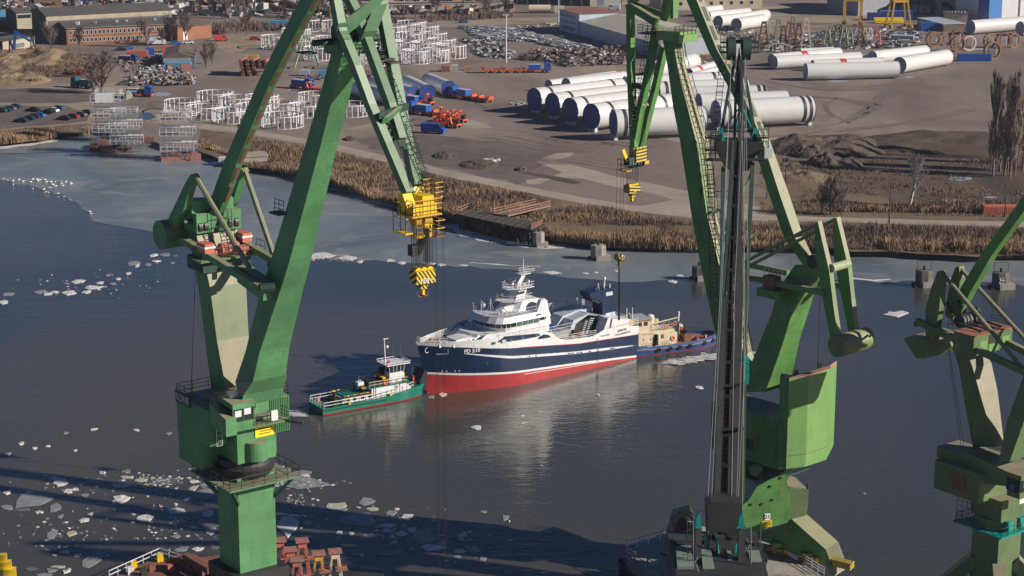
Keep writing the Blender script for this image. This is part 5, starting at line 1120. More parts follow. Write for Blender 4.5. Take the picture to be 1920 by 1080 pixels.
mb.build('hull', [REDH, WHITE, NAVY], ship)
def hullpt(s, z, off=.03): return S.W(s, hbr(s, z) + off, z)
def band(name, tab, w0, mat, off=.03, s0=0, s1=40, n=40, wfn=None):
    mb = MB(); A_ = []; B_ = []
    for i in range(n + 1):
        s = s0 + (s1 - s0) * i / n; z = interp(s, tab); w_ = wfn(i / n) if wfn else w0
        A_.append(hullpt(s, z + w_, off)); B_.append(hullpt(s, z - w_, off))
    C_ = [p + S.a * -.05 for p in B_]; D_ = [p + S.a * -.05 for p in A_]
    mb.loft([[A_[i], B_[i], C_[i], D_[i]] for i in range(n + 1)]); return mb.build(name, mat, ship)
band('rubbing_strake', [(0.8, 2.55), (14.3, 3.6), (28.8, 5.3), (37.4, 7.1)], .17, WHITE, .05, .8, 37.6, 40, lambda f: .06 + .16 * min(1, f * 6) * min(1, (1 - f) * 5))
band('lower_strake', [(1, .55), (14.3, 1.15), (30, 2.0)], .05, WHITE, .05, 3, 26)
band('sheer_moulding', BLUEZ, .045, paint('red_pinstripe', (.45, .05, .05), .5, .1), .04, 0, 27)
def hatch(name, s, z, w_, h_, mat, off=.06):
    mb = MB(); p = hullpt(s, z, off); q = hullpt(s + .3, z, off); d = (q - p).normalized(); nn = Vector((-d.y, d.x, 0)); mb.obox(p, d * w_ / 2, nn * .04, (0, 0, h_ / 2)); return mb.build(name, mat, ship)
for s in (5.6, 6.1): hatch('overboard_port', s, interp(s, [(0.8, 2.55), (14.3, 3.6)]), .5, .16, BLACK, .09)
for s in (13.2, 14.0, 15.2, 16.0, 11.2): hatch('overboard_port', s, interp(s, [(0.8, 2.55), (14.3, 3.6), (28.8, 5.3)]) - .05, .55, .15, BLACK, .09)
for s, z in ((33.6, 4.6), (30.2, 5.0), (23.5, 4.4), (20.0, 4.35), (25.0, 4.6), (27, 4.55), (18.5, 4.15)): hatch('porthole', s, z + .25, .22, .32, GLASSG, .05)
for s in (40.9, 40.2, 38.9, 38.2): hatch('draught_mark', s, 4.0 + (s - 38) * .05, .15, .18, WHITE)
for k in range(9): hatch('side_ladder_rung', 9.3, 1.2 + k * .27, .5, .1, BLACK)
for k in range(6): hatch('side_ladder_rung', 9.35, 3.9 + k * .27, .5, .06, SOOT)
mb = MB(); mb.hoop(hullpt(43.4, 8.1, .1), (hullpt(43.4, 8, 1) - hullpt(43.4, 8, 0)), .45, .05, n=18, m=4); mb.build('bow_badge', WHITE, ship)
for (s, z, w_, h_) in ((41.2, 7.3, 1.9, .07), (42.1, 7.7, .07, .8), (40.3, 7.7, .07, .8)): hatch('anchor_pocket_frame', s, z, w_, h_, SILVER, .05)
# lettering follows the plating
def onhull(s_c, z_c, sc=1): return lambda x, y: hullpt(s_c - x * sc, z_c + y * sc - x * .0, .11)
letters('lettering', 'FD 510', .92, None, (1, 0, 0), (0, 0, 1), WHITE, ship, .03, onhull(36.4, 7.5))
def slope(s_c, z_c, k, dz=0): return lambda x, y: hullpt(s_c - x, z_c + y + x * k + dz, .07)
letters('lettering', 'LERKUR', .62, None, (1, 0, 0), (0, 0, 1), SOOT, ship, .008, slope(3.6, 5.95, .04))
letters('lettering', 'FUGLAFJØRÐUR', .5, None, (1, 0, 0), (0, 0, 1), SOOT, ship, .006, slope(3.3, 5.3, .02))
letters('lettering', 'TRONDARI', .42, None, (1, 0, 0), (0, 0, 1), SOOT, ship, .004, slope(7.6, 5.62, .0))
def deck(name, s0, s1, z0, z1, mat, inset=.25, n=14):
    mb = MB(); A_ = []; B_ = []
    for i in range(n + 1):
        s = s0 + (s1 - s0) * i / n; z = z0 + (z1 - z0) * i / n; b = max(hbr(s, z) - inset, .02); A_.append(S.W(s, b, z)); B_.append(S.W(s, -b, z))
    mb.add(A_ + B_, [(i, i + 1, n + 2 + i, n + 1 + i) for i in range(n)]); return mb.build(name, mat, ship)
deck('main_deck', -.4, 20.2, 4.9, 5.6, GREYD); deck('foredeck', 30, 44.4, 8.0, 8.6, paint('foredeck_paint', (.16, .17, .19), .6, .3, 1.0)); deck('boat_deck', 19.8, 33, 8.6, 8.7, WHITE, .02)
# inner bulwark face and its stiffeners at the bow
for side in (1, -1):
    for i in range(24):
        s = 33 + i * .48; z = 8.3; b0 = hbr(s, z) - .06; b1 = hbr(s + .48, z) - .06; zt_ = interp(s, TOPZ)
        if i % 1 == 0: MB().beam(S.W(s, side * (b0 - .12), 8.2), S.W(s, side * (b0 - .02), zt_), .09, .22).build('bulwark_stay', WHITE, ship)
mb = MB()
for side in (1, -1):
    A_ = [S.W(33 + i * .5, side * (hbr(33 + i * .5, 9) + .0), interp(33 + i * .5, TOPZ)) for i in range(24)]; mb.path(A_, .07, 5)
mb.build('bulwark_cap', WHITE, ship)
def sbox(name, s0, s1, t0, t1, z0, z1, mat, par=None): return bx(S, s0, s1, t0, t1, z0, z1).build(name, mat, par or ship)
def poly_tier(name, pts0, z0, pts1, z1, mat): return MB().loft([[S.W(s, t, z0) for s, t in pts0], [S.W(s, t, z1) for s, t in pts1]]).build(name, mat, ship)
def rounded(s0, s1, b, k=1.0, n=9):           # aft edge s0, front centre s1, half breadth b
    r = b * k; pts = [(s0, b)]
    for i in range(n + 1): q = math.pi * i / n; pts.append((s1 - r + r * math.sin(q), b * math.cos(q)))
    pts.append((s0, -b)); return pts
# bridge
poly_tier('lower_house', rounded(19.9, 33.2, 4.9, .55), 8.6, rounded(19.9, 33.0, 4.9, .55), 9.7, WHITE)
poly_tier('bridge_wall', rounded(20.2, 31.2, 4.7, .62), 9.7, rounded(20.2, 31.4, 4.8, .62), 10.35, WHITE)
poly_tier('bridge_windows', rounded(20.6, 31.3, 4.72, .62), 10.35, rounded(20.6, 31.9, 5.0, .62), 11.25, GLASS)
for i in range(13):
    q = math.pi * i / 12; s = 31.6 - 3.05 + 3.1 * math.sin(q); t = 4.92 * math.cos(q); s_ = 31.3 - 2.95 + 3.0 * math.sin(q); MB().beam(S.W(s_, t * .965, 10.35), S.W(s + .12, t, 11.25), .07, .07).build('window_mullion', WHITE, ship)
for k in range(6):
    for sd in (1, -1): MB().beam(S.W(27.2 - k * 1.25, sd * 4.78, 10.35), S.W(27.2 - k * 1.25, sd * 5.0, 11.25), .12, .08).build('window_mullion', WHITE, ship)
for k in range(4): MB().obox(S.W(26.5 - k * 1.25, 4.92, 10.8), S.u * .5, S.a * .02, (0, 0, .34)).build('bridge_side_pane', GLASSG, ship)
poly_tier('bridge_visor', rounded(19.8, 32.3, 5.15, .62), 11.25, rounded(20.0, 31.6, 4.75, .62), 12.15, WHITE)
poly_tier('bridge_roof', rounded(20.0, 31.6, 4.75, .62), 12.15, rounded(20.0, 31.5, 4.7, .62), 12.22, paint('bridge_roof_paint', (.45, .46, .5), .6, .12, 1.0))
hatch_ = MB().obox(S.W(22.4, 5.0, 11.75), S.u * .55, S.a * .05, (0, 0, .14)).build('side_vent', SOOT, ship)
mb = MB(); rp = [S.W(s, t, 12.2) for s, t in rounded(22.5, 31.3, 4.6, .62)]; mb.rail(rp, 1.05, .9, .035, 1); mb.build('bridge_roof_railing', WHITE, ship)
# fore house with sloped cover, wings in front of the bridge
poly_tier('fore_wing', [(36.2, 4.55), (33.2, 4.9), (30.5, 5.3), (30.5, 5.05), (33.1, 4.6), (35.6, 3.9)], 8.4, [(33.6, 4.7), (32.4, 5.0), (30, 5.4), (30, 5.2), (32.2, 4.75), (33.3, 4.4)], 10.0, WHITE)
poly_tier('fore_wing', [(36.2, -4.55), (33.2, -4.9), (30.5, -5.3), (30.5, -5.05), (33.1, -4.6), (35.6, -3.9)], 8.4, [(33.6, -4.7), (32.4, -5.0), (30, -5.4), (30, -5.2), (32.2, -4.75), (33.3, -4.4)], 10.0, WHITE)
poly_tier('wave_screen', [(36.0, 3.6), (36.9, 1.8), (37.0, -1.8), (36.0, -3.6), (33, -4.2), (33, 4.2)], 8.3, [(34.2, 3.2), (34.6, 1.6), (34.6, -1.6), (34.2, -3.2), (33, -4.2), (33, 4.2)], 9.75, WHITE)
MB().prism([S.W(s, .3, z) for s, z in ((34.6, 8.3), (34.6, 9.3), (36.8, 9.75), (39.0, 9.6), (39.6, 8.9), (39.6, 8.4))], S.a * 3.0).build('fore_locker', WHITE, ship)
for k in range(4): MB().obox(S.W(35.4 + k, 3.32, 9.1 - .02 * k), S.u * .16, S.a * .03, (0, 0, .14)).build('locker_port', SOOT, ship)
for i, (s, t) in enumerate(((41.6, 0.2), (42.3, .9), (40.9, 1.2))):
    mb = MB(); mb.tube(S.W(s, t - .4, 9.0), S.W(s, t + .5, 9.0), .38, .38, 12); mb.build('windlass_drum', YELLOW if i < 2 else WHITE, ship)
for i, (s, t) in enumerate(((40.2, 2.0), (39.7, -.6), (40.6, -1.6), (41.4, 1.9), (39.8, .9))): MB().obox(S.W(s, t, 8.85), S.u * .35, S.a * .3, (0, 0, .35)).build('deck_fitting', [WHITE, GREYD, SALMON, WHITE, GREYD][i], ship)
MB().tube(S.W(44.2, -.3, 9.5), S.W(44.2, -.3, 10.3), .22, .16, 8).build('bow_roller', paint('green_fitting', (.02, .22, .12), .5, .2), ship)
mb = MB(); mb.rail([hullpt(40.5, 9.4, -.1), hullpt(42.5, 9.5, -.1), S.W(44.8, 0, 9.8)], .7, .5, .04, 1); mb.build('bow_railing', WHITE, ship)
# casing, platforms and mast
poly_tier('casing_base', [(20.2, 3.4), (25.0, 2.6), (27.4, 0), (25.0, -2.6), (20.2, -3.4)], 12.2, [(20.3, 2.6), (23.6, 2.2), (25.2, 0), (23.6, -2.2), (20.3, -2.6)], 13.9, WHITE)
poly_tier('casing_step', [(25.2, 1.9), (27.6, 1.2), (28.2, 0), (27.6, -1.2), (25.2, -1.9)], 12.2, [(25.2, 1.2), (26.2, .8), (26.6, 0), (26.2, -.8), (25.2, -1.2)], 13.5, WHITE)
for sd in (1, -1):
    MB().prism([S.W(s, sd * 3.9, z) for s, z in ((19.4, 9.6), (22.0, 9.6), (22.4, 11.3), (22.6, 12.2), (21.7, 14.2), (20.9, 14.4), (20.3, 13.9))], S.a * sd * .9).build('exhaust_fin', WHITE, ship)
sbox('exhaust_back', 20.2, 20.9, -3.6, 3.6, 12.2, 13.0, WHITE)
poly_tier('mast_platform', [(21.6, 2.4), (25.5, 2.4), (27.4, 1.0), (27.4, -1.0), (25.5, -2.4), (21.6, -2.4)], 13.9, [(21.6, 2.4), (25.5, 2.4), (27.4, 1.0), (27.4, -1.0), (25.5, -2.4), (21.6, -2.4)], 14.02, WHITE)
mb = MB(); mb.rail([S.W(s, t, 14.0) for s, t in ((21.6, 2.3), (25.5, 2.3), (27.3, .9), (27.3, -.9), (25.5, -2.3), (21.6, -2.3))], 1.0, .8, .035, 1, True); mb.build('mast_platform_railing', WHITE, ship)
poly_tier('mast_trunk', [(22.4, 1.1), (24.6, 1.3), (25.2, 0), (24.6, -1.3), (22.4, -1.1)], 14.0, [(21.6, .9), (23.6, 1.2), (24.0, 0), (23.6, -1.2), (21.6, -.9)], 15.9, WHITE)
for k in range(4): MB().obox(S.W(23.9 - .42 * k + .1, 1.34 - .03 * k, 15.1), S.u * .13, S.a * .06, (0, 0, .22)).build('trunk_vent', SOOT, ship)
poly_tier('radar_platform', [(20.8, 1.9), (24.2, 2.0), (26.2, .8), (26.2, -.8), (24.2, -2.0), (20.8, -1.9)], 15.9, [(20.8, 1.9), (24.2, 2.0), (26.2, .8), (26.2, -.8), (24.2, -2.0), (20.8, -1.9)], 16.0, WHITE)
mb = MB(); mb.rail([S.W(s, t, 16.0) for s, t in ((20.8, 1.8), (24.2, 1.9), (26.1, .7), (26.1, -.7), (24.2, -1.9), (20.8, -1.8))], .9, .7, .035, 1, True); mb.build('radar_railing', WHITE, ship)
MB().loft([[S.W(s + a_ * .45, b_ * .4, z) for a_, b_ in ((-1, -1), (1, -1), (1, 1), (-1, 1))] for s, z in ((23.4, 16.0), (21.9, 18.1))]).build('mast_pole', WHITE, ship)
poly_tier('top_platform', [(20.8, .9), (23.0, .9), (23.0, -.9), (20.8, -.9)], 18.1, [(20.8, .9), (23.0, .9), (23.0, -.9), (20.8, -.9)], 18.2, WHITE)
mb = MB(); mb.rail([S.W(s, t, 18.2) for s, t in ((19.8, .8), (22.4, .8), (22.4, -.8), (19.8, -.8))], .7, .6, .035, 1, True); mb.build('top_railing', WHITE, ship)
MB().tube(S.W(22.0, 0, 18.2), S.W(21.8, 0, 20.9), .12, .05, 6).build('top_mast', WHITE, ship)
MB().tube(S.W(21.6, -.5, 20.3), S.W(22.1, .5, 20.3), .05, .05, 5).build('aerial_arm', WHITE, ship)
for i, (s, t, z, r) in enumerate(((24.9, .8, 16.8, .28), (22.4, -1.2, 17.1, .3), (21.2, .7, 16.7, .25), (28.6, 2.6, 12.9, .4), (29.0, -2.2, 13.0, .45), (25.6, -1.2, 14.7, .35))):
    MB().ball(S.W(s, t, z), r, 10, 1.1).build('satellite_dome', WHITE, ship); MB().tube(S.W(s, t, z - .9), S.W(s, t, z), .07, .07, 5).build('dome_stand', WHITE, ship)
for s, t, z, a_ in ((25.7, 0, 16.9, .9), (23.0, 1.4, 16.7, .8), (30.8, 0, 14.2, .9)): MB().obox(S.W(s, t, z), (S.a + S.u * .4) * a_, S.u * .08, (0, 0, .07)).build('radar_scanner', WHITE, ship); 
for s, t, h_ in ((30.3, 1.6, 3.2), (30.0, -1.5, 2.0), (25.2, 3.4, 2.6), (30.0, 3.4, 1.2)):
    MB().tube(S.W(s, t, 12.2), S.W(s, t, 12.2 + h_), .06, .04, 5).build('whip_aerial', WHITE, ship)
mb = MB(); mb.tube(S.W(30.3, 1.6, 15.2), S.W(29.6, 1.8, 12.3), .04, .04, 4); mb.tube(S.W(30.3, 1.6, 15.2), S.W(30.9, 1.2, 12.3), .04, .04, 4); mb.build('aerial_stay', WHITE, ship)
mb = MB(); ladder(mb, S.W(21.8, 4.1, 12.3), S.W(21.2, 4.1, 14.0), S.u, .8, .05, .4); mb.build('casing_ladder', WHITE, ship)
# dark window bands in the white side
def side_plate(name, pts, mat, off=.05, th=.05):
    P_ = [S.sz(x, y, HB + off) for x, y in pts]; return MB().prism([S.W(s, hbr(s, z) + off if s > 24 else HB + off, z) for s, z in P_], -S.a * th).build(name, mat, ship)
side_plate('side_recess', [(934, 643), (947, 631), (990, 627), (1010, 625), (1014, 629), (1005, 632), (985, 636), (960, 640)], NAVY)
side_plate('side_recess', [(1012, 631), (1020, 627), (1028, 628), (1034, 632), (1018, 635), (1008, 636)], NAVY)
hatch('side_logo', 30.5, 8.45, .8, .55, SILVER, .12)
for s in (32.5, 29.0, 26.5, 23.3): hatch('recess_pane', s, 8.42, .7, .4, GLASSG, .1)
mb = MB(); mb.rail([S.W(s, HB - .15, 8.75) for s in (31.5, 27, 20.4)], 1.0, 1.4, .035, 1); mb.build('boat_deck_railing', WHITE, ship)
mb = MB(); mb.rail([S.W(s, HB - .2, 5.9 + (s - 10) * .04) for s in (19, 14, 9.5)], 1.0, 1.1, .04, 2); mb.build('deck_railing', WHITE, ship); mb = MB(); mb.rail([S.W(s, -HB + .2, 6.2) for s in (20, 10)], 1.1, 1.1, .04, 2); mb.build('deck_railing', WHITE, ship)
mb = MB(); mb.rail([S.W(s, 2.0, 6.9) for s in (20, 15.5, 12.5)], 1.1, 1.0, .04, 1); mb.build('inner_railing', WHITE, ship)
sbox('working_deck', 12.5, 20.2, -3.5, 2.0, 5.6, 6.9, GREYD)
sbox('net_winch_housing', 16.0, 18.5, -1.5, 1.2, 6.9, 7.5, BLUEC)
MB().tube(S.W(15.3, -2, 7.3), S.W(15.3, .8, 7.3), .45, .45, 12).build('net_winch', BLUEP, ship)
# aft shelter with sloping grey roof, net house, white casing
MB().prism([S.W(s, -.8, z) for s, z in ((13.6, 6.0), (13.4, 7.2), (12.2, 8.6), (8.2, 9.2), (5.4, 9.1), (5.4, 6.0))], S.a * -2.8).build('shelter', SILVER, ship)
MB().prism([S.W(s, 1.8, z) for s, z in ((12.6, 6.6), (11.8, 8.3), (8.2, 9.0), (8.0, 8.9), (11.2, 7.6), (11.6, 6.6))], S.a * -2.6).build('shelter_roof', SILVER, ship)
MB().prism([S.W(s, 1.2, z) for s, z in ((8.4, 9.0), (4.8, 8.0), (4.8, 7.8), (8.4, 8.7))], S.a * -2.4).build('shelter_roof', GREYD, ship)
sbox('shelter_interior', 6.0, 11.5, -.8, 1.6, 5.5, 7.6, SOOT)
mb = MB(); ladder(mb, S.W(8.8, 2.2, 5.6), S.W(7.6, 2.2, 8.4), S.u, .8, .05, .35); ladder(mb, S.W(9.6, 1.9, 5.6), S.W(8.6, 1.9, 8.0), S.u, .6, .05, .35); mb.build('shelter_ladder', SILVER, ship)
MB().prism([S.W(s, 2.6, z) for s, z in ((7.6, 5.6), (6.2, 8.4), (5.6, 8.4), (5.2, 5.6))], S.a * 2.2).build('gantry_casing', WHITE, ship)
MB().prism([S.W(s, -3.2, z) for s, z in ((5.9, 5.9), (5.4, 8.2), (1.0, 7.4), (.6, 5.9))], S.a * 8.3).build('stern_casing', WHITE, ship)
sbox('far_bulwark', 6.0, 13.5, -HB + .05, -HB + .9, 6.0, 8.9, WHITE)
mb = MB(); mb.rail([S.W(s, -HB + .5, 8.9) for s in (12.5, 5)], 1.1, .8, .05, 3); mb.rail([S.W(s, -HB + 1.2, 8.6) for s in (11.5, 4)], 1.1, .8, .05, 3); mb.build('far_railing', WHITE, ship)
for i in range(8): MB().obox(S.W(14.5 - i * .5, 3.2 + (i % 3) * .5, 5.75), S.u * .4, S.a * .2, (0, 0, .12)).build('deck_net', [CREAM, GREYD, YELLOWO, CREAM][i % 4], ship)
MB().tube(S.W(12.2, 2.6, 6.0), S.W(11.5, 3.4, 6.3), .5, .5, 10).build('net_drum', RUST, ship)
# navy gantry tower with overhanging arm
gt = 1.6
gz = [S.sz(x, y, gt) for x, y in ((1150, 597), (1117, 546), (1140, 543))]
MB().loft([[S.W(s0_, t, z) for s0_, t in ((a_, -1.2), (b_, -1.2), (b_, 1.6), (a_, 1.6))] for a_, b_, z in ((1.6, 4.6, 7.4), (2.0, 4.8, 9.5), (2.5, 4.9, 12.4), (2.7, 4.4, 12.8))]).build('gantry_tower', NAVY, ship)
MB().prism([S.W(s, -1.25, z) for s, z in ((4.6, 10.2), (5.6, 11.0), (7.6, 11.6), (7.8, 12.6), (4.0, 12.85), (2.7, 12.7), (3.2, 10.2))], S.a * 2.8).build('gantry_arm', NAVY, ship)
for z0, z1, f0, f1 in ((7.45, 8.3, 1.6, 1.8), (11.5, 12.2, 2.35, 2.45)):
    MB().prism([S.W(s, 1.63, z) for s, z in ((f0 + .03, z0), (4.0, z0), (4.05, z1), (f1 + .03, z1))], S.a * .03).build('grey_band', SILVER, ship)
for s in (6.8, 6.1, 5.5): MB().tube(S.W(s, -1.0, 11.3 - (6.8 - s) * .45), S.W(s, 1.4, 11.3 - (6.8 - s) * .45), .42, .42, 12).build('power_block', BLACK, ship)
for s, t, h_, r in ((3.2, .2, 1.6, .16), (2.6, 1.0, .7, .12), (3.8, .8, .7, .12), (4.3, -.2, .8, .1)): MB().tube(S.W(s, t, 12.8), S.W(s, t, 12.8 + h_), r, r * .8, 7).build('exhaust_pipe', WHITE, ship)
MB().ball(S.W(3.2, .2, 14.4), .3, 8, 1.3).build('antenna_dome', WHITE, ship)
mb = MB(); mb.hoop(S.W(5.3, .9, 12.95), (0, 1, 0), .3, .05, n=10, m=4); mb.build('lifting_ring', WHITE, ship)
for s, t in ((.9, 3.8), (-.3, 4.0)): MB().tube(S.W(s, t, 6.2), S.W(s, t, 9.2), .11, .09, 6).build('stern_post', WHITE, ship)
MB().loft([[S.W(.4 + 1.0 * math.cos(q) * k, 4.0 + .9 * math.sin(q) * k, z) for q in [math.pi * 2 * i / 10 for i in range(10)]] for k, z in ((1, 6.2), (.95, 6.7), (.4, 7.0))]).build('yellow_net_heap', YELLOW, ship)
mb = MB(); mb.rail([S.W(1.2, HB - .2, 6.2), S.W(-.7, HB - .2, 6.1), S.W(-.7, -HB + .2, 6.1), S.W(1.2, -HB + .2, 6.2)], 1.2, .8, .04, 3); mb.build('stern_railing', WHITE, ship)
for i in range(12): MB().obox(S.W(7.0 - i * .5, HB - .02, 6.75 + .02 * i - .0), S.u * .02, S.a * .02, (0, 0, .22)).build('rust_run', paint('rust_run_paint', (.35, .22, .1), .8) if i == 0 else bpy.data.materials['rust_run_paint'], ship)
MB().hoop(S.W(19.0, HB - .1, 7.2), S.a, .33, .09, n=16, m=5).build('lifebuoy', ORANGEB, ship)
# people
def person(name, loc, rz, label, shirt, pants=CLOTH, hat=WHITE, pose='stand', h=1.76, legs=True):
    r = thing(name, loc, label, 'person'); k = h / 1.76; fx = Vector((math.cos(rz), math.sin(rz), 0)); sx = Vector((-fx.y, fx.x, 0)); L0 = Vector(loc)
    def P(f, s, z): return L0 + fx * f * k + sx * s * k + Vector((0, 0, z * k))
    step = .16 if pose == 'walk' else .03; b = MB(); n = 8
    def ring(c, rx, ry): return [c + sx * rx * k * math.cos(2 * math.pi * i / n) + fx * ry * k * math.sin(2 * math.pi * i / n) for i in range(n)]
    b.loft([ring(P(0, 0, z), rx, ry) for z, rx, ry in ((.82, .17, .12), (.95, .18, .13), (1.15, .16, .12), (1.35, .21, .13), (1.45, .16, .10), (1.5, .07, .07), (1.56, .06, .06), (1.60, .075, .09), (1.68, .08, .1), (1.75, .06, .07), (1.77, .02, .02))]); b.build('body', shirt, r)
    for s in (-1, 1):
        b = MB(); b.loft([ring(P(f, s * .10, z), rr_, rr_) for f, z, rr_ in ((0, .9, .095), (s * step * .5, .5, .07), (s * step, .1, .05), (s * step + .04, .0, .06))]); b.build('leg', pants, r)
        b = MB(); b.loft([ring(P(f, s * t, z), rr_, rr_) for f, t, z, rr_ in ((0, .2, 1.42, .06), (.02, .27, 1.15, .048), (.14, .25, .93, .036), (.2, .24, .86, .03))]); b.build('arm', shirt, r)
    b = MB(); b.ball(P(0.01, 0, 1.66), .105 * k, 8, 1.15); b.build('head', SKIN, r); b = MB(); b.loft([ring(P(0, 0, z), rr_, rr_ * 1.15) for z, rr_ in ((1.70, .13), (1.78, .11), (1.83, .04))]); b.build('helmet', hat, r)
    return r
person('person', S.W(18.2, 3.4, 6.0), 2.5, 'crew member in bright high visibility vest standing on the ship deck behind the bridge', HIVIS)
person('person', S.W(19.4, -1.0, 6.9), 1.0, 'crew member in yellow green jacket half hidden behind the white exhaust fin', HIVIS)
person('person', S.W(-.4, 3.0, 6.1), .5, 'crew member in dark clothes standing at the stern rail of the ship', CLOTH, CLOTH, HIVIS)
person('person', C3.P(1316, 374, .9), 2.0, 'person in dark clothes with a pale helmet on the light green boom walkway', CLOTH)
person('person', L(543, 177), .4, 'distant worker in yellow green jacket walking beside the blue truck', HIVIS, CLOTH, WHITE, 'walk')
person('person', L(1449, 44), 2.4, 'distant worker in yellow green vest on the pale concrete apron', HIVIS, CLOTH)

# ---------------------------------------------------------------- green harbour tug at the bow
T1 = Frame((-31.2 + .534 * -2.6, 313.7 + .846 * 2.6), (.846, .534))
if T1.a.dot(Vector((.534, -.846, 0))) < 0: T1 = Frame((-31.2 - .534 * 2.6, 313.7 + .846 * 2.6), (.846, .534), True)
tug = thing('tugboat', T1.W(9, 0, 0), 'small jade green tug with white wheelhouse pushing at the ship bow', 'tug')
B1 = 2.6; TL = 19.6
def b1(s, z): f = max(0, (s - 14) / (TL + z * .35 - 14)); return max(B1 * (1 - .55 * f ** 1.8) * (1 if z > .2 else .96), .05)
mb = MB()
shz = lambda s: 1.15 + .018 * max(0, s - 8) ** 1.7
for side in (1, -1):
    g = []
    for i in range(31):
        f = i / 30; s = f * TL; zt_ = shz(s); g.append([T1.W(s * (1 + max(0, z) * .01), side * b1(s, z), z) for z in (-.6, 0, .25, zt_ * .6, zt_)])
    for r_ in range(4):
        mb.cm = 0 if r_ < 2 else 1; vs = [p for c in g for p in (c[r_], c[r_ + 1])]; mb.add(vs, [(2 * i, 2 * i + 2, 2 * i + 3, 2 * i + 1) for i in range(30)])
mb.cm = 1; mb.add([T1.W(0, B1, -.5), T1.W(0, -B1, -.5), T1.W(0, -B1, 1.15), T1.W(0, B1, 1.15)], [(0, 1, 2, 3)])
e_ = TL * 1.0; mb.add([T1.W(e_, b1(TL, 0), -.5), T1.W(e_, -b1(TL, 0), -.5), T1.W(e_ * 1.02, -b1(TL, 2), shz(TL)), T1.W(e_ * 1.02, b1(TL, 2), shz(TL))], [(0, 1, 2, 3)])
mb.build('hull', [REDH, JADE], tug)
mb = MB(); A_ = [T1.W(i * TL / 20, b1(i * TL / 20, 1) - .02, shz(i * TL / 20) - .12) for i in range(21)]; B_ = [T1.W(i * TL / 20, -b1(i * TL / 20, 1) + .02, shz(i * TL / 20) - .12) for i in range(21)]
mb.add(A_ + B_, [(i, i + 1, 22 + i, 21 + i) for i in range(20)]); mb.build('deck', JADE, tug)
def tbx(name, s0, s1, t0, t1, z0, z1, mat): return bx(T1, s0, s1, t0, t1, z0, z1).build(name, mat, tug)
tbx('rubbing_strake', .2, 12, B1, B1 + .08, .75, .9, BLACK)
tbx('cabin', 4.2, 9.8, -1.9, 1.7, 1.05, 2.05, WHITE); 
for i, s in enumerate((4.9, 6.1, 7.6, 9.0)): tbx('cabin_window', s, s + .6, 1.7, 1.73, 1.4, 1.85, BLACK)
tbx('engine_house', 9.6, 16.2, -1.9, 1.8, 1.1, 3.0, WHITE)
MB().prism([T1.W(s, -1.7, z) for s, z in ((16.2, 1.3), (16.2, 2.95), (17.4, 1.9), (17.4, 1.5))], T1.a * 3.4).build('engine_house_slope', WHITE, tug)
for s in (9.9, 10.3, 14.0, 14.9): tbx('door_seam', s, s + .12, 1.8, 1.83, 1.2, 2.9, SOOT)
tbx('door_window', 14.3, 14.55, 1.81, 1.84, 2.1, 2.7, BLACK); tbx('upper_deck', 9.0, 17.0, -2.0, 1.95, 3.0, 3.12, JADE)
tbx('hatch_cover', 4.6, 8.0, -1.6, 1.2, 2.05, 2.25, JADE); tbx('cabin_roof_edge', 4.2, 9.8, 1.3, 1.8, 2.05, 2.2, BLACK); tbx('engine_grating', 8.2, 9.6, -1.4, 1.2, 2.05, 2.3, STONEG)
for k in range(9): tbx('grab_rail_yellow', 4.4 + k * .62, 4.8 + k * .62, 1.6, 1.7, 2.3, 2.42, YELLOW if k % 2 else ORANGE)
for k in range(7): tbx('grab_rail_yellow', 4.0 + k * .9, 4.5 + k * .9, -1.8, -1.7, 2.5, 2.62, YELLOW)
for k in range(4): tbx('stern_rail_yellow', 1.8 + k * .9, 2.4 + k * .9, 2.0, 2.1, 1.95, 2.05, YELLOW)
MB().hoop(T1.W(4.0, -.6, 1.6), (1, 0, .2), .8, .3, n=16, m=6).build('black_fender', BLACK, tug); tbx('black_winch', 2.8, 4.0, -1.2, 1.2, 1.1, 2.0, BLACK)
# wheelhouse on its short tower
wz = 3.2; tbx('wheelhouse_base', 13.4, 16.0, -1.1, 1.1, 3.12, 4.1, WHITE)
for a_ in (0,):
    MB().loft([[T1.W(s, t, z) for s, t in ((13.4, -1.2), (16.1, -1.2), (16.1, 1.2), (13.4, 1.2))] for z in (4.1, 4.9)]).build('wheelhouse_wall', WHITE, tug)
    MB().loft([[T1.W(14.75 + s * k, t * k, z) for s, t in ((-1.3, -1.15), (1.3, -1.15), (1.3, 1.15), (-1.3, 1.15))] for k, z in ((1, 4.9), (1.12, 6.3))]).build('wheelhouse_glass', GLASS, tug)
    for s, t in ((-1.35, -1.2), (1.35, -1.2), (1.35, 1.2), (-1.35, 1.2), (0, 1.2), (-.6, 1.2), (.7, 1.2), (1.35, 0), (-1.35, 0), (0, -1.2)): MB().beam(T1.W(14.75 + s, t, 4.9), T1.W(14.75 + s * 1.13, t * 1.13, 6.3), .13, .13).build('wheelhouse_post', WHITE, tug)
MB().loft([[T1.W(14.75 + s, t, z) for s, t in ((-2.2, -1.9), (2.3, -1.9), (2.3, 1.9), (-2.2, 1.9))] for z in (6.3, 6.45)]).build('wheelhouse_roof', WHITE, tug)
mb = MB(); mb.rail([T1.W(14.75 + s, t, 6.45) for s, t in ((-2.2, -1.9), (2.3, -1.9), (2.3, 1.9), (-2.2, 1.9))], .3, 1.2, .06, 0, True); mb.build('roof_rail', WHITE, tug)
MB().tube(T1.W(12.9, .6, 6.4), T1.W(12.75, .6, 10.8), .14, .10, 6).build('mast', WHITE, tug); MB().ball(T1.W(13.3, .6, 9.4), .3, 8).build('radar_dome', WHITE, tug); MB().obox(T1.W(13.1, .5, 10.8), T1.u * .5, T1.a * .06, (0, 0, .06)).build('mast_yard', WHITE, tug)
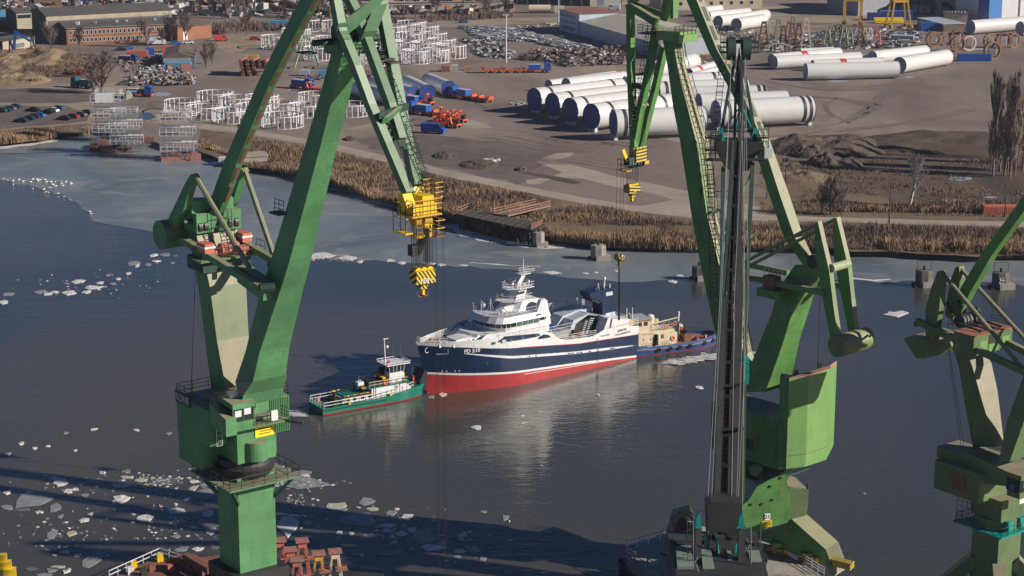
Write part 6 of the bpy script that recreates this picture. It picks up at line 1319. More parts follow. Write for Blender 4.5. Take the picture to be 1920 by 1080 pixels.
for s in (15.2, 16.6): MB().tube(T1.W(s, -.6, 6.4), T1.W(s, -.6, 8.7), .04, .03, 4).build('whip_aerial', STEELG, tug)
tbx('red_lamp', 13.5, 13.9, .2, .6, 6.45, 6.85, REDP)
tbx('black_engine', 9.6, 12.8, -1.6, .9, 3.12, 3.8, BLACK); MB().tube(T1.W(11.6, -1.0, 4.3), T1.W(12.6, -.8, 4.4), .5, .45, 12).build('funnel', RUSTP, tug); MB().tube(T1.W(12.4, -1.2, 3.9), T1.W(13.6, -1.4, 5.0), .5, .7, 10).build('black_intake', BLACK, tug)
rr = random.Random(4)
for k in range(12): s = 11.8 + rr.random() * 5; tbx('yellow_handle', s, s + .5, -1.4 + rr.random() * 2.2, -.9 + rr.random() * 2.2, 3.3 + rr.random() * .9, 4.3, YELLOW) if k < 7 else tbx('deck_gear', s, s + .6, -1.2, 1.0, 3.12, 3.4 + rr.random() * .4, BLACK)
tbx('after_control_post', 7.8, 8.9, -1.6, -.4, 2.1, 3.6, JADE); tbx('after_control_screen', 7.7, 8.8, -.4, .6, 3.4, 4.0, WHITE); tbx('yellow_grating', 8.2, 9.0, .2, 1.2, 2.9, 3.1, YELLOWO)
mb = MB(); mb.rail([T1.W(9.1, 1.9, 3.1), T1.W(15.4, 1.9, 3.1), T1.W(17.0, .9, 2.6)], 1.0, 1.0, .05, 1); mb.rail([T1.W(9.1, -1.9, 3.1), T1.W(16.4, -1.9, 3.1)], 1.0, 1.0, .05, 1); mb.build('upper_railing', CREAM, tug)
mb = MB(); pts = [T1.W(s, b1(s, 1) - .06, shz(s)) for s in (0.3, 2, 4, 6, 8, 10, 12, 14, 16, 17.5)]; mb.rail(pts, 1.0, 1.8, .06, 1); mb.rail([T1.W(.2, -2.4, 1.15), T1.W(.2, 2.4, 1.15)], 1.0, 1.0, .06, 1); mb.rail([T1.W(s, -b1(s, 1) + .06, shz(s)) for s in (.3, 4, 8, 12, 16)], 1.0, 1.8, .06, 1); mb.build('deck_railing', WHITE, tug)
MB().hoop(T1.W(12.2, 1.98, 3.7), T1.a, .36, .1, n=16, m=5).build('lifebuoy', ORANGEB, tug)
MB().prism([T1.W(s, -1.5, z) for s, z in ((TL - .2, .9), (TL + .7, 1.0), (TL + .95, 4.3), (TL + .4, 4.3), (TL - .6, 2.6))], T1.a * 3.0).build('push_knee', BLACK, tug)
tbx('bow_winch', 17.4, 18.8, -1.0, 1.0, 1.5, 2.6, BLACK); MB().tube(T1.W(18.2, 0, 2.4), T1.W(18.5, 0, 5.6), .16, .08, 6).build('bow_post', SOOT, tug); tbx('red_extinguisher', 18.2, 18.5, .3, .6, 2.6, 3.5, REDP)
for s, m_ in ((5.0, YELLOW), (12.8, YELLOW)): tbx('bitts', s, s + .4, 2.0, 2.35, 1.1, 1.6, m_)
for s in (2.0, 15.2, 16.0): tbx('bitts', s, s + .8, 1.9, 2.3, 1.15, 1.55, BLACK)
MB().prism([T1.W(.2, 1.2, 2.0), T1.W(.2, 1.2, 3.0), T1.W(-.3, 1.4, 2.8), T1.W(-.3, 1.4, 1.9)], (.02, .02, 0)).build('flag', SALMON, tug)

# ---------------------------------------------------------------- cream and blue harbour tug astern
T2 = Frame((22.9, 348.9), (.916, .401))
if T2.a.dot(Vector((.4, -.9, 0))) < 0: T2 = Frame((22.9, 348.9), (.916, .401), True)
T2.o = T2.o - T2.a * 3.0
tg2 = thing('tugboat', T2.W(8, 0, 0), 'old blue hulled tug with cream deckhouse and tyre fenders astern of the ship', 'tug')
def b2(s): 
    f = max(0, (s - 11) / 6.8); g = max(0, (1 - s) / 5); return max(.1, 3.0 * (1 - f ** 2.2) ** .6 if f < 1 else .1) * (1 - .5 * g ** 2)
sh2 = lambda s: 1.7 + .03 * max(0, s - 8) ** 1.5 * .6 + (.25 if s < 2 else 0)
mb = MB()
for side in (1, -1):
    g = []
    for i in range(33):
        s = -3.6 + i * (17.7 + 3.6) / 32; z3 = sh2(s); g.append([T2.W(s, side * b2(s) * k, z) for z, k in ((-.6, .85), (.06, .93), (.14, .94), (z3 * .55, .985), (z3 * .62, 1.03), (z3 * .70, 1.03), (z3, 1.0))])
    for r_ in range(6):
        mb.cm = (0, 0, 1, 2, 2, 1)[r_]; vs = [p for c in g for p in (c[r_], c[r_ + 1])]; mb.add(vs, [(2 * i, 2 * i + 2, 2 * i + 3, 2 * i + 1) for i in range(32)])
mb.cm = 1; zz_ = sh2(-3.6); mb.add([T2.W(-3.6, b2(-3.6) * .9, -.5), T2.W(-3.6, -b2(-3.6) * .9, -.5), T2.W(-3.6, -b2(-3.6), zz_), T2.W(-3.6, b2(-3.6), zz_)], [(0, 1, 2, 3)])
mb.build('hull', [REDH, paint('tug_blue', (.02, .06, .21), .5, .25, .8, rust=.35, rustcol=(.12, .09, .1)), paint('worn_rubbing_band', (.30, .22, .21), .8, .3, 1.0)], tg2)
n = 20; A_ = [T2.W(-3.5 + i * 21 / n, b2(-3.5 + i * 21 / n) - .1, 1.25) for i in range(n + 1)]; B_ = [T2.W(-3.5 + i * 21 / n, -b2(-3.5 + i * 21 / n) + .1, 1.25) for i in range(n + 1)]
mb = MB(); mb.add(A_ + B_, [(i, i + 1, n + 2 + i, n + 1 + i) for i in range(n)]); mb.build('deck', paint('red_oxide_deck', (.26, .09, .08), .75, .25, 1.0), tg2)
def ubx(name, s0, s1, t0, t1, z0, z1, mat): return bx(T2, s0, s1, t0, t1, z0, z1).build(name, mat, tg2)
ubx('deckhouse', .6, 8.0, -2.0, 2.1, 1.3, 4.3, CREAM); ubx('deckhouse_end', 8.0, 8.9, -1.6, 1.5, 1.3, 3.4, CREAM)
ubx('deckhouse_window', 5.2, 5.75, 2.1, 2.13, 2.75, 3.5, BLACK); ubx('window_bar', 5.46, 5.5, 2.13, 2.15, 2.75, 3.5, CREAM); ubx('doorway', 3.7, 4.3, 2.1, 2.14, 1.6, 3.7, SOOT); ubx('open_door', 4.3, 4.36, 2.1, 2.8, 1.6, 3.7, CREAM)
for s, z in ((1.6, 2.9), (3.1, 2.8)): MB().tube(T2.W(s, 2.1, z), T2.W(s, 2.15, z), .14, .14, 10).build('porthole', SOOT, tg2)
ubx('name_board', 1.4, 3.6, 2.1, 2.13, 3.75, 3.98, paint('name_board_ochre', (.42, .36, .22), .6)); ubx('wheelhouse', -.6, 3.0, -1.9, 1.9, 4.3, 6.6, CREAM)
for s in (-.4, .5, 1.7): ubx('wheelhouse_window', s, s + .8, 1.9, 1.93, 5.5, 6.2, BLACK); ubx('window_sill', s - .05, s + .85, 1.9, 1.95, 5.42, 5.5, RUSTP)
for t in (-1.5, -.5, .5): MB().obox(T2.W(-.62, t + .4, 5.85), T2.u * .02, T2.a * .4, (0, 0, .35)).build('wheelhouse_window', BLACK, tg2)
MB().prism([T2.W(s, t, 6.6) for s, t in ((-1.2, -2.2), (3.3, -2.2), (3.3, 2.2), (-1.2, 2.2))], (0, 0, .12)).build('wheelhouse_roof', paint('grey_roof', (.35, .37, .41), .5, .1), tg2); ubx('roof_edge', -1.25, 3.35, 2.2, 2.26, 6.55, 6.68, RUSTP)
MB().tube(T2.W(4.6, -1.0, 4.4), T2.W(4.6, -1.0, 6.4), .75, .7, 14).build('funnel', CREAM, tg2); MB().ball(T2.W(4.6, -1.0, 6.4), .6, 8, .5).build('funnel_cap', WHITE, tg2); MB().tube(T2.W(5.8, -1.2, 4.4), T2.W(5.8, -1.2, 5.6), .5, .5, 10).build('vent_cowl', CREAM, tg2)
MB().tube(T2.W(3.4, .4, 5.1), T2.W(9.8, .4, 5.9), .16, .1, 6).build('boom_pole', CREAM, tg2); MB().tube(T2.W(9.6, .4, 5.2), T2.W(9.7, .4, 7.0), .2, .2, 8).build('pole_float', WHITE, tg2); MB().tube(T2.W(7.9, 1.2, 4.3), T2.W(7.9, 1.2, 3.0), .08, .08, 5).build('davit', CREAM, tg2)
for s, t, z in ((6.3, 2.0, 4.7), (8.3, 1.6, 5.2), (7.6, 2.18, 2.6)): MB().hoop(T2.W(s, t, z), T2.a, .34, .1, n=16, m=5).build('lifebuoy', ORANGEB, tg2)
mb = MB(); mb.rail([T2.W(3.2, 2.0, 4.3), T2.W(7.9, 2.0, 4.3), T2.W(7.9, -1.9, 4.3)], .9, 1.1, .04, 1); mb.build('deckhouse_railing', CREAM, tg2)
mb = MB(); mb.rail([T2.W(s, b2(s) - .1, 1.6) for s in (.8, 4, 8)], .7, 1.0, .03, 0); mb.build('side_railing', SOOT, tg2)
ubx('towing_winch', 10.6, 12.4, -1.2, 1.2, 1.3, 2.7, RUST); MB().tube(T2.W(11.5, -1, 2.5), T2.W(11.5, 1, 2.5), .7, .7, 12).build('winch_drum', SOOT, tg2)
mb = MB(); mb.path([T2.W(9.0 + k * .6, 2.3 * math.cos((k - 0) * .2), 3.0 + .4 * math.sin(k)) for k in range(3)], .08)
for s in (12.5, 13.7): MB().tube(T2.W(s, -2.3, 1.3), T2.W(s, -2.3, 3.2), .09, .09, 5).build('tow_arch_leg', SOOT, tg2)
mb = MB(); mb.path([T2.W(9.6, -2.6, 3.9), T2.W(11, -2.8, 3.9), T2.W(16.5, -1.6, 2.6)], .10, 6); mb.build('tow_rail', SOOT, tg2)
rr = random.Random(9)
for k in range(14): s = 9.4 + rr.random() * 6.5; t = rr.uniform(-1.8, 1.6) * (1 if s < 14 else .5); ubx('deck_gear', s, s + rr.uniform(.2, .7), t, t + rr.uniform(.2, .6), 1.3, 1.6 + rr.random() * .8, [RUST, SOOT, CREAM, RUSTP, SALMON][k % 5])
MB().tube(T2.W(9.9, .4, 2.6), T2.W(9.9, .4, 4.8), .05, .05, 5).build('flagstaff', CREAM, tg2); MB().prism([T2.W(9.9, .4, 4.7), T2.W(10.6, .5, 4.4), T2.W(10.6, .5, 3.3), T2.W(9.9, .4, 3.6)], (.01, .03, 0)).build('flag', REDP, tg2); MB().prism([T2.W(9.9, .42, 4.72), T2.W(10.6, .52, 4.42), T2.W(10.6, .52, 3.9), T2.W(9.9, .42, 4.2)], (.01, -.05, 0)).build('flag_stripe', WHITE, tg2)
for s in (4.3, 6.7, 8.7, 10.8, 14.0, 16.2): zt_ = sh2(s) * .62; MB().hoop(T2.W(s, b2(s) + .16, zt_ - .1), T2.a, .30, .14, n=14, m=5).build('tyre_fender', BLACK, tg2)
# white wakes
def foam(name, px, n, seed, wd):
    rr = random.Random(seed); mb = MB(); P_ = [G(x, y, 0) for x, y in px]
    for k in range(n):
        f = rr.random() * (len(P_) - 1); i = int(f); p = P_[i].lerp(P_[i + 1], f - i) + Vector((rr.gauss(0, wd), rr.gauss(0, wd * .8), .03 + .0008 * k)); l = rr.uniform(.25, 1.3); w_ = rr.uniform(.05, .2); q = rr.uniform(-.3, .5)
        mb.add([p + Vector((l * math.cos(a) , l * math.sin(a) * w_ / l * 2 + l * .3 * math.cos(a) * q, 0)) for a in [math.pi * j / 3 for j in range(6)]], [(0, 1, 2, 3, 4, 5)])
    return mb.build(name, SNOW, kind='stuff', label='white foam of the wake', cat='foam')
foam('wake_foam', [(1255, 684), (1290, 676), (1340, 668), (1400, 662)], 240, 1, .9); foam('wake_foam', [(534, 772), (552, 776), (566, 778)], 60, 2, .5)
# ---------------------------------------------------------------- lying wind tower sections
def section(x0, y0, x1, y1, r, label, caps=None, bands=(), red=None, blocks=True, near=None, ring=None):
    """x0,y0 / x1,y1: end centres in the picture; r radius in metres"""
    z = LZ + r + (.9 if blocks else .25); a = G(x0, y0, z); b = G(x1, y1, z); d = (b - a).normalized(); Ln = (b - a).length
    root = thing('tower_section', Vector(((a.x + b.x) / 2, (a.y + b.y) / 2, LZ)), label, 'tower section', 'white tower sections lying in the yard')
    mb = MB(); mb.tube(a, b, r, r, 36, False); mb.build('shell', WHITEC, root, smooth=True)
    c0, c1_ = caps or (BLUEC, BLUEC)
    MB().tube(a - d * .04, a + d * .05, r * .985, r * .985, 28).build('end_cover', c0, root); MB().tube(b - d * .05, b + d * .04, r * .985, r * .985, 28).build('end_cover', c1_, root)
    MB().hoop(a, d, r, .07, .15, 28, 4).build('flange', c0 if c0 is BLUEC else WHITEF, root); MB().hoop(b, d, r, .07, .15, 28, 4).build('flange', c1_ if c1_ is BLUEC else WHITEF, root)
    for f in bands: MB().tube(a + d * Ln * (f - .55 / Ln), a + d * Ln * (f + .55 / Ln), r + .03, r + .03, 36, False).build('black_strap', SOOT, root, smooth=True)
    if red:
        mb = MB(); q0 = a + d * Ln * (red - .045); q1 = a + d * Ln * (red + .045); sd = Vector((d.y, -d.x, 0)); sd = sd if sd.y < 0 else -sd
        mb.loft([[q + sd * math.sin(t) * (r + .05) + Vector((0, 0, math.cos(t) * (r + .05))) for t in [R(k) for k in range(-25, 75, 10)]] for q in (q0, q1)], False, False); mb.build('red_tarpaulin', REDP, root)
    if blocks:
        for f in (.02, .98):
            c = a.lerp(b, f)
            for s in (-.9, .9):
                sd = Vector((-d.y, d.x, 0)); p = c + sd * s - d * (1 if f < .5 else -1) * .1; mb = MB(); mb.obox((p.x, p.y, LZ + .75), d * .55, sd * .62, (0, 0, .75)); mb.build('support_block', CONCL, root)
                MB().tube(Vector((p.x, p.y, LZ + .8)) - d * .6, Vector((p.x, p.y, LZ + .8)) + d * .6, .12, .12, 6).build('block_eye', SOOT, root)
    else:
        for f in (.05, .95): c = a.lerp(b, f); mb = MB(); mb.obox((c.x, c.y, LZ + .12), d * .3, Vector((-d.y, d.x, 0)) * 1.2, (0, 0, .12)); mb.build('support_block', WOOD, root)
    return root
GD = GREYW; BB = (BLUEC, BLUEC); GG = (GD, GD)
TS = [
 (1002, 186, 1163, 166, 3.55, 'white tower section with blue cover, leftmost of the front row', BB, (.14, .86)),
 (1036, 196, 1200, 176, 3.6, 'white tower section with blue cover, second from left in the front row', BB, (.16,)),
 (1069, 206, 1222, 186, 3.7, 'white tower section with blue cover, middle one of the front row', BB, (.13,)),
 (1109, 218, 1265, 197, 3.8, 'white tower section with blue cover and one black strap, fourth in front row', BB, (.17, .80)),
 (1150, 231, 1318, 224, 4.0, 'white tower section with blue cover and double black straps behind the light green jib', BB, (.10, .19)),
 (1342, 213, 1519, 204, 4.0, 'long white tower section with double black straps at its right end', BB, (.10, .89, .955)),
 (1310, 196, 1475, 190, 3.4, 'white tower section lying just behind the one with double straps at right', BB, ()),
 (1262, 181, 1436, 178, 3.2, 'white tower section ending in a pair of black straps right of the dark crane', BB, (.12, .91, .97)),
 (1232, 171, 1400, 164, 3.1, 'white tower section seen through both legs of the light green boom, lower', BB, (.08,)),
 (1172, 160, 1345, 151, 3.0, 'white tower section with small blue end seen left of the green boom', BB, (.94,)),
 (1029, 160, 1152, 143, 1.9, 'slimmer white tower section furthest left behind the front row', GG, ()),
 (1062, 160, 1170, 147, 2.5, 'plain white tower section tapering behind the leftmost blue cover', GG, ()),
 (1222, 132, 1300, 116, 3.2, 'plain white tower section upright looking between the two jib legs', GG, ()),
 (1291, 139, 1345, 123, 2.0, 'slim white tower section with a red tarpaulin patch behind the dark tie beam', GG, (), .3),
 (1297, 147, 1350, 133, 2.0, 'slim white tower section just in front of the one with red patch', GG, ()),
 (1306, 152, 1365, 140, 1.7, 'third slim white tower section under the one with red patch', GG, ()),
 (1308, 22, 1350, 17, 2.0, 'far white tower section partly behind the green tie beam', GG, ()),
 (1327, 31, 1403, 24, 2.3, 'far white tower section with grey end, back one of three', GG, ()),
 (1347, 40, 1436, 28, 2.5, 'far white tower section with grey end, middle one of three', GG, ()),
 (1381, 46, 1430, 38, 2.7, 'far short white tower section with grey end beside the rusty towers', GG, ()),
 (1500, 98, 1562, 95, 1.5, 'short white section with a white scrap on top at the back of the right stack', GG, ()),
 (1447, 112, 1572, 100, 2.2, 'long white section with red tarpaulin at the left of the right group', GG, (), .45),
 (1453, 117, 1611, 109, 2.4, 'long plain white section in front of the left red tarpaulin', GG, ()),
 (1528, 113, 1628, 110, 1.6, 'short slim white section between the two red tarpaulins', GG, ()),
 (1524, 122, 1654, 117, 1.9, 'white section with red tarpaulin behind the front one of the right group', GG, (), .42),
 (1511, 134, 1682, 130, 2.9, 'frontmost long light grey section of the right group', GG, ()),
 (1636, 108, 1734, 97, 2.5, 'white section with dark grey end pointing away at the right', GG, ()),
 (1687, 122, 1774, 107, 2.9, 'rightmost white section with rounded far end beside blue container', GG, ()),
 (1820, 51, 1918, 43, 2.9, 'far long white section before the blue and white hall', GG, ()),
 (1913, 53, 1990, 48, 2.9, 'white section end cut by the right edge of the picture', GG, ()),
]
for t in TS: section(*t[:6], caps=t[6], bands=t[7], red=(t[8] if len(t) > 8 else None), blocks=t[6] is BB)
for x0, y0, x1, y1, r, lb in ((655, 162, 736, 183, 2.5, 'bluish shaded tower section crossing behind the big green boom'), (699, 156, 774, 176, 2.5, 'bluish shaded tower section behind the red loader frame'), (764, 156, 802, 174, 2.7, 'bluish shaded tower section second from the right above the trucks'), (804, 151, 841, 166, 2.6, 'bluish shaded tower section furthest right above the blue truck')): section(x0, y0, x1, y1, r, lb, BB, (), None, False)
# ---------------------------------------------------------------- white ring frames
def ring_proto(Rr, h, n):
    r = thing('ring_frame', (0, 0, 0), 'x', 'ring frame'); 
    for z, nm in ((h, 'top_hoop'), (.15, 'base_hoop')): MB().hoop((0, 0, z), (0, 0, 1), Rr, .25 if z == h else .14, .16 if z == h else .09, 36, 4).build(nm, WHITEF, r)
    me = None
    for k in range(n):
        q = 2 * math.pi * k / n; p = Vector((Rr * math.cos(q), Rr * math.sin(q), 0)); m_ = MB(); m_.box((0, 0, h / 2), (.24, .24, h)); 
        if me is None: o = m_.build('post', WHITEF, r); me = o.data; o.location = p; o.rotation_euler = (0, 0, q)
        else: o = bpy.data.objects.new('post', me); COL.objects.link(o); o.parent = r; o.location = p; o.rotation_euler = (0, 0, q)
    return r
RP = ring_proto(5.7, 3.7, 20); freeze(RP)
RL = [(342, 210, 33), (404, 194, 34), (383, 221, 33), (446, 203, 33), (434, 228, 34), (476, 218, 33), (492, 200, 31), (528, 212, 32), (530, 237, 39), (574, 217, 34), (590, 196, 30), (658, 216, 34)]
RL2 = [(518, 90, 28), (565, 92, 27), (556, 76, 27), (575, 58, 24), (628, 61, 24), (596, 112, 26), (617, 92, 26), (700, 122, 27), (690, 96, 27), (664, 108, 26), (748, 116, 28), (728, 98, 28), (712, 80, 27), (736, 70, 27), (772, 62, 27), (770, 84, 27), (796, 70, 27), (798, 102, 28), (780, 118, 27), (812, 84, 26), (816, 116, 27), (828, 96, 27), (846, 108, 28), (760, 100, 27), (644, 128, 24)]
ordn = ['leftmost', 'second', 'third', 'fourth', 'fifth', 'sixth', 'seventh', 'eighth', 'largest frontmost', 'tenth', 'eleventh', 'rightmost']
first = True
for i, (x, y, r) in enumerate(RL):
    p = L(x, y); sc = r * (p.y * CP + 24) / F / 5.7; lb = f'{ordn[i]} round white ring frame near the river road'
    if first: place(RP, p, i * .3, (sc, sc, 1)); RP['label'] = lb; RP['group'] = 'white ring frames near the river road'; first = False
    else: dup(RP, p, i * .3, (sc, sc, 1), lb, 'white ring frames near the river road')
rw = {0: 'back', 1: 'middle', 2: 'front'}
for i, (x, y, r) in enumerate(RL2):
    p = L(x, y); sc = r * (p.y * CP + 24) / F / 5.7
    dup(RP, p, i * .4, (sc, sc, 1.3), f'round white ring frame in the far field, {"back" if y < 78 else "middle" if y < 104 else "front"} row, {"left of the boom" if x < 650 else "behind the jib" if x < 760 else "right end"}', 'white ring frames in the far field')
# ---------------------------------------------------------------- vehicles
def wheel(mb, p, r, w_, ax=Vector((0, 1, 0))): mb.tube(Vector(p) - ax * w_ / 2, Vector(p) + ax * w_ / 2, r, r, 12)
def car_proto():
    r = thing('parked_car', (0, 0, 0), 'x', 'car', 'cars parked on the left lot')
    def sec(pts, w0, w1, zsplit): return [[(x, -(w1 if z > zsplit else w0) * s, z) for x, z in pts] for s in (1, -1)]
    body = [(-2.2, .3), (-2.25, .75), (-2.1, .95), (-1.2, 1.0), (1.0, .98), (2.0, .85), (2.25, .6), (2.2, .3)]
    MB().prism([(x, -.88, z) for x, z in body], (0, 1.76, 0)).build('body', BLUEP, r)
    MB().loft([[(-1.9, s * .8, .97), (1.15, s * .8, .97), (.45, s * .66, 1.42), (-1.35, s * .66, 1.42)] for s in (1, -1)]).build('window_band', GLASS, r)
    MB().loft([[(-1.3, s * .62, 1.43), (.4, s * .62, 1.43), (.25, s * .58, 1.49), (-1.15, s * .58, 1.49)] for s in (1, -1)]).build('roof', BLUEP, r)
    for x in (-1.4, 1.4):
        for s in (-.8, .8): m_ = MB(); wheel(m_, (x, s, .34), .34, .22); m_.build('wheel', BLACK, r)
    for s in (-.6, .6): m_ = MB(); m_.box((2.2, s, .68), (.1, .3, .14)); m_.build('headlight', SILVER, r)
    return r
CP_ = car_proto(); freeze(CP_)
def cpaint(n, c): return paint(n, c, .3, .05)
CC = {'dark blue': cpaint('dark_blue_car_paint', (.012, .03, .08)), 'black': cpaint('black_car_paint', (.012, .013, .02)), 'white': cpaint('white_car_paint', (.7, .7, .7)), 'bright blue': cpaint('bright_blue_car_paint', (.02, .13, .45)), 'red': cpaint('red_car_paint', (.42, .02, .03)), 'grey': cpaint('grey_car_paint', (.12, .14, .18)), 'teal': cpaint('teal_car_paint', (.02, .10, .15))}
CARS = [(2, 210, 'teal', 'cut by the left edge of the picture'), (10, 209, 'dark blue', 'second in the upper left row'), (18, 206, 'grey', 'third in the upper left row'), (27, 203, 'dark blue', 'rightmost of the upper left row'), (40, 229, 'dark blue', 'frontmost on the car park'), (53, 225, 'dark blue', 'second of the middle front row'), (63, 221, 'dark blue', 'third of the middle front row'), (72, 219, 'bright blue', 'last of the middle front row'), (62, 209, 'black', 'leftmost of the upper right row'), (88, 213, 'black', 'beside the white car on its left'), (98, 210, 'white', 'between a black and a bright blue car'), (108, 206, 'bright blue', 'rightmost of the upper row'), (120, 225, 'black', 'at the edge of the reeds, left of the red one'), (136, 221, 'red', 'at the edge of the reeds'), (150, 218, 'grey', 'right of the red car'), (160, 214, 'black', 'last before the scaffolding')]
fst = True
for x, y, c, wh in CARS:
    p = L(x, y); lb = f'{c} car {wh}'
    if fst: place(CP_, p, 2.75); CP_['label'] = lb; [o.data.materials.__setitem__(0, CC[c]) for o in CP_.children if o.name.split('.')[0] in ('body', 'roof')]; fst = False
    else: dup(CP_, p, 2.75 + random.uniform(-.05, .05), 1, lb, swap={'body': CC[c], 'roof': CC[c]})
for x, y, c, lb, rz in ((869, 43, 'bright blue', 'lone bright blue car driving on the far pale road', 0.0), (227, 95, 'black', 'black car parked before the red brick building', .3), (240, 92, 'bright blue', 'blue car right of the black one by the brick building', .3), (330, 83, 'bright blue', 'blue car under the trees at the right end of brick building', .2), (353, 82, 'white', 'small white car parked by the annex door', 0.1), (404, 63, 'red', 'dark red car behind the waste containers', 2.0), (478, 75, 'red', 'red vehicle at the far left of the ring frames', 0)):
    c_ = dup(CP_, L(x, y), rz, 1, lb, swap={'body': CC[c], 'roof': CC[c]}); c_['group'] = 'scattered cars'
def van(x, y, rz, mt, label, k=1.0, cat='van'):
    r = thing('van', L(x, y), label, cat); 
    def loc(px, py, pz): c, s = math.cos(rz), math.sin(rz); return WL[r.name] + Vector((px * c - py * s, px * s + py * c, pz)) * 1
    MB().prism([loc(px * k, -1.0 * k, z * k) for px, z in ((-2.9, .4), (-2.9, 2.4), (1.4, 2.45), (2.2, 1.5), (2.9, 1.2), (2.95, .4))], loc(0, 2 * k, 0) - loc(0, 0, 0)).build('body', mt, r)
    MB().prism([loc(px * k, -.93 * k, z * k) for px, z in ((1.46, 2.36), (2.24, 1.52), (2.3, 1.56), (1.54, 2.4))], loc(0, 1.86 * k, 0) - loc(0, 0, 0)).build('windscreen', GLASS, r)
    for s in (-1.01, 1.01): MB().prism([loc(px * k, s * k, z * k) for px, z in ((.5, 1.5), (.5, 2.1), (1.4, 2.1), (1.9, 1.5))], (loc(0, .02, 0) - loc(0, 0, 0))).build('side_window', GLASS, r)
    for px in (-1.9, 1.9):
        for s in (-.9, .9): m_ = MB(); ax = (loc(0, 1, 0) - loc(0, 0, 0)); wheel(m_, loc(px * k, s * k, .4 * k), .4 * k, .25, ax); m_.build('wheel', BLACK, r)
    return r
van(813, 250, -.35, BLUEP, 'blue van with red trim parked before the orange trailers', 1.25); van(1150, 19, 3.0, WHITE, 'white delivery van on the apron beyond the office roof', 1.1); van(292, 84, .15, WHITE, 'white box truck parked under the trees by the brick building', 1.4, 'truck'); van(1292, 68, 3.3, WHITE, 'white lorry at the gable of the long pale roofed warehouse', 1.4, 'truck'); van(415, 77, .2, REDP, 'red and white vehicle by the annex corner', 1.0)
def truck(x, y, rz, label, load='ballast', n_ax=4, k=1.0, cab=BLUEP, bed=ORANGE, flat=0):
    r = thing('heavy_truck', L(x, y), label, 'truck'); c, s = math.cos(rz), math.sin(rz)
    X = Vector((c, s, 0)) * k; Y = Vector((-s, c, 0)) * k; Z = Vector((0, 0, k)); o = WL[r.name]
    def bxx(nm, x0, x1, y0, y1, z0, z1, m_): MB().obox(o + X * (x0 + x1) / 2 + Y * (y0 + y1) / 2 + Z * (z0 + z1) / 2, X * (x1 - x0) / 2, Y * (y1 - y0) / 2, Z * (z1 - z0) / 2).build(nm, m_, r)
    bxx('chassis', -4.5, 3.4, -1.1, 1.1, .7, 1.1, bed)
    MB().prism([o + X * a + Y * -1.25 + Z * b for a, b in ((2.0, 1.0), (2.0, 3.5), (2.6, 3.8), (4.0, 3.6), (4.35, 2.2), (4.4, 1.0))], Y * 2.5).build('cab', cab, r)
    bxx('bumper', 3.9, 4.5, -1.25, 1.25, .4, 1.0, bed); bxx('windscreen', 4.12, 4.3, -1.05, 1.05, 2.2, 3.2, GLASS); bxx('grille', 4.36, 4.44, -.8, .8, 1.1, 1.9, BLACK)
    for q in (-1.27, 1.22): bxx('side_window', 3.1, 3.9, q, q + .05, 2.3, 3.2, GLASS)
    if load == 'ballast': bxx('ballast_box', -3.6, .6, -1.2, 1.2, 1.2, 3.0, cab); bxx('ballast_lid', -3.6, .6, -1.2, 1.2, 3.0, 3.08, SILVER)
    elif load == 'box': bxx('ballast_box', -4.3, -.6, -1.2, 1.2, 1.2, 2.6, cab); bxx('ballast_lid', -4.3, -.6, -1.1, 1.1, 2.6, 2.75, CREAM); bxx('side_stripe', -4.3, -.6, -1.23, -1.2, 1.7, 2.1, WHITE); bxx('tool_locker', -.3, 1.5, -1.1, 1.1, 1.2, 2.4, SOOT)
    for a in (-3.6, -2.3, 1.4, 2.9)[:n_ax]:
        for q in (-1.0, 1.0): m_ = MB(); wheel(m_, o + X * a + Y * q + Z * .52, .52 * k, .35 * k, Y.normalized()); m_.build('wheel', BLACK, r)
    if flat:
        bxx('trailer_deck', -4.8 - flat, -4.8, -1.3, 1.3, .9, 1.35, bed); n_ = int(flat / 1.5)
        for i in range(n_):
            for q in (-1.0, 1.0): m_ = MB(); wheel(m_, o + X * (-5.4 - i * 1.5) + Y * q + Z * .45, .45 * k, .4 * k, Y.normalized()); m_.build('trailer_wheel', RUSTP if i % 2 else BLACK, r)
        for a in (-5.0 - flat, -6.5, -4.8 - flat * .55): bxx('trailer_frame', a, a + .5, -1.1, 1.1, 1.35, 2.8 if flat > 12 else 2.0, bed); bxx('trailer_tool_box', a + .6, a + 1.4, -.9, .2, 1.35, 1.9, SOOT)
    return r
truck(262, 181, -.12, 'blue heavy truck with orange bumper beside the gravel pile', 'box'); truck(1010, 136, .04, 'blue truck with long orange low loader beyond the ring frames', 'ballast', 4, 1.0, BLUEP, ORANGE, 16)
truck(566, 166, -.5, 'blue truck with yellow bumper seen left of the big green boom', 'ballast'); truck(863, 184, 2.35, 'blue truck towing an orange axle trailer nearest the blue tower end', 'ballast', 4, 1.05, BLUEP, ORANGE, 9); truck(786, 214, 2.5, 'blue truck towing the tall orange loading frames', 'ballast', 4, 1.05, BLUEP, ORANGE, 10); truck(768, 196, 2.4, 'blue truck half hidden behind the right jib leg of the big crane', 'ballast'); truck(155, 165, 2.6, 'dark blue excavator carrier beneath the big bare tree', 'ballast', 4, 1.0, CC['teal'], SOOT); truck(240, 118, -.3, 'blue scrap handler truck with red base at the scrap yard', 'ballast', 4, .9, BLUEP, REDP)
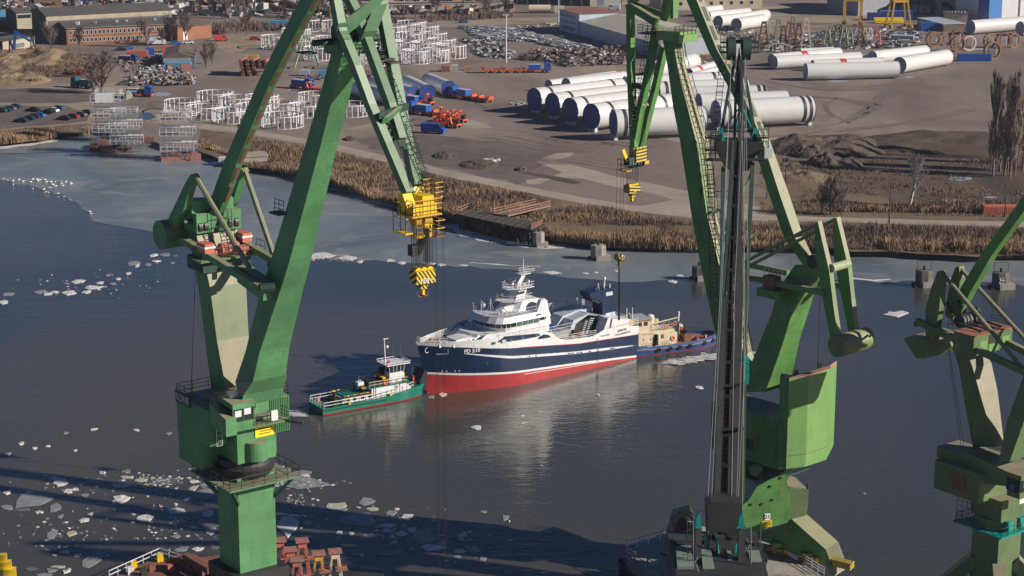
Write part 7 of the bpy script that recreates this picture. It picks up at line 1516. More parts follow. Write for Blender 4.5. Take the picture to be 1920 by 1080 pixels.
def orange_frame(x, y, label, n, sd):
    r = thing('trailer_dolly', L(x, y), label, 'trailer'); rr = random.Random(sd); o = WL[r.name]; X = Vector((.86, -.5, 0)); Y = Vector((.5, .86, 0))
    MB().obox(o + Vector((0, 0, 1.1)), X * 5.2, Y * 1.4, (0, 0, .25)).build('dolly_bed', ORANGE, r)
    for i in range(7):
        for q in (-1.2, 1.2): m_ = MB(); wheel(m_, o + X * (-4.6 + i * 1.5) + Y * q + Vector((0, 0, .5)), .5, .4, Y); m_.build('wheel', RUSTP if i % 2 else BLACK, r)
    for k in range(n):
        a = -3.8 + 7.0 * k / max(1, n - 1); h = rr.uniform(2.6, 4.4)
        for q in (-1.1, 1.1): MB().beam(o + X * a + Y * q + Vector((0, 0, 1.3)), o + X * (a + rr.uniform(-1, 1)) + Y * q * .8 + Vector((0, 0, h)), .35, .35).build('frame_post', ORANGE, r)
        MB().beam(o + X * a + Y * -1.1 + Vector((0, 0, h)), o + X * a + Y * 1.1 + Vector((0, 0, h)), .35, .35).build('frame_beam', ORANGE, r); MB().beam(o + X * a + Vector((0, 0, 1.3)), o + X * (a + 2.2) + Vector((0, 0, h * .8)), .3, .3).build('frame_strut', ORANGE, r)
    MB().obox(o + X * 4.4 + Vector((0, 0, 1.9)), X * .7, Y * .5, (0, 0, .5)).build('power_pack', SOOT, r)
    return r
orange_frame(834, 238, 'largest orange loading dolly with a tangle of orange posts', 5, 1); orange_frame(846, 229, 'orange loading dolly behind the largest one', 4, 2); orange_frame(786, 196, 'red orange loader frame in front of the shaded blue tower ends', 2, 3); orange_frame(598, 172, 'low rusty trailer left of the big green boom', 1, 4)
# ---------------------------------------------------------------- buildings
def bld(name, A, B, dep, h, label, cat='building', wall=BEIGEW, roof=ROOFG, kind='flat', rise=2.0, rows=(), left=None, z0=LZ, winm=GLASS, trim=WHITE, overhang=.3, wfr=True, panels=0, zA=0):
    a = L(*A) if not isinstance(A, Vector) else A; b = L(*B) if not isinstance(B, Vector) else B
    X = (b - a); Ln = X.length; X.normalize(); Y = Vector((-X.y, X.x, 0)); Y = Y if Y.dot(Vector((0, 1, 0))) > 0 or (abs(Y.y) < .4 and Y.x > 0) else -Y
    r = thing(name, a, label, cat)
    def P(x, y, z): return a + X * x + Y * y + Vector((0, 0, z))
    MB().prism([P(0, 0, 0), P(Ln, 0, 0), P(Ln, 0, h), P(0, 0, h)], Y * .3).build('front_wall', wall, r)
    gy = [(0, 0), (dep, 0)] + ([(dep, h), (dep / 2, h + rise), (0, h)] if kind == 'gable' else [(dep, h + (rise if kind == 'mono' else 0)), (0, h)])
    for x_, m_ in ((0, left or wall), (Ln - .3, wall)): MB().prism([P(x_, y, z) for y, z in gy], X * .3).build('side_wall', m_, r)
    MB().prism([P(0, dep - .3, 0), P(Ln, dep - .3, 0), P(Ln, dep - .3, h), P(0, dep - .3, h)], Y * .3).build('rear_wall', wall, r)
    o_ = overhang
    if kind == 'gable':
        for y0, z0_, y1, z1 in ((-o_, h - .02, dep / 2, h + rise), (dep + o_, h - .02, dep / 2, h + rise)): MB().prism([P(-o_, y0, z0_ + .05), P(Ln + o_, y0, z0_ + .05), P(Ln + o_, y1, z1 + .05), P(-o_, y1, z1 + .05)], (0, 0, .2)).build('roof', roof, r)
    else:
        z1 = h + (rise if kind == 'mono' else 0); MB().prism([P(-o_, -o_, h + .02), P(Ln + o_, -o_, h + .02), P(Ln + o_, dep + o_, z1 + .02), P(-o_, dep + o_, z1 + .02)], (0, 0, .25)).build('roof', roof, r)
    me = {}
    for (z, wh, ww, n, x0, x1, face) in rows:
        for i in range(n):
            x = x0 + (x1 - x0) * (i + .5) / n
            if face == 'L': c = P(-.03, x, z); U, V = Y, X
            else: c = P(x, -.03, z); U, V = X, Y
            key = (wh, ww, face)
            if key not in me:
                m_ = MB(); m_.obox(c, U * ww / 2, V * .05, (0, 0, wh / 2)); o = m_.build('window', winm, r); me[key] = (o.data, c)
                if wfr: m_ = MB(); m_.obox(c + V * .03, U * (ww / 2 + .14), V * .05, (0, 0, wh / 2 + .14)); fo = m_.build('window_frame', trim, r); fo.parent = o; me[key] += (fo.data,)
            else:
                d_ = me[key]; o = bpy.data.objects.new('window', d_[0]); COL.objects.link(o); o.parent = r; o.location = c - d_[1]
                if wfr: f_ = bpy.data.objects.new('window_frame', d_[2]); COL.objects.link(f_); f_.parent = o
    return r, P, Ln
r, P, n_ = bld('brick_building', (125, 85), (333, 75), 13, 6.6, 'long two storey red brick building with white framed windows', wall=BRICK, left=BRICKD, kind='mono', rise=1.2, rows=[(4.9, 1.5, .8, 26, 1, 44.5, 'F'), (1.9, 1.4, .8, 26, 1, 44.5, 'F')])
for x, y, s in ((6, 6, .9), (13, 6, .7), (22, 7, .6), (26, 7, .5), (38, 8, .5)): m_ = MB(); m_.box(P(x, y, 8.0), (1.6 * s, 1.2 * s, 1.4 * s)); m_.build('roof_vent', WHITE if x != 13 else GREYD, r)
m_ = MB(); m_.beam(P(0, -.4, 6.7), P(n_, -.4, 6.7), .2, .25); m_.build('gutter', STEELG, r)
r, P, n_ = bld('factory_hall', (88, 79), (323, 66), 24, 10.4, 'long grey roofed factory hall with a glazed band above the brick building', wall=PLASTER, left=BRICKD, kind='gable', rise=2.2, rows=[(7.2, 2.6, 1.15, 38, 0.8, 51.5, 'F')], winm=flat('grey_factory_glass', (.13, .13, .15), .3), trim=PLASTER)
m_ = MB(); m_.box(P(7, 12, 12.6), (5, 1.6, 1.4), math.atan2(.2, 1)); m_.build('roof_ridge_house', BRICK, r)
m_ = MB(); m_.box(P(14, 10, 12.0), (3, 2.4, 1.2)); m_.build('roof_vent', BRICKD, r)
bld('brick_building', (333, 78), (398, 70), 14, 5.4, 'plain brick annex at the right end of the long brick building', wall=BRICK, roof=ROOFB, kind='gable', rise=1.8, rows=[(2.0, 3.2, 2.0, 1, 2.8, 5.6, 'F')], winm=WHITE)
bld('brick_building', (32, 62), (64, 60), 14, 8.2, 'beige panelled hall with brick stair end left of the grey hall', wall=PLASTER, left=BRICKD, kind='gable', rise=1.5, rows=[(6.8, 1.6, 1.1, 5, .5, 6.5, 'F')])
bld('workshop', (6, 108), (67, 97), 10, 6.0, 'small beige flat roofed workshop at left behind the blue grab arm', wall=PLASTER, left=DARKB, rows=[(3.6, 1.8, 1.1, 7, 6.0, 13.0, 'F')], winm=flat('grey_workshop_glass', (.16, .17, .18), .3)); bld('factory_hall', (-60, 60), (33, 55), 20, 4, 'low dull shed at far left with pale roof edge', wall=DARKB, roof=BLUEL, kind='mono')
r, P, n_ = bld('shed', (306, 131), (365, 130), 26, 4.6, 'old shed with glazed gable and long brown roof by the scrap heap', wall=flat('blue_grey_planks', (.10, .15, .19), .6), roof=ROOFB, kind='flat', rows=[(3.4, 1.8, 1.0, 9, .3, 9.8, 'F')], winm=GREYW)
m_ = MB(); m_.prism([P(-.3, -.2, 4.7), P(n_ + .3, -.2, 4.7), P(n_ / 2, -.2, 6.4)], P(0, 26, 0) - P(0, 0, 0)); m_.build('pitched_roof', ROOFB, r); m_ = MB(); m_.box(P(5.5, -1.6, 1.5), (9.5, 2.8, 2.6)); m_.build('lean_to', BLUEL, r)
OFB = paint('office_blue_wall', (.22, .36, .52), .6, .1, .5)
bld('office_block', (1049, 56), (1085, 66), 18, 8.6, 'three storey office block with blue window front and rusty flat roof', wall=paint('office_wall', (.38, .48, .60), .6, .12, .4), roof=ROOFR, rows=[(z, 1.3, 1.0, 9, 1, 17, 'F') for z in (1.9, 4.4, 6.9)])
r, P, n_ = bld('warehouse', (1086, 66), (1238, 112), 34, 5.6, 'long low pale roofed warehouse running from the office block to the green boom', wall=paint('shade_blue_cladding', (.38, .42, .48), .6, .1, .3), roof=ROOFP, kind='gable', rise=2.4)  # wall colour carries the blue of the shaded front
bld('factory_hall', (1105, 12), (1166, 12), 20, 8, 'pale grey rendered hall beyond the office with a tall door', wall=BEIGEW, left=GREYW, rows=[(3.2, 5.6, 3.2, 1, 3, 8, 'F')], winm=GREYW); bld('factory_hall', (955, 8), (1105, 12), 26, 10, 'dark open fronted hall behind the pale tank', wall=DARKW, rows=[(4, 7.6, .5, 7, 1, 38, 'F')], winm=CONC, wfr=False)
bld('factory_hall', (1240, 20), (1430, 16), 22, 6, 'beige low workshop behind the far tower sections', wall=PLASTER, rows=[(3, 1.6, 1.6, 9, 2, 46, 'F')]); bld('factory_hall', (1550, 22), (1608, 30), 60, 14, 'grey clad hall with red corner post beyond the yellow gantry', wall=GREYW); bld('kiosk', (1187, 32), (1215, 32), 6, 3.4, 'small pale kiosk between the jib legs', wall=BEIGEW, roof=ROOFG, rows=[(1.8, 1.2, 1.2, 2, 3, 6, 'F')])
r, P, n_ = bld('factory_hall', (1612, 22), (1668, 20), 30, 12, 'white hall with red pillars and grey canopy in the far right', wall=WHITE, left=BLUEC); 
for k, x in enumerate((.4, 4.4, 8.6, 12.4)): m_ = MB(); m_.box(P(x, -.4, 6), (.6, .5, 12)); m_.build('red_pillar', REDP, r)
for x in (2.4, 6.4, 10.4): m_ = MB(); m_.box(P(x, -.2, 3), (1.8, .2, 5)); m_.build('dock_door', SILVER, r)
m_ = MB(); m_.box(P(7, -1.6, 5.4), (15, 3, .4)); m_.build('canopy', STEELG, r)
bld('factory_hall', (1668, 24), (1756, 28), 30, 8, 'dark shaded hall with purple tone between white and blue halls', wall=DARKW, rows=[(2.4, 3.4, 2.2, 6, 1, 19, 'F')], winm=GREYW, wfr=False); bld('factory_hall', (1752, 30), (1832, 34), 60, 14, 'big grey clad hall beside the blue corner hall', wall=paint('grey_violet_cladding', (.20, .20, .24), .6, .1, .3)); 
r, P, n_ = bld('factory_hall', (1833, 40), (1853, 42), 30, 16, 'tall bright blue end of the great hall, shaded side', wall=BLUEP); r, P, n_ = bld('factory_hall', (1853, 42), (2060, 30), 40, 16, 'great white hall with blue end bay at the far right', wall=WHITE)
m_ = MB(); m_.prism([P(0, -.1, 0), P(7, -.1, 0), P(7, -.1, 16), P(0, -.1, 16)], (0, .05, 0)); m_.build('blue_bay', paint('mid_blue_cladding', (.05, .20, .50), .5, .1), r); m_ = MB(); m_.prism([P(0, -.15, 11.3), P(n_, -.15, 11.3), P(n_, -.15, 16), P(0, -.15, 16)], (0, .05, 0)); m_.build('blue_fascia', BLUEP, r); m_ = MB(); m_.box(P(16.5, -.3, 6), (.3, .3, 12)); m_.build('downpipe', SOOT, r)
r, P, n_ = bld('transformer_hall', (1769, 43), (1814, 44), 14, 4.2, 'low white building with a row of roof stacks, one steaming', wall=CREAM, roof=ROOFG)
for k in range(7): m_ = MB(); q = P(.8 + k * 1.35, .6, 4.3); m_.tube(q, q + Vector((0, 0, 1.3)), .22, .22, 8); m_.build('roof_stack', SILVER, r)
st = P(4.2, .6, 5.8); bld('cabin', (1720, 48), (1768, 60), 10, 3.2, 'long low hut with silver roof before the blue halls', wall=DARKB, roof=SILVER, rows=[(1.3, 1.9, 1.4, 4, 1, 9, 'F')], winm=WHITE)
def crate(name, x, y, sz, rz, mat, label, cat, door=None, z=LZ):
    p = G(x, y, z); r = thing(name, p, label, cat); MB().box(p + Vector((0, 0, sz[2] / 2)), sz, rz).build('shell', mat, r); n = int(sz[0] / .5); c, s = math.cos(rz), math.sin(rz)
    m_ = MB()
    for i in range(n + 1): q = -sz[0] / 2 + sz[0] * i / n; m_.box(p + Vector((q * c + (sz[1] / 2 + .03) * s, q * s - (sz[1] / 2 + .03) * c, sz[2] / 2)), (.14, .06, sz[2] * .94), rz)
    o = m_.build('corrugation', mat, r, kind='stuff'); MB().box(p + Vector((0, 0, sz[2] + .03)), (sz[0] * .98, sz[1] * .98, .06), rz).build('lid', mat, r); return r
for a in [(1826, 114, (12.2, 3, 2.6), .02, BLUEP, 'blue shipping container in front of the standing flange rings'), (1680, 37, (14, 4, 4), 0, BLUEP, 'long blue container behind the yellow straddle carrier'), (1652, 38, (12, 3, 3.4), 0.1, BLUEC, 'dark blue container left of the yellow beams'), (1744, 57, (9, 4, 3.4), .1, BLUEP, 'bright blue site hut beside the silver roofed hut'), (258, 110, (8, 3, 3), .1, SALMON, 'faded red container at the scrap yard'), (325, 97, (9, 2.6, 2.0), .3, REDP, 'bright red open skip above the old shed'), (281, 103, (3, 3, 2.6), .2, BLUEP, 'small blue skip left of the red skip'), (149, 139, (3.6, 3, 2.6), .2, REDP, 'red skip at the foot of the dry grass hill'), (349, 138, (4, 3, 3.2), .3, RUSTP, 'rusty pink container at the shed corner'), (365, 151, (1.2, 1.2, 1.8), 0, JADE, 'small green bin right of the scrap heap'), (1053, 75, (1.6, 1.6, 1.8), 0, JADE, 'green box on the metal storage ground'), (1170, 97, (5, 4, 2.6), .2, YELLOWO, 'ochre container near the left jib leg'), (1692, 80, (9, 4, 3), -.3, SILVER, 'silver roofed hut in the middle of the parts yard'), (1698, 86, (3.2, 2.6, 2.4), -.2, CREAM, 'small cream cabin with green roof'), (604, 143, (3.2, 2, 2.2), .1, BLUEL, 'light blue box under the green field gantry'), (572, 142, (3, 2, 2.2), 0, SILVER, 'silver grey box under the green field gantry'), (835, 134, (2.8, 2.4, 2.2), 0, RUSTP, 'stack of pallets left of another in front of ring frames'), (852, 133, (2.6, 2.4, 2.2), 0, BEIGEW, 'pale pallet stack right of the rusty one'), (876, 132, (2, 1.6, 1.4), 0, WOODL, 'small wooden crate near the ring frames'), (1323, 111, (4, 2.4, 1.8), 0, WOODL, 'wooden crate stack right of the green boom'), (1338, 110, (3.2, 2.4, 2.0), 0, WOODL, 'wooden crate right of the crate stack'), (1362, 108, (3.8, 2.4, 2.2), 0, WOODL, 'wooden crate behind the thin dark jib'), (1885, 400, (11, 3, 1.9), .02, SALMON, 'faded red hut on the scrub near the right pole'), (528, 50, (10, 3, 2.6), 0, BLUEL, 'light blue container left of the tie beam in the distance'), (690, 148, (5, 2.4, 1.6), 0, RUST, 'rusty tank segment below the far ring frames')]: crate('container', a[0], a[1], a[2], a[3], a[4], a[5], 'container')
# tank wagon, gantries, stacks, standing rings
p = L(1012, 24); r = thing('storage_tank', p, 'pale cylindrical storage tank lying beyond the pale road', 'tank'); MB().tube(p + Vector((-5, 0, 2)), p + Vector((5, 0, 2)), 1.7, 1.7, 18).build('tank_shell', CREAM, r); MB().box(p + Vector((9, 0, 1.6)), (4.5, 3, 3)).build('tank_hut', CREAM, r)
def gantry(x, y, w_, h, d, rz, mat, label, cat, taper=0.0, legw=.7, name='gantry_crane', wheels=True):
    p = L(x, y); r = thing(name, p, label, cat); c, s = math.cos(rz), math.sin(rz)
    def Q(a, b, z): return p + Vector((a * c - b * s, a * s + b * c, z))
    for a in (-w_ / 2, w_ / 2):
        for b in (-d / 2, d / 2):
            MB().beam(Q(a, b, .6), Q(a * (1 - taper), b * (1 - taper), h), legw, legw).build('leg', mat, r)
            if wheels: m_ = MB(); m_.tube(Q(a, b - .3, .7), Q(a, b + .3, .7), .7, .7, 12); m_.build('wheel', BLACK, r); MB().box(Q(a + .5, b, .8), (.7, .7, 1.4), rz).build('wheel_guard', mat, r)
        MB().beam(Q(a, -d / 2, 1.2), Q(a, d / 2, 1.2), legw * .7, legw * .7).build('sill_beam', mat, r)
    for b in (-d / 2, d / 2): MB().beam(Q(-w_ / 2 * (1 - taper) - .5, b * (1 - taper), h), Q(w_ / 2 * (1 - taper) + .5, b * (1 - taper), h), legw, legw * 1.3).build('top_beam', mat, r)
    MB().beam(Q(-w_ / 2 * (1 - taper), -d / 2 * (1 - taper), h), Q(-w_ / 2 * (1 - taper), d / 2 * (1 - taper), h), legw, legw).build('end_beam', mat, r); MB().box(Q(0, 0, h + .5), (1.6, 1.6, 1.2), rz).build('hoist_trolley', mat, r)
    return r
gantry(1598, 47, 7.2, 11, 5, -.06, YELLOWO, 'yellow square straddle carrier in front of grey hall', 'straddle carrier'); gantry(1684, 52, 9, 11.5, 7, .15, YELLOWO, 'bigger yellow straddle carrier with splayed legs over yellow beams', 'straddle carrier', .35)
gantry(576, 128, 9.0, 11, 5, .1, paint('pale_green_gantry', (.20, .38, .24), .6), 'small pale green gantry crane among the far ring frames', 'gantry crane', .75, .4, wheels=False)
p = L(1668, 44); r = thing('beam_stack', p, 'stack of bright yellow beams under the straddle carrier', 'beams'); [MB().box(p + Vector((0, i * .8, .6 + (i % 3) * .7)), (13, .6, .5), .08).build('beam', YELLOW, r) for i in range(6)]
p = L(484, 141); r = thing('girder_stack', p, 'tall stack of rusty steel girders casting a dark shadow left of the tie beam', 'girders')
for k in range(5):
    for i in range(5 if k > 1 else 2): MB().beam(p + Vector((-5 + i * 2.2 - k * .2, -3.4, .6 + k * 1.25)), p + Vector((-4 + i * 2.2 - k * .2, 5.2, .6 + k * 1.25)), 1.1, .9).build('girder', RUST if (i + k) % 2 else RUSTP, r)
    MB().beam(p + Vector((-6.5, -1.2 + .4 * k, .1 + k * 1.25)), p + Vector((6.5, -1.2 + .4 * k, .1 + k * 1.25)), .5, .3).build('girder', RUST, r)
MB().box(p + Vector((-3, 6, 5.9)), (5, 1.6, 1.2)).build('yellow_saddle', YELLOWO, r)
def flange(x, y, rr_, mat, label, rz=.25, dp=1.2, inner=.83):
    z = LZ + rr_; p = G(x, y, z); r = thing('flange_ring', Vector((p.x, p.y, LZ)), label, 'flange ring', 'standing flange rings'); ax = Vector((math.sin(rz), -math.cos(rz), 0)); X = Vector((ax.y, -ax.x, 0)); n = 24; rg = []
    for k in range(n):
        q = 2 * math.pi * k / n; d_ = X * math.cos(q) + Vector((0, 0, math.sin(q))); rg.append([p + d_ * rr_ - ax * dp / 2, p + d_ * rr_ + ax * dp / 2, p + d_ * rr_ * inner + ax * dp / 2, p + d_ * rr_ * inner - ax * dp / 2])
    rg.append(rg[0]); MB().loft(rg, False).build('ring', mat, r)
    for s in (-.45, .45): MB().beam(p + X * rr_ * s + ax * .2 + Vector((0, 0, -rr_ * .9)), p + X * rr_ * s + ax * .2 + Vector((0, 0, rr_ * .55)), .3, .3).build('prop', [WHITEF, RUST][s > 0], r)
for i, a in enumerate([(1750, 73, 3.0, RUSTB, 'leftmost standing brown ring with deep rim'), (1773, 73, 2.5, RUSTB, 'slim brown ring second from left'), (1794, 70, 3.1, RUST, 'dark rusty ring furthest back in the middle'), (1796, 82, 3.0, RUSTB, 'brown ring with light rim before the rusty one'), (1817, 81, 3.0, CREAM, 'white polygonal ring among the brown rings'), (1856, 76, 2.9, RUSTB, 'brown ring behind the frontmost ring'), (1861, 94, 3.4, RUSTB, 'frontmost big brown ring beside the blue container'), (1881, 76, 3.2, RUST, 'dark brown ring right of centre in the back row'), (1901, 76, 2.9, RUSTB, 'rightmost standing brown ring near the edge')]): flange(*a, rz=.15 + .1 * (i % 3), dp=1.6 if i in (0, 3, 6) else .9)
# jacket frames and towers of the parts yard
def jacket(x, y, h, w_, mat, label, lv=4, name='steel_trestle'):
    p = L(x, y); r = thing(name, p, label, 'trestle'); cs = [(-1, -1), (1, -1), (1, 1), (-1, 1)]
    for a, b in cs: MB().beam(p + Vector((a * w_ / 2, b * w_ / 2, 0)), p + Vector((a * w_ * .18, b * w_ * .18, h)), .32, .32).build('leg', mat, r)
    for k in range(lv):
        f = (k + .5) / lv; q = w_ / 2 * (1 - f * .64)
        for (a, b), (c, d) in zip(cs, cs[1:] + cs[:1]): MB().beam(p + Vector((a * q, b * q, h * f)), p + Vector((c * q, d * q, h * f)), .2, .2).build('rung', mat, r)
    MB().box(p + Vector((0, 0, h + .4)), (w_ * .42, w_ * .42, .9)).build('head', mat, r)
JG = paint('lichen_green_steel', (.24, .27, .20), .7, .2, 1)
for i, (x, y, h, w_, m_, lb) in enumerate([(1431, 92, 10, 4.2, RUST, 'rusty tall trestle furthest left'), (1439, 80, 8, 3.4, CREAM, 'cream trestle behind the furthest left one'), (1459, 82, 9, 3.6, JG, 'grey green trestle second in the row'), (1468, 90, 8, 3.2, RUST, 'dark rusty trestle beside the white arched frame'), (1478, 86, 9, 3.4, RUSTP, 'pinkish rusty trestle left of centre'), (1484, 92, 9.6, 3.4, RUST, 'dark slender trestle in front of a cream one'), (1486, 80, 9.8, 3.4, JG, 'tall grey trestle with a wide head'), (1497, 90, 8.5, 3.6, RUST, 'rusty trestle right before the lone cream trestle'), (1510, 91, 11, 4.0, CREAM, 'lone cream trestle with red head'), (1550, 88, 6.5, 3.4, JG, 'first of the lichen green trestle group'), (1558, 84, 7, 3.4, JG, 'second lichen green trestle, furthest back'), (1569, 86, 7.5, 3.6, JG, 'tallest lichen green trestle'), (1581, 87, 7.5, 3.6, JG, 'lichen green trestle near the silver drum'), (1592, 87, 6.5, 3.2, JG, 'last lichen green trestle at right'), (1613, 85, 8, 2.6, RUST, 'thin dark red pole trestle'), (1621, 84, 6, 2.6, CREAM, 'white curved support left of the rusty plates'), (1631, 84, 6, 2.6, WHITE, 'white curved support in the middle'), (1644, 86, 6, 3, SALMON, 'support frame with salmon counterweight block')]): jacket(x, y, h, w_, m_, lb, 4 if m_ is not JG else 6)
p = L(1459, 97); r = thing('arched_frame', p, 'cream arched steel frame lying before the rusty trestles', 'frame')
for k in range(8): MB().beam(p + Vector((-5 + k * 1.4, 0, 0)), p + Vector((-5 + k * 1.4, 0, 2.2 + 1.1 * math.sin(math.pi * k / 7))), .25, .25).build('upright', CREAM, r); MB().beam(p + Vector((-5 + k * 1.4, 0, 2.2 + 1.1 * math.sin(math.pi * k / 7))), p + Vector((-3.6 + k * 1.4, 0, 2.2 + 1.1 * math.sin(math.pi * min(7, k + 1) / 7))), .35, .35).build('arch_segment', CREAM, r)
# scrap, stored metal and rubble: nobody could count it
def scatter(name, px, n, smin, smax, mats, sd, label, hgt=1.0, long=1.0, rz=None, zmax=1.2):
    rr = random.Random(sd); P0 = [L(*q) for q in px]; xs = [p.x for p in P0]; ys = [p.y for p in P0]; mb = MB()
    def inside(x, y):
        c = False; j = len(P0) - 1
        for i in range(len(P0)):
            if (P0[i].y > y) != (P0[j].y > y) and x < (P0[j].x - P0[i].x) * (y - P0[i].y) / (P0[j].y - P0[i].y) + P0[i].x: c = not c
            j = i
        return c
    k = 0; n = int(n * 1.7); smin *= .7; smax *= .68
    while k < n:
        x = rr.uniform(min(xs), max(xs)); y = rr.uniform(min(ys), max(ys))
        if not inside(x, y): k += .05; continue
        k += 1; mb.cm = rr.randrange(len(mats)); s = rr.uniform(smin, smax); a = rz + rr.gauss(0, .08) if rz is not None else rr.uniform(0, 3.14); z = rr.uniform(0, zmax)
        X = Vector((math.cos(a), math.sin(a), rr.uniform(-.3, .3) if rz is None else 0)) * s * long / 2; Y = Vector((-math.sin(a), math.cos(a), 0)) * s * rr.uniform(.3, .8) / 2
        mb.obox((x, y, LZ + z + s * .15), X, Y, (0, 0, s * hgt * rr.uniform(.2, .6) / 2))
    return mb.build(name, mats, kind='stuff', label=label, cat='scrap')
S_ = SCRAPM
scatter('scrap_heap', [(238, 160), (255, 146), (290, 131), (330, 134), (350, 145), (370, 158), (330, 162), (250, 162)], 420, .8, 2.6, S_, 1, 'mixed scrap heap before the old shed', zmax=2.2)
scatter('scrap_heap', [(215, 112), (235, 108), (300, 108), (300, 118), (250, 140), (235, 138)], 110, .6, 2, S_, 2, 'loose scrap around the handler', zmax=1)
scatter('scrap_heap', [(280, 116), (300, 106), (312, 112), (290, 120)], 70, .8, 2.2, [S_[2], S_[0], S_[5]], 12, 'grey scrap beside the red skip', zmax=1.6)
scatter('stored_steel', [(860, 52), (950, 50), (1005, 66), (1125, 92), (1085, 98), (990, 78), (900, 76), (880, 62)], 330, 1.0, 3.0, [S_[0], S_[2], S_[2], S_[5]], 3, 'rows of stored pale steel parts', .5, 2.4, .35 - 1.2, .5)
scatter('stored_steel', [(868, 74), (920, 74), (950, 92), (975, 108), (930, 112), (895, 104)], 130, 1, 3.0, [S_[0], S_[2], S_[4]], 4, 'stored steel parts near the light mast', .8, 1.6, None, .8)
scatter('stored_steel', [(968, 50), (1045, 44), (1050, 49), (980, 53)], 60, .6, 2.4, [S_[2], S_[3], S_[6]], 5, 'pale strewn timber near the office', .4, 2, None, .3)
scatter('rubble_heap', [(972, 112), (1000, 98), (1085, 96), (1150, 96), (1180, 106), (1175, 122), (1060, 126), (1040, 118)], 420, .8, 2.8, [S_[1], S_[4], S_[6], S_[2], WOOD], 6, 'brown rubble and pallets before the warehouse', 1, 1.2, None, 1.8)
scatter('rubble_heap', [(1225, 118), (1310, 108), (1372, 102), (1372, 112), (1260, 128)], 120, .8, 2.2, [S_[3], S_[6], S_[2]], 7, 'timber and pallets behind the green boom', .8, 1.4, None, .8)
scatter('parts_heap', [(1430, 100), (1440, 78), (1560, 60), (1700, 56), (1740, 70), (1705, 92), (1600, 92), (1500, 98)], 420, .8, 2.6, [S_[0], S_[2], S_[1], S_[4], S_[5]], 8, 'strewn machine parts of the far yard', .9, 1.5, None, 1.3)
scatter('parts_heap', [(1310, 46), (1380, 50), (1430, 60), (1430, 80), (1330, 70)], 90, .8, 2.6, [S_[0], S_[3], S_[2]], 9, 'parts behind the dark crane head', .9, 1.5, None, 1.0)
scatter('scrap_heap', [(-10, 108), (60, 100), (100, 99), (90, 106), (0, 114)], 70, .7, 2.2, S_, 10, 'scrap at the foot of the blue grab arm', zmax=1.0)
scatter('parts_heap', [(560, 146), (640, 140), (700, 138), (700, 148), (600, 152)], 60, .8, 2.2, [S_[0], S_[1], S_[4]], 13, 'machine parts below the field gantry', .9, 1.4, None, .8)
scatter('parts_heap', [(1735, 52), (1830, 50), (1830, 58), (1740, 60)], 50, .6, 1.8, [S_[2], REDP, S_[5]], 14, 'coloured drums and parts near the blue hut', 1, 1, None, .4)
scatter('factory_clutter', [(-20, 10), (470, 4), (620, 12), (960, 8), (960, 24), (640, 34), (470, 30), (-20, 30)], 420, 1.5, 7, [DARKB, BRICK, GREYW, S_[2], DARKW, BRICKD, BEIGEW, S_[1]], 15, 'far jumble of sheds, pipes and machinery', 1.2, 1.6, None, 3)
scatter('stored_planks', [(1440, 262), (1500, 258), (1545, 262), (1500, 268), (1450, 268)], 12, 1.5, 3.5, [WOODL, S_[2]], 17, 'loose planks and plates on the dirt', .3, 2, .1, .1)
for x, y, lb in ((972, 196, 'crumpled white tarpaulin left of the leftmost blue cover'), (919, 303, 'small crumpled white tarpaulin lying by the soil heap')):
    p = L(x, y); m_ = MB(); rr = random.Random(int(x)); 
    for k in range(9): q = p + Vector((rr.uniform(-2.2, 2.2), rr.uniform(-2.5, 2.5), 0)); m_.loft([[q + Vector((a * rr.uniform(.5, 1.2), b * rr.uniform(.5, 1.4), z)) for a, b in ((-1, -1), (1, -1), (1, 1), (-1, 1))] for z in (0, .5)])
    m_.build('tarpaulin', WHITE, label=lb, cat='tarpaulin', kind=None)
# blue grab arm at far left, pipe racks, steam, masts and poles
p = L(24, 106); r = thing('grab_crane', p, 'bright blue scrap grab arm bending over beige workshop', 'grab crane'); q1 = G(29, 67, LZ + 7.6); q1 = Vector((p.x + 1.6, p.y, LZ + 9.4)); q2 = q1 + Vector((5.6, 0, -3.6)); MB().beam(p, q1, 1.1, .7).build('lower_arm', BLUEP, r); MB().beam(q1 + Vector((-.4, 0, .2)), q2, .8, .7).build('upper_arm', BLUEP, r); MB().tube(q2, q2 - Vector((0, 0, 1.6)), .2, .2, 6).build('grab_link', SOOT, r); [MB().tube(q2 - Vector((0, 0, 1.5)), q2 + Vector((s, 0, -3.4)), .25, .08, 5).build('grab_claw', RUST, r) for s in (-1, -.3, .5, 1.1)]
def pole(x, y, ytop, r0, mat, label, name='utility_pole', head=None):
    p = L(x, y); h = (p - G(x, y, LZ)).length; t = Frame((p.x, p.y), (1, 0)); zt_ = t.sz(x, ytop)[1]; r = thing(name, p, label, 'pole'); MB().tube(p, Vector((p.x, p.y, zt_)), r0, r0 * .6, 8).build('shaft', mat, r); top = Vector((p.x, p.y, zt_))
    if head == 'bar': MB().box(top, (2.6, .4, .3)).build('lamp_bar', WHITE, r)
    if head == 'floods':
        for dx, dz in ((-1.0, .4), (-.4, 1.6), (.5, 1.6), (1.1, .4)): MB().box(top + Vector((dx, 0, dz)), (.7, .6, .9), .4).build('floodlight', SOOT, r)
        MB().box(top + Vector((0, 0, .2)), (2.4, .2, .2)).build('lamp_bar', SOOT, r)
    return r
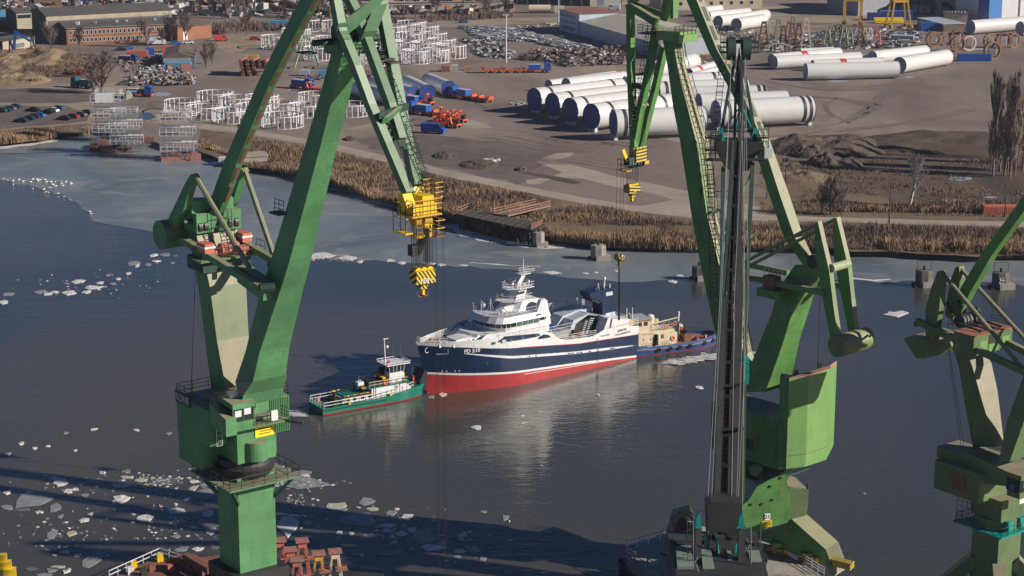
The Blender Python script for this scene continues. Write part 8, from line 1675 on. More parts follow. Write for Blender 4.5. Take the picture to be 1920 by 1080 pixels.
pole(949, 117, 28, .35, WHITE, 'tall white light mast rising beside the blue truck', 'light_mast', 'bar'); pole(758, 33, -30, .32, WHITE, 'white mast at the far pale road', 'light_mast'); pole(1047, 42, -25, .35, SILVER, 'thin silver mast at the corner of the office block', 'light_mast'); pole(1667, 421, 340, .22, WOOD, 'wooden pole left of the white birch tree'); pole(1884, 407, 342, .2, WOOD, 'wooden pole at the right beside the faded red hut'); pole(1472, 365, 312, .16, SOOT, 'thin mast with a cluster of dark floodlights', 'light_mast', 'floods'); pole(1438, 372, 285, .18, WOOD, 'slim wooden pole just right of the teal mast leg')
for i, (x, y, yt) in enumerate(((54, 148, 108), (31, 58, 0), (103, 105, 72), (151, 112, 78), (299, 125, 82), (9, 30, 0), (523, 33, 3), (619, 40, 0), (430, 56, 34))): pole(x, y, yt, .25 if i in (1, 6, 7) else .14, RUSTB if i in (1, 6, 7) else WOOD, ['thin pole standing on the dry grass hill', 'rust red chimney pole beside the beige panelled hall', 'thin pole at the end of the dry grass hill', 'yellow footed pole right of the hill', 'pole in front of the old shed', 'pole at the far left corner', 'red brown chimney pole left of the tie beam', 'red brown chimney pole behind the tie beam', 'pale pipe leg of the overhead pipe bridge'][i], 'pole')
def rack(x0, y0, x1, y1, z, label, n=12, mat=STEELG):
    a = L(x0, y0); b = L(x1, y1); r = thing('pipe_bridge', a, label, 'pipe bridge')
    for k, (dz, dy) in enumerate(((0, 0), (.5, 1), (0, 2), (.9, .4))): MB().tube(a + Vector((0, dy, z + dz)), b + Vector((0, dy, z + dz)), .28, .28, 6).build('pipe', mat if k % 2 else CONC, r)
    for i in range(n): p_ = a.lerp(b, i / (n - 1)); MB().beam(p_, p_ + Vector((0, 0, z)), .3, .3).build('rack_leg', mat, r)
rack(640, 27, 960, 22, 4.0, 'long pipe bridge with many legs beyond the far road', 22); rack(-30, 26, 180, 20, 6.5, 'dark pipe bridge behind the halls at far left', 14); rack(372, 44, 432, 55, 5.0, 'pale overhead pipe right of the brick annex', 5); rack(300, 14, 480, 16, 8, 'pipe bridge behind the grey hall', 9)
a = L(650, 20); r = thing('boundary_wall', a, 'long pale concrete wall behind the pipe bridge', 'wall'); [MB().prism([L(650 + k * 26, 21), L(674 + k * 26, 21), L(674 + k * 26, 21) + Vector((0, 0, 4.6)), L(650 + k * 26, 21) + Vector((0, 0, 4.6))], (0, .3, 0)).build('wall_panel', BEIGEW if k % 3 else CREAM, r) for k in range(12)]
FB = [(0, 60, DARKB, 7), (70, 60, BRICK, 8), (150, 50, BLUEP, 9), (205, 60, GREYW, 8), (290, 50, BRICKD, 6), (350, 60, BEIGEW, 7), (420, 80, DARKB, 6), (520, 70, BRICK, 7), (600, 60, DARKW, 7), (690, 60, ROOFR, 6), (760, 80, BRICKD, 5), (850, 90, DARKB, 8)]
for i, (x, w_, m_, h) in enumerate(FB): bld('far_building', (x, 8), (x + w_, 8), 18, h, 'far workshop in the row behind the trees, ' + ['brown', 'brick red', 'deep blue', 'grey', 'sooty', 'pale', 'dull brown low', 'red brick middle', 'near black', 'rust roofed', 'low sooty', 'wide brown'][i] + ' one', wall=m_, roof=[ROOFG, ROOFB, ROOFR][i % 3], kind='gable', rows=[(h * .55, 1.6, 1.4, max(3, w_ // 9), 1, w_ / 4.2, 'F')])
# ---------------------------------------------------------------- reeds, brush, trees
from mathutils import noise as NZ
def inpoly(P0, x, y):
    c = False; j = len(P0) - 1
    for i in range(len(P0)):
        if (P0[i].y > y) != (P0[j].y > y) and x < (P0[j].x - P0[i].x) * (y - P0[i].y) / (P0[j].y - P0[i].y) + P0[i].x: c = not c
        j = i
    return c
def blades(name, px, n, h0, h1, wd, mats, sd, label, cat='reeds', fs=.05, thr=-.3, lean=.13, base=None):
    rr = random.Random(sd); P0 = [L(*q) for q in px]; xs = [p.x for p in P0]; ys = [p.y for p in P0]; vs = []; F_ = []; M_ = []; k = 0; tries = 0
    while k < n and tries < n * 12:
        tries += 1; x = rr.uniform(min(xs), max(xs)); y = rr.uniform(min(ys), max(ys))
        if not inpoly(P0, x, y): continue
        q = NZ.noise(Vector((x * fs, y * fs, sd))) + .5 * NZ.noise(Vector((x * fs * 4, y * fs * 4, sd)))
        if q < thr + rr.uniform(-.15, .15): continue
        g = NZ.noise(Vector((x * fs * .6 + 50, y * fs * 2, sd))); m = min(len(mats) - 1, max(0, int((g + .5 + rr.uniform(-.25, .25)) * len(mats))))
        h = rr.uniform(h0, h1) * (1 + .5 * q); a = rr.uniform(0, 3.14); z = base(x, y) if base else LZ - .6; cx, sx = math.cos(a) * wd, math.sin(a) * wd; lx, ly = rr.gauss(0, lean), rr.gauss(0, lean); b = len(vs)
        vs += [(x - cx, y - sx, z), (x + cx, y + sx, z), (x + lx * h * .5 + cx * .6, y + ly * h * .5 + sx * .6, z + h * .7), (x + lx * h, y + ly * h, z + h)]; F_ += [(b, b + 1, b + 2), (b, b + 2, b + 3)]; M_ += [m, m]; k += 1
    mb = MB(); mb.v = vs; mb.f = F_; mb.m = M_; return mb.build(name, mats, kind='stuff', label=label, cat=cat)
blades('reed_bed', [(455, 311), (545, 324), (620, 344), (700, 369), (760, 385), (830, 401), (930, 439), (1035, 446), (1130, 459), (1240, 463), (1320, 464), (1320, 424), (1200, 408), (1080, 388), (960, 364), (860, 344), (740, 316), (640, 294), (545, 275), (470, 262)], 46000, 1.1, 2.3, .075, [REED2, REED, BRUSH, REED2, BRUSH], 1, 'dense tan reed bed and brown brush along the far bank')
blades('reed_edge', [(560, 327), (620, 344), (700, 369), (830, 401), (930, 439), (1035, 446), (1130, 459), (1240, 463), (1240, 450), (1130, 446), (1035, 434), (930, 422), (830, 388), (700, 357), (620, 334), (560, 318)], 13000, 1.6, 2.7, .07, [REED, REED, REED2], 5, 'pale golden reeds at the water edge')
blades('brushwood', [(1320, 463), (1440, 463), (1560, 466), (1780, 477), (1960, 478), (1960, 432), (1700, 430), (1440, 426), (1320, 424)], 30000, .9, 2.2, .08, [REED2, BRUSH, BRUSH, BRUSH, REED], 2, 'dark purple brown brushwood on the right bank', 'brushwood')
for i, (x, y) in enumerate(((1675, 463), (1752, 465), (1806, 466), (1885, 472), (1862, 470), (1716, 466), (1905, 470))): blades('reed_clump', [(x - 14, y + 6), (x + 14, y + 6), (x + 14, y - 6), (x - 14, y - 6)], 500, 1.8, 3.0, .07, [REED], 40 + i, 'golden reed clump at the right bank', thr=-1)
blades('reed_bed', [(-30, 271), (60, 261), (168, 251), (168, 236), (60, 246), (-30, 256)], 9000, 1.2, 2.3, .09, [REED, REED2], 3, 'tan reeds below the car park at left')
blades('dry_scrub', [(1425, 402), (1425, 320), (1560, 300), (1700, 300), (1960, 300), (1960, 408)], 16000, .5, 1.3, .14, [REED2, BRUSH, BRUSH, REED2], 4, 'low dry scrub on the right wasteland', 'scrub', thr=-.05)
blades('dry_scrub', [(1560, 398), (1960, 402), (1960, 380), (1760, 384), (1560, 384)], 5000, 1.0, 2.2, .14, [REED2, REED2, BRUSH], 6, 'tan scrub strip above the right pale road', 'scrub')
blades('dry_scrub', [(380, 262), (455, 300), (400, 282), (372, 276)], 2500, .6, 1.8, .14, [REED2, REED], 7, 'scrub by the floating scaffolds', 'scrub')
blades('dry_scrub', [(-20, 158), (170, 158), (200, 130), (120, 100), (-20, 108)], 14000, .3, 1.1, .12, [REED2, BRUSH, REED2], 8, 'dry weeds on the mound at left', 'scrub', thr=.0, base=lambda x, y: LZ + max(0, 3.6 - abs(y - 735) * .05))
blades('far_brush', [(330, 66), (480, 60), (960, 34), (960, 26), (480, 40), (330, 50)], 5000, 1, 3, .3, [BRUSH, TWIGD], 9, 'dark far brush along the pipe bridge', 'brushwood')
def tree_proto(h, sp, sd, mt, mc, up=.55, n1=9, nt=26, r0=.3, fork=.25, tw=.05, bl=1):
    rr = random.Random(sd); r = thing('bare_tree', (0, 0, 0), 'x', 'tree'); T_ = MB(); C_ = MB(); bl_ = (bl, 1, 1)
    def br(p, d, ln, rad, lv):
        d = d.normalized(); q = p + d * ln * .5 + Vector((rr.gauss(0, .04), rr.gauss(0, .04), 0)) * ln; e = q + (d + Vector((rr.gauss(0, .15), rr.gauss(0, .15), .08))).normalized() * ln * .5
        m = T_ if lv < 2 else C_; m.tube(p, q, rad, rad * .8, 5 if lv < 2 else 3, False); m.tube(q, e, rad * .8, rad * .55, 5 if lv < 2 else 3, False)
        if lv >= 3: return
        n = [n1, 8, 8][lv]
        for k in range(n):
            f = rr.uniform(fork if lv == 0 else .25, 1.0); s = p.lerp(q, f * 2) if f < .5 else q.lerp(e, f * 2 - 1); a = rr.uniform(0, 6.283); side = Vector((math.cos(a), math.sin(a), 0)) * sp + Vector((0, 0, up + rr.uniform(0, .5)))
            br(s, side + d * .5, ln * bl_[lv] * rr.uniform(.38, .6) * (1.15 - .4 * f if lv == 0 else .9), max(rad * (.5 if lv == 0 else .45), tw), lv + 1)
    br(Vector((0, 0, -.2)), Vector((0, 0, 1)), h * .78, r0, 0); T_.build('trunk', mt, r); C_.build('crown', mc, r); return freeze(r)
tr = [(tree_proto(14, 1.1, 1, BARK, TWIG, .5, 18, 0, .45, .12, .035), (190, 174)), (tree_proto(12, .75, 2, BARKW, paint('pale_birch_twigs', (.42, .37, .34), .9), .6, 14, 0, .42, .3, .05), (1705, 386)), (tree_proto(30, .42, 3, TWIG, paint('poplar_twigs', (.27, .205, .17), .9), 1.1, 44, 0, .3, .05, .03, .42), (1875, 322)), (tree_proto(9, .8, 4, BARK, TWIGD, .7, 14, 0, .2, .12, .03), (1557, 403)), (tree_proto(13, .9, 5, BARK, TWIGD, .7, 16, 0, .24, .2, .035), (322, 84))]
lbs = ['big spreading bare willow beside the dark carrier truck', 'lone white barked birch on the dark wasteland', 'tallest bare poplar of the row at the right edge', 'bare bush tree on the bank by the pale road', 'bare tree before the brick annex']
for (t, p), lb in zip(tr, lbs): place(t, L(*p), .4); t['label'] = lb
BIG, BIRCH, POP, BUSH, TALL = [t for t, _ in tr]
TREES = [(BIG, 176, 176, .8, 'smaller stem of the bare willow at left'), (POP, 1862, 330, .95, 'leftmost poplar of the right row'), (POP, 1889, 318, 1.02, 'poplar just right of the tallest one'), (POP, 1902, 330, .9, 'second poplar from the right edge'), (POP, 1917, 322, .98, 'poplar cut by the right edge'), (POP, 1868, 306, .82, 'poplar standing behind the row'), (POP, 1896, 300, .85, 'back poplar near the right edge'), (POP, 1856, 318, .88, 'poplar at the left rim of the back row'), (POP, 1882, 330, .9, 'front poplar below the tallest one'), (POP, 1908, 308, .92, 'back poplar by the edge'), (POP, 1876, 296, .8, 'short poplar in the middle of the back row'), (POP, 1894, 334, .8, 'low poplar in front of the right row'), (BUSH, 1540, 402, .8, 'small bare tree left of the bank bush tree'), (BUSH, 1578, 404, .7, 'small bare tree right of the bank bush tree'), (TALL, 277, 88, .95, 'bare tree in front of the middle of the brick building'), (TALL, 350, 82, 1.0, 'bare tree at the annex door'), (TALL, 305, 86, .6, 'low bare tree behind the white box truck'), (TALL, 98, 98, .9, 'bare tree at the left gable of the brick building'), (BUSH, 386, 128, 1.0, 'bare shrub against the long brown shed roof'), (BUSH, 398, 120, .9, 'bare shrub at the far end of the shed'), (TALL, 462, 66, .95, 'bare tree at the fence right of the annex'), (BUSH, 150, 84, .8, 'shrub before the brick wall at left'), (BIG, 1345, 98, .4, 'shrub at the warehouse gable')]
for pr, x, y, s, lb in TREES: dup(pr, L(x, y), x * .7, s, lb, 'bare trees')
rr = random.Random(77)
for i in range(46): x = rr.uniform(380, 960) if i % 3 else rr.uniform(-20, 330); y = rr.uniform(10, 36) if i % 3 else rr.uniform(4, 16); dup(TALL if i % 2 else BUSH, L(x, y), rr.uniform(0, 6), rr.uniform(.75, 1.3), 'far bare tree among the workshops along the top edge', 'far bare trees along the top edge')
# ---------------------------------------------------------------- ice floes
FL = """15 552 28 6 m;8 567 18 7 w;75 547 20 6 m;90 551 20 5 w;104 548 14 4 w;128 550 26 8 w;162 548 20 6 w;175 539 34 6 w;146 528 26 6 w;190 531 20 5 w;212 532 16 5 m;222 523 12 4 w;203 516 10 4 m;241 513 10 4 w;251 494 20 8 m;258 498 8 6 w;277 496 16 6 m;287 479 16 5 w;308 478 20 5 m;292 490 16 4 w;329 480 10 3 m;323 493 8 3 m;600 480 50 10 w;655 484 40 8 w;640 478 30 5 m;685 487 36 5 m;675 491 14 5 w;730 489 18 5 w;753 493 16 4 w;805 495 28 5 w;828 497 20 3 w;868 498 18 3 w;1035 512 34 5 w;1098 513 12 3 w;1118 511 10 2 w;1155 508 8 3 w;1260 528 16 6 w;1275 519 20 6 w;1062 503 12 3 m;1682 588 48 11 w;176 805 13 4 w;256 807 12 4 w;123 812 14 5 m;317 813 14 5 m;40 832 12 5 w;65 841 10 4 w;90 837 9 4 w;14 852 12 5 w;141 845 8 4 w;102 897 18 7 w;116 905 30 14 w;159 898 14 7 m;192 887 16 5 w;184 903 36 14 m;237 884 16 6 m;234 895 22 6 y;227 911 40 7 w;262 901 24 7 y;272 911 16 7 y;307 903 52 16 d;313 924 28 12 d;364 903 16 5 w;384 909 26 6 m;386 928 54 22 m;362 917 16 9 y;352 936 10 5 w;12 925 16 6 w;66 938 72 26 m;56 923 16 6 w;128 922 20 8 w;142 918 14 5 w;158 929 14 6 m;227 936 42 18 w;103 952 22 14 m;14 952 28 9 m;40 956 26 6 d;73 961 16 5 w;114 968 13 7 m;170 965 10 5 w;158 976 20 6 w;271 971 38 12 w;320 971 22 10 m;334 959 40 11 w;392 964 26 14 w;412 960 16 16 m;380 976 18 6 m;392 985 34 8 d;396 997 22 12 y;330 1005 20 8 m;340 1030 26 10 m;372 1030 22 6 w;402 1027 22 9 d;98 1003 20 18 m;134 1001 18 9 y;122 1036 18 6 w;145 1041 13 7 y;184 1036 46 8 m;170 1053 40 24 m;95 1070 30 8 m;126 1071 16 8 w;83 1078 30 5 m;110 1063 30 5 y;60 1067 26 6 d;566 886 34 8 m;572 892 24 4 w;580 905 100 24 m;525 876 14 4 y;620 949 8 3 w;634 949 42 12 y;623 953 18 7 y;690 940 30 14 m;699 955 22 6 y;676 973 66 32 m;640 956 20 8 m;733 961 19 9 m;744 955 10 3 w;765 970 22 11 w;540 985 34 36 w;577 981 16 7 y;599 989 9 4 y;660 990 14 5 m;727 986 32 9 w;706 995 12 5 w;726 995 14 7 w;750 1002 26 9 w;774 994 16 9 w;797 1007 76 30 m;809 1028 48 12 w;772 1029 15 8 m;636 1000 11 8 w;634 1009 12 6 y;735 1007 12 5 w;738 1017 16 6 w;720 1039 26 9 m;745 1035 30 12 d;830 1019 18 8 m;843 1007 13 5 m;861 1035 28 8 w;886 1030 32 13 m;866 1005 22 5 w;864 1009 14 5 y;880 998 10 5 w;881 1013 11 5 y;856 1045 14 5 m;854 1055 10 6 y;906 1049 14 9 m;916 1057 12 5 m;895 802 20 8 w;1311 727 13 6 w;906 960 12 4 m;946 972 18 10 m;955 978 5 4 w;1122 741 8 4 w;700 977 10 4 w;830 740 14 6 w;808 745 16 8 m;1015 873 6 3 m;1620 925 11 3 d;1275 725 7 2 d;870 1000 10 4 w;660 1000 12 5 y;684 1004 14 4 d;540 880 10 4 m"""
WD = {'w': 'white', 'm': 'grey', 'y': 'yellowish', 'd': 'thin dark'}; MT = {'w': ICEWH, 'm': ICEMID, 'y': ICEYE, 'd': ICEDK}
def where(x, y):
    if y < 600: return ('in the drift band left of the big crane' if x < 340 else 'broken off the ice edge by the yellow hook' if x < 900 else 'at the ice edge beyond the ship')
    if x < 440 and y < 880: return 'drifting in the lower left water'
    if x < 440: return 'in the field left of crane column'
    if x < 600: return 'just right of the crane column'
    if x < 1000 and y > 900: return 'in the field below the ship'
    return 'drifting alone on open water'
rr = random.Random(99)
def floe(x, y, w_, h_, k, big):
    p = G(x, y, 0); m_ = (p.y * CP + 24) / F; rx = w_ * m_ * .57; w_ *= 1.0; ry = h_ * m_ * .6 / math.sin(math.atan2(100, p.y)); n = rr.randint(4, 8); a0 = rr.uniform(0, 6.28); pts = []
    for i in range(n): a = a0 + 6.283 * (i + rr.uniform(-.35, .35)) / n; q = rr.uniform(.62, 1.15); pts.append(Vector((p.x + rx * q * math.cos(a), p.y + ry * q * math.sin(a), 0)))
    z = {'w': .09, 'm': .05, 'y': .07, 'd': .03}[k]; c = sum(pts, Vector()) / n
    mb = MB(); mb.loft([[v + Vector((0, 0, -.1)) for v in pts], [v + Vector((0, 0, z)) for v in pts], [c + (v - c) * .97 + Vector((0, 0, z + .03 * rr.random())) for v in pts]])
    if k == 'w' and w_ > 12:
        for _ in range(3): s = c + Vector((rr.uniform(-.5, .5) * rx, rr.uniform(-.5, .5) * ry, z)); mb.obox(s, (rr.uniform(.1, .3) * rx, rr.uniform(-.1, .1), .02), (0, rr.uniform(.1, .3) * ry, .05), (0, 0, rr.uniform(.03, .09)))
    rw_ = ('upper', 'middle', 'lower')[min(2, int((y % 180) / 60))] + ' ' + ('left', 'centre', 'right')[int(x % 210 / 70)]; sz = 'huge' if w_ > 45 else 'large' if w_ > 26 else 'medium' if w_ > 15 else 'small' if w_ > 9 else 'tiny'; mb.build('ice_floe', MT[k], label=f'{sz} {WD[k]} ice floe {where(x, y)}, {rw_} part', cat='ice floe', group=f'ice floes {where(x, y)}')
for s in FL.split(';'): a = s.split(); floe(*map(float, a[:4]), a[4], True)
mb = MB(); sh = []
for k in range(900):                                   # brash ice too small to count
    c0 = rr.choice([(230, 915, 190, 34), (120, 1000, 130, 50), (320, 985, 90, 50), (740, 990, 120, 45), (850, 1020, 90, 30), (640, 485, 60, 6), (400, 900, 60, 20), (560, 950, 40, 50), (300, 900, 60, 12), (560, 907, 70, 10), (160, 535, 140, 25)]); x = rr.gauss(c0[0], c0[2] * .45); y = min(1100, rr.gauss(c0[1], c0[3] * .45)); p = G(x, y, 0); r_ = rr.uniform(.06, .3); a = rr.uniform(0, 3); mb.cm = rr.randrange(3)
    mb.obox(p + Vector((0, 0, .03)), (r_ * math.cos(a), r_ * math.sin(a), 0), (-r_ * .7 * math.sin(a), r_ * .7 * math.cos(a), 0), (0, 0, .04))
mb.build('brash_ice', [ICEWH, ICEMID, ICEDK], kind='stuff', label='crumbs of brash ice between the floes', cat='ice')
# gulls along the ice edge
g = thing('gull', (0, 0, 0), 'white gull resting on the edge of the ice sheet', 'gull', 'gulls on the ice edge'); MB().loft([[Vector((x, r_ * math.cos(a), .32 + r_ * math.sin(a) + max(0, x) * .5)) for a in [1.05 * k for k in range(6)]] for x, r_ in ((-.42, .03), (-.2, .12), (.05, .15), (.25, .09), (.32, .08), (.42, .02))]).build('body', GULL, g); MB().tube((0, 0, 0), (0, 0, .25), .03, .03, 4).build('legs', YELLOWO, g); freeze(g)
GP = [(6, 337), (14, 340), (25, 341), (25, 348), (36, 339), (44, 342), (62, 338), (69, 341), (70, 338), (75, 339), (80, 337), (85, 339), (88, 343), (96, 343), (98, 346), (104, 343), (105, 351), (109, 365), (115, 342), (116, 346), (120, 371), (124, 343), (133, 345), (134, 347), (132, 377), (145, 378), (150, 384), (169, 399), (171, 403), (62, 356), (79, 352), (83, 357), (87, 362), (91, 363), (94, 354), (58, 343), (100, 348), (112, 347), (118, 350), (72, 341)]
place(g, G(*GP[0], .05), 0, .95)
for x, y in GP[1:]: dup(g, G(x, y, .05), rr.uniform(0, 6), .95)
# ---------------------------------------------------------------- dolphins, timber pier, scaffold barges
def dolphin(x, yb, yt, w_, label, m_=CONC, rail=True):
    p = G(x, yb, 0); f = Frame((p.x, p.y), (1, 0)); h = f.sz(x, yt)[1]; r = thing('concrete_dolphin', p, label, 'dolphin'); a = w_ / 2
    MB().loft([[p + Vector((a * k * math.cos(q), a * k * .8 * math.sin(q) + a * .5, z)) for q in [R(22.5 + 45 * i) for i in range(8)]] for k, z in ((1.0, -.5), (1.0, h - .5), (.96, h))]).build('pillar', m_, r); MB().box(p + Vector((a * .55, .4, .45)), (w_ * .9, w_ * .8, 1.3), .1).build('footing', CONC, r); MB().box(p + Vector((0, a * .5, .1)), (w_ * 1.2, w_ * 1.0, .5)).build('waterline_skirt', WOODD, r)
    MB().tube(p + Vector((0, a * .5, h)), p + Vector((0, a * .5, h + .8)), .25, .3, 8).build('mooring_bollard', SOOT, r)
    if rail: m = MB(); m.rail([p + Vector((-a * .8, a * .5, h)), p + Vector((a * .8, a * .5, h))], 2.0, 3, .06, 0); m.build('top_frame', SOOT, r)
    return r
dolphin(1122, 488, 461, 3.6, 'pale concrete dolphin standing in the ice before the reeds', rail=False); dolphin(1010, 464, 436, 2.9, 'concrete dolphin at the right end of the timber pier', rail=False); dolphin(1733, 538, 508, 3.6, 'left one of two dark stained dolphins with a bird frame', CONCD); dolphin(1877, 542, 512, 3.6, 'right one of two dolphins, with pale graffiti rings', CONCD); dolphin(1311, 526, 500, 3.2, 'dolphin half hidden behind the light green boom', CONCD, False)
p = G(1876, 541, 0); m = MB(); [m.hoop(Vector((p.x + dx, p.y - 1.22, z)), (0, 1, 0), .36, .06, n=12, m=3) for dx, z in ((-.2, 1.6), (.4, 1.6), (-.1, 2.3), (.4, 2.3))]; m.build('graffiti_rings', WHITE, label='white looped graffiti on the right dolphin', cat='graffiti')
pr = thing('timber_pier', G(940, 430, 0), 'rotting timber pier with dark piles and rusty gangways at the far bank', 'pier'); DK = [(858, 400), (890, 392), (1016, 424), (1000, 433), (985, 434)]; zD = 3.6
for i in range(34):
    f = i / 33; a = G(857 + 143 * f, 402 + 31 * f, zD); b = G(884 + 136 * f, 391 + 30 * f, zD); MB().beam(a, b, .75, .18).build('deck_plank', WOOD if i % 3 else WOODD, pr)
for i in range(20):
    f = i / 19; a = G(862 + 145 * f, 405 + 31 * f, zD) + Vector((0, rr.uniform(.2, 3.5), 0)); MB().tube(Vector((a.x, a.y, -1)), Vector((a.x + rr.uniform(-.3, .3), a.y, zD - .1)), .3, .26, 6).build('pile', WOODD, pr)
    if i % 3 == 0: MB().beam(Vector((a.x, a.y, .6)), Vector((a.x + 4, a.y - .6, 3.2)), .25, .25).build('pile_brace', WOODD, pr)
a, b = G(938, 403, zD + .3), G(1018, 384, LZ + 1.6); MB().beam(a, b, 4.4, .3).build('gangway_deck', paint('gangway_boards', (.24, .17, .12), .9, .3, 1), pr)
for o_ in (-2.1, 2.1): d = (b - a).normalized(); sd = Vector((-d.y, d.x, 0)); m = MB(); m.rail([a + sd * o_, b + sd * o_], 1.2, 1.9, .1, 1); m.build('gangway_railing', RUSTP, pr)
m = MB(); m.rail([G(858, 400, zD), G(880, 391, zD), G(910, 395, zD)], 1.3, 2, .1, 1); m.rail([G(996, 432, zD), G(1018, 422, zD)], 1.3, 1.5, .1, 2); m.build('pier_railing', RUSTP, pr)
def scaffold(x, y, w_, d_, n, lh, lean, label):
    p = G(x, y, .9); r = thing('scaffold_tower', p, label, 'scaffold')
    for k in range(n):
        s0 = lean * k; s1 = w_ - lean * k * .6; q = p + Vector((s0 * -.4, 0, k * lh)); m = MB()
        for i in range(6):
            for j in (0, d_): m.beam(q + Vector((s1 * i / 5 - s1 / 2, j, 0)), q + Vector((s1 * i / 5 - s1 / 2, j, lh)), .13, .13)
        for z in (0, lh * .5):
            for j in (0, d_): m.beam(q + Vector((-s1 / 2, j, z)), q + Vector((s1 / 2, j, z)), .12, .12)
        m.build('scaffold_bay', WHITEF if k % 2 else STEELG, r, kind='stuff'); MB().box(q + Vector((0, d_ / 2, lh)), (s1 + .3, d_ * .45, .1)).build('working_platform', CONCL if k % 2 else STEELG, r)
    m = MB(); q = p + Vector((0, 0, n * lh)); m.rail([q + Vector((a_ * w_ * .38, b_, 0)) for a_, b_ in ((-1, 0), (1, 0), (1, d_), (-1, d_))], 1.2, 1.4, .06, 1, True); m.build('top_railing', WHITEF, r)
def pontoon(x, y, w_, d_, h, mat, label): p = G(x, y, 0); r = thing('pontoon', p, label, 'pontoon'); MB().box(p + Vector((0, d_ / 2, h / 2 - .3)), (w_, d_, h), .16).build('pontoon_hull', mat, r); m = MB(); m.rail([p + Vector((a_ * w_ * .45, b_ * d_, h - .3)) for a_, b_ in ((-1, .1), (1, .1))], 1, 1.5, .06, 1); m.build('pontoon_railing', mat, r); MB().box(p + Vector((w_ * .1, d_ * .4, h + .5)), (w_ * .4, d_ * .3, 1.4), .16).build('deck_box', RUST, r)
pontoon(335, 303, 11, 9, 1.5, RUSTP, 'pink brown pontoon carrying the right scaffold tower'); pontoon(214, 288, 9, 9, 1.6, RUST, 'dark red pontoon with an orange deck box below left scaffolds'); pontoon(184, 282, 6, 8, 1.4, RUST, 'small dark red pontoon at the far left of the scaffolds'); pontoon(262, 276, 12, 7, 1.2, CONCD, 'shaded dark pontoon between the scaffold towers')
scaffold(333, 297, 9.4, 6, 6, 2.1, .12, 'stepped white scaffold tower on the pink pontoon'); scaffold(236, 285, 8.6, 5, 5, 2.2, .1, 'shorter cream scaffold tower in the middle of the barges'); scaffold(204, 262, 9.5, 6, 6, 2.2, .25, 'tallest white scaffold tower topped by a white hut'); p = G(196, 186, 13.5); crate('container', 196, 191, (5, 3, 2.4), .2, WHITE, 'white hut on top of the tallest scaffold', 'hut', z=13.0)
bt = thing('motor_boat', G(417, 310, 0), 'small blue motor boat with white cabin by the concrete block', 'boat'); p = WL[bt.name]; MB().loft([[p + Vector((x, s * w_, z)) for s, z in ((-1, .9), (1, .9), (.7, 0), (-.7, 0))] for x, w_ in ((-3.6, .1), (-2, 1.1), (3, 1.3), (3.4, 1.2))]).build('hull', BLUEL, bt); MB().box(p + Vector((.6, 0, 1.6)), (3, 2, 1.5)).build('cabin', WHITE, bt); MB().box(p + Vector((-.95, 0, 1.8)), (.1, 1.6, .6)).build('windscreen', GLASS, bt); MB().box(p + Vector((2.8, 0, 1.3)), (1.2, 1.8, .8)).build('engine_box', SALMON, bt)
p = G(468, 314, 0); qb = thing('quay_block', p, 'weathered concrete quay block at the reeds', 'block'); MB().box(p + Vector((0, 3, 1.4)), (8.5, 6, 3.2), .3).build('block', CONC, qb); MB().box(p + Vector((0, 3, 3.1)), (9, 6.5, .35), .3).build('cap_slab', CONC, qb)
# ---------------------------------------------------------------- bottom left: barge, girders, pedestals
BG = [(205, 1086), (300, 1043), (352, 1060), (396, 1078), (420, 1100), (210, 1120)]; W_ = [G(x, y, 1.8) for x, y in BG]; bg_ = thing('work_barge', G(310, 1080, 0), 'rusty decked work barge with a pointed bow at the bottom left', 'barge'); MB().prism(W_, (0, 0, -2.6)).build('hull', SOOT, bg_); MB().prism([v + Vector((0, 0, .05)) for v in W_], (0, 0, -.04)).build('deck', RUST, bg_)
m = MB(); m.rail([W_[0], W_[0].lerp(W_[1], .5), W_[1], W_[2], W_[3]], 1.15, 1.5, .06, 1); m.build('barge_railing', WHITEF, bg_)
for x, y, c in ((251, 1066, YELLOW), (300, 1052, YELLOW), (245, 1076, WHITE), (285, 1070, RUST), (320, 1072, SALMON), (270, 1078, SOOT)): p = G(x, y, 1.85); MB().box(p + Vector((0, 0, .5)), (.8, .7, 1.0), .4).build('deck_fitting', c, bg_)
for i, (x, y, rz) in enumerate(((350, 1060, -.9), (362, 1066, -.9), (384, 1068, -.8), (398, 1066, .3), (372, 1078, -.9))): p = G(x, y, 2.0); d = Vector((math.cos(rz), math.sin(rz), 0)); MB().beam(p - d * 3.2 + Vector((0, 0, .4 * i)), p + d * 3.2 + Vector((0, 0, .4 * i)), .9, .8).build('steel_girder', RUST, label=['dark rusty girder nearest the barge railing', 'rusty girder second from the barge railing', 'rusty box girder in the middle of the girder pile', 'short rusty frame lying across against the crane column', 'lowest rusty girder at the bottom edge'][i], cat='girder')
dk = thing('dock_pontoon', G(575, 1120, 0), 'low dark dock pontoon under the red pedestals', 'pontoon'); MB().box(G(575, 1125, 0) + Vector((0, 0, .7)), (17, 14, 2.2), -.2).build('pontoon_hull', SOOT, dk)
PS = [(524, 1012, SALMON, 'red pedestal closest to the green column'), (544, 1030, SALMON, 'low red pedestal in the second row'), (566, 1013, SALMON, 'tall red pedestal with broad square cap'), (556, 1048, RUSTP, 'short red pedestal in the front'), (597, 1037, YELLOWO, 'yellow legged pedestal with brown cap'), (628, 1033, CREAM, 'rightmost cream legged pedestal')]
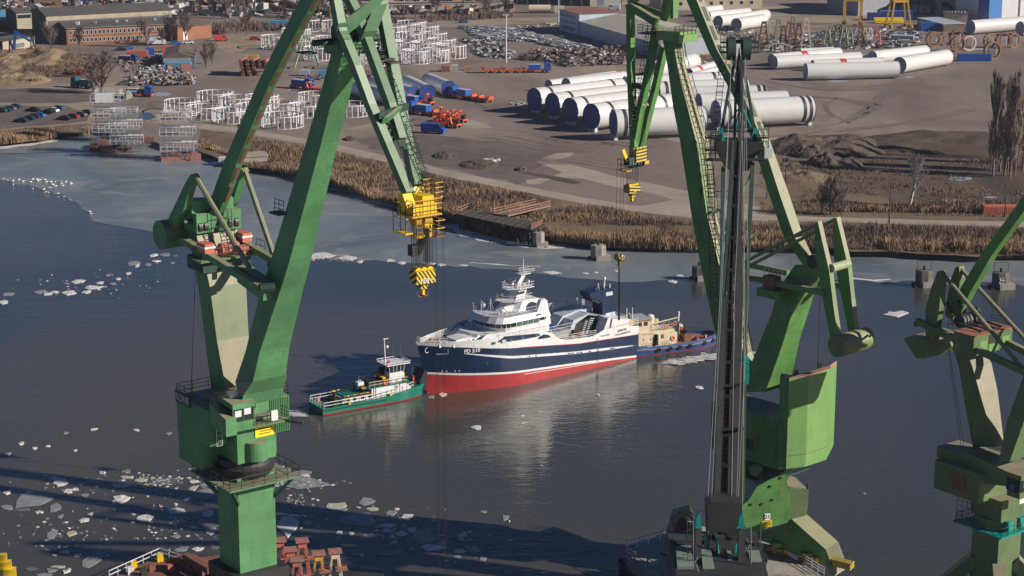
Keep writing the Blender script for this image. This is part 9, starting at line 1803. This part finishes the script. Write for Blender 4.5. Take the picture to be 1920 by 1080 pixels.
for x, y, m_, lb in PS:
    t = G(x, y, 7.0); r = thing('pedestal', Vector((t.x, t.y, 1.8)), lb, 'pedestal', 'red and yellow pedestals'); MB().box(t, (1.7, 1.5, .25), .2).build('cap', RUSTP, r); MB().box(t - Vector((0, 0, .5)), (1.1, 1.0, .8), .2).build('head', m_, r)
    for a_, b_ in ((-1, -1), (1, -1), (1, 1), (-1, 1)): MB().beam(t + Vector((a_ * .4, b_ * .4, -.8)), Vector((t.x + a_ * .9, t.y + b_ * .9, 1.6)), .24, .24).build('leg', m_, r)
    MB().box(t + Vector((.8, -.3, -2.3)), (1.5, 1.3, .12), .2).build('side_platform', RUSTP, r); m = MB(); m.rail([t + Vector((.2, -.9, -2.2)), t + Vector((1.5, -.9, -2.2))], .7, .7, .04, 0); m.build('platform_railing', SALMON, r)
p = G(8, 1068, 2.5); r = thing('yellow_steps', p, 'bright yellow steel steps in the bottom left corner', 'steps'); [MB().box(p + Vector((-.4 + k * .7, -k * .6, 1.4 - k * .7)), (1.6, 1.4, 1.2), .2).build('step', YELLOW, r) for k in range(3)]
# steam from the roof stack
m = MB(); rr = random.Random(5)
for k in range(7): m.ball(st + Vector((-.7 * k, 0, .4 * k + rr.uniform(-.2, .4))), .5 + .16 * k, 8)
sm = bpy.data.materials.new('steam'); sm.use_nodes = True; sn = sm.node_tree; sn.nodes.remove(sn.nodes['Principled BSDF']); vv = sn.nodes.new('ShaderNodeVolumePrincipled'); vv.inputs['Density'].default_value = .5; vv.inputs['Color'].default_value = (.95, .95, .97, 1); sn.links.new(vv.outputs[0], sn.nodes['Material Output'].inputs['Volume']); m.build('steam', sm, kind='stuff', label='white puff of steam over the low white building', cat='steam')
# thin winter haze
hm = bpy.data.materials.new('haze'); hm.use_nodes = True; hn = hm.node_tree; hn.nodes.remove(hn.nodes['Principled BSDF']); hv = hn.nodes.new('ShaderNodeVolumePrincipled'); hv.inputs['Density'].default_value = .00006; hv.inputs['Color'].default_value = (.80, .86, 1, 1); hv.inputs['Anisotropy'].default_value = .2; hn.links.new(hv.outputs[0], hn.nodes['Material Output'].inputs['Volume'])
MB().box((0, 0, 53), (20000, 20000, 118)).build('haze', hm, kind='stuff', label='thin bluish winter haze', cat='haze')
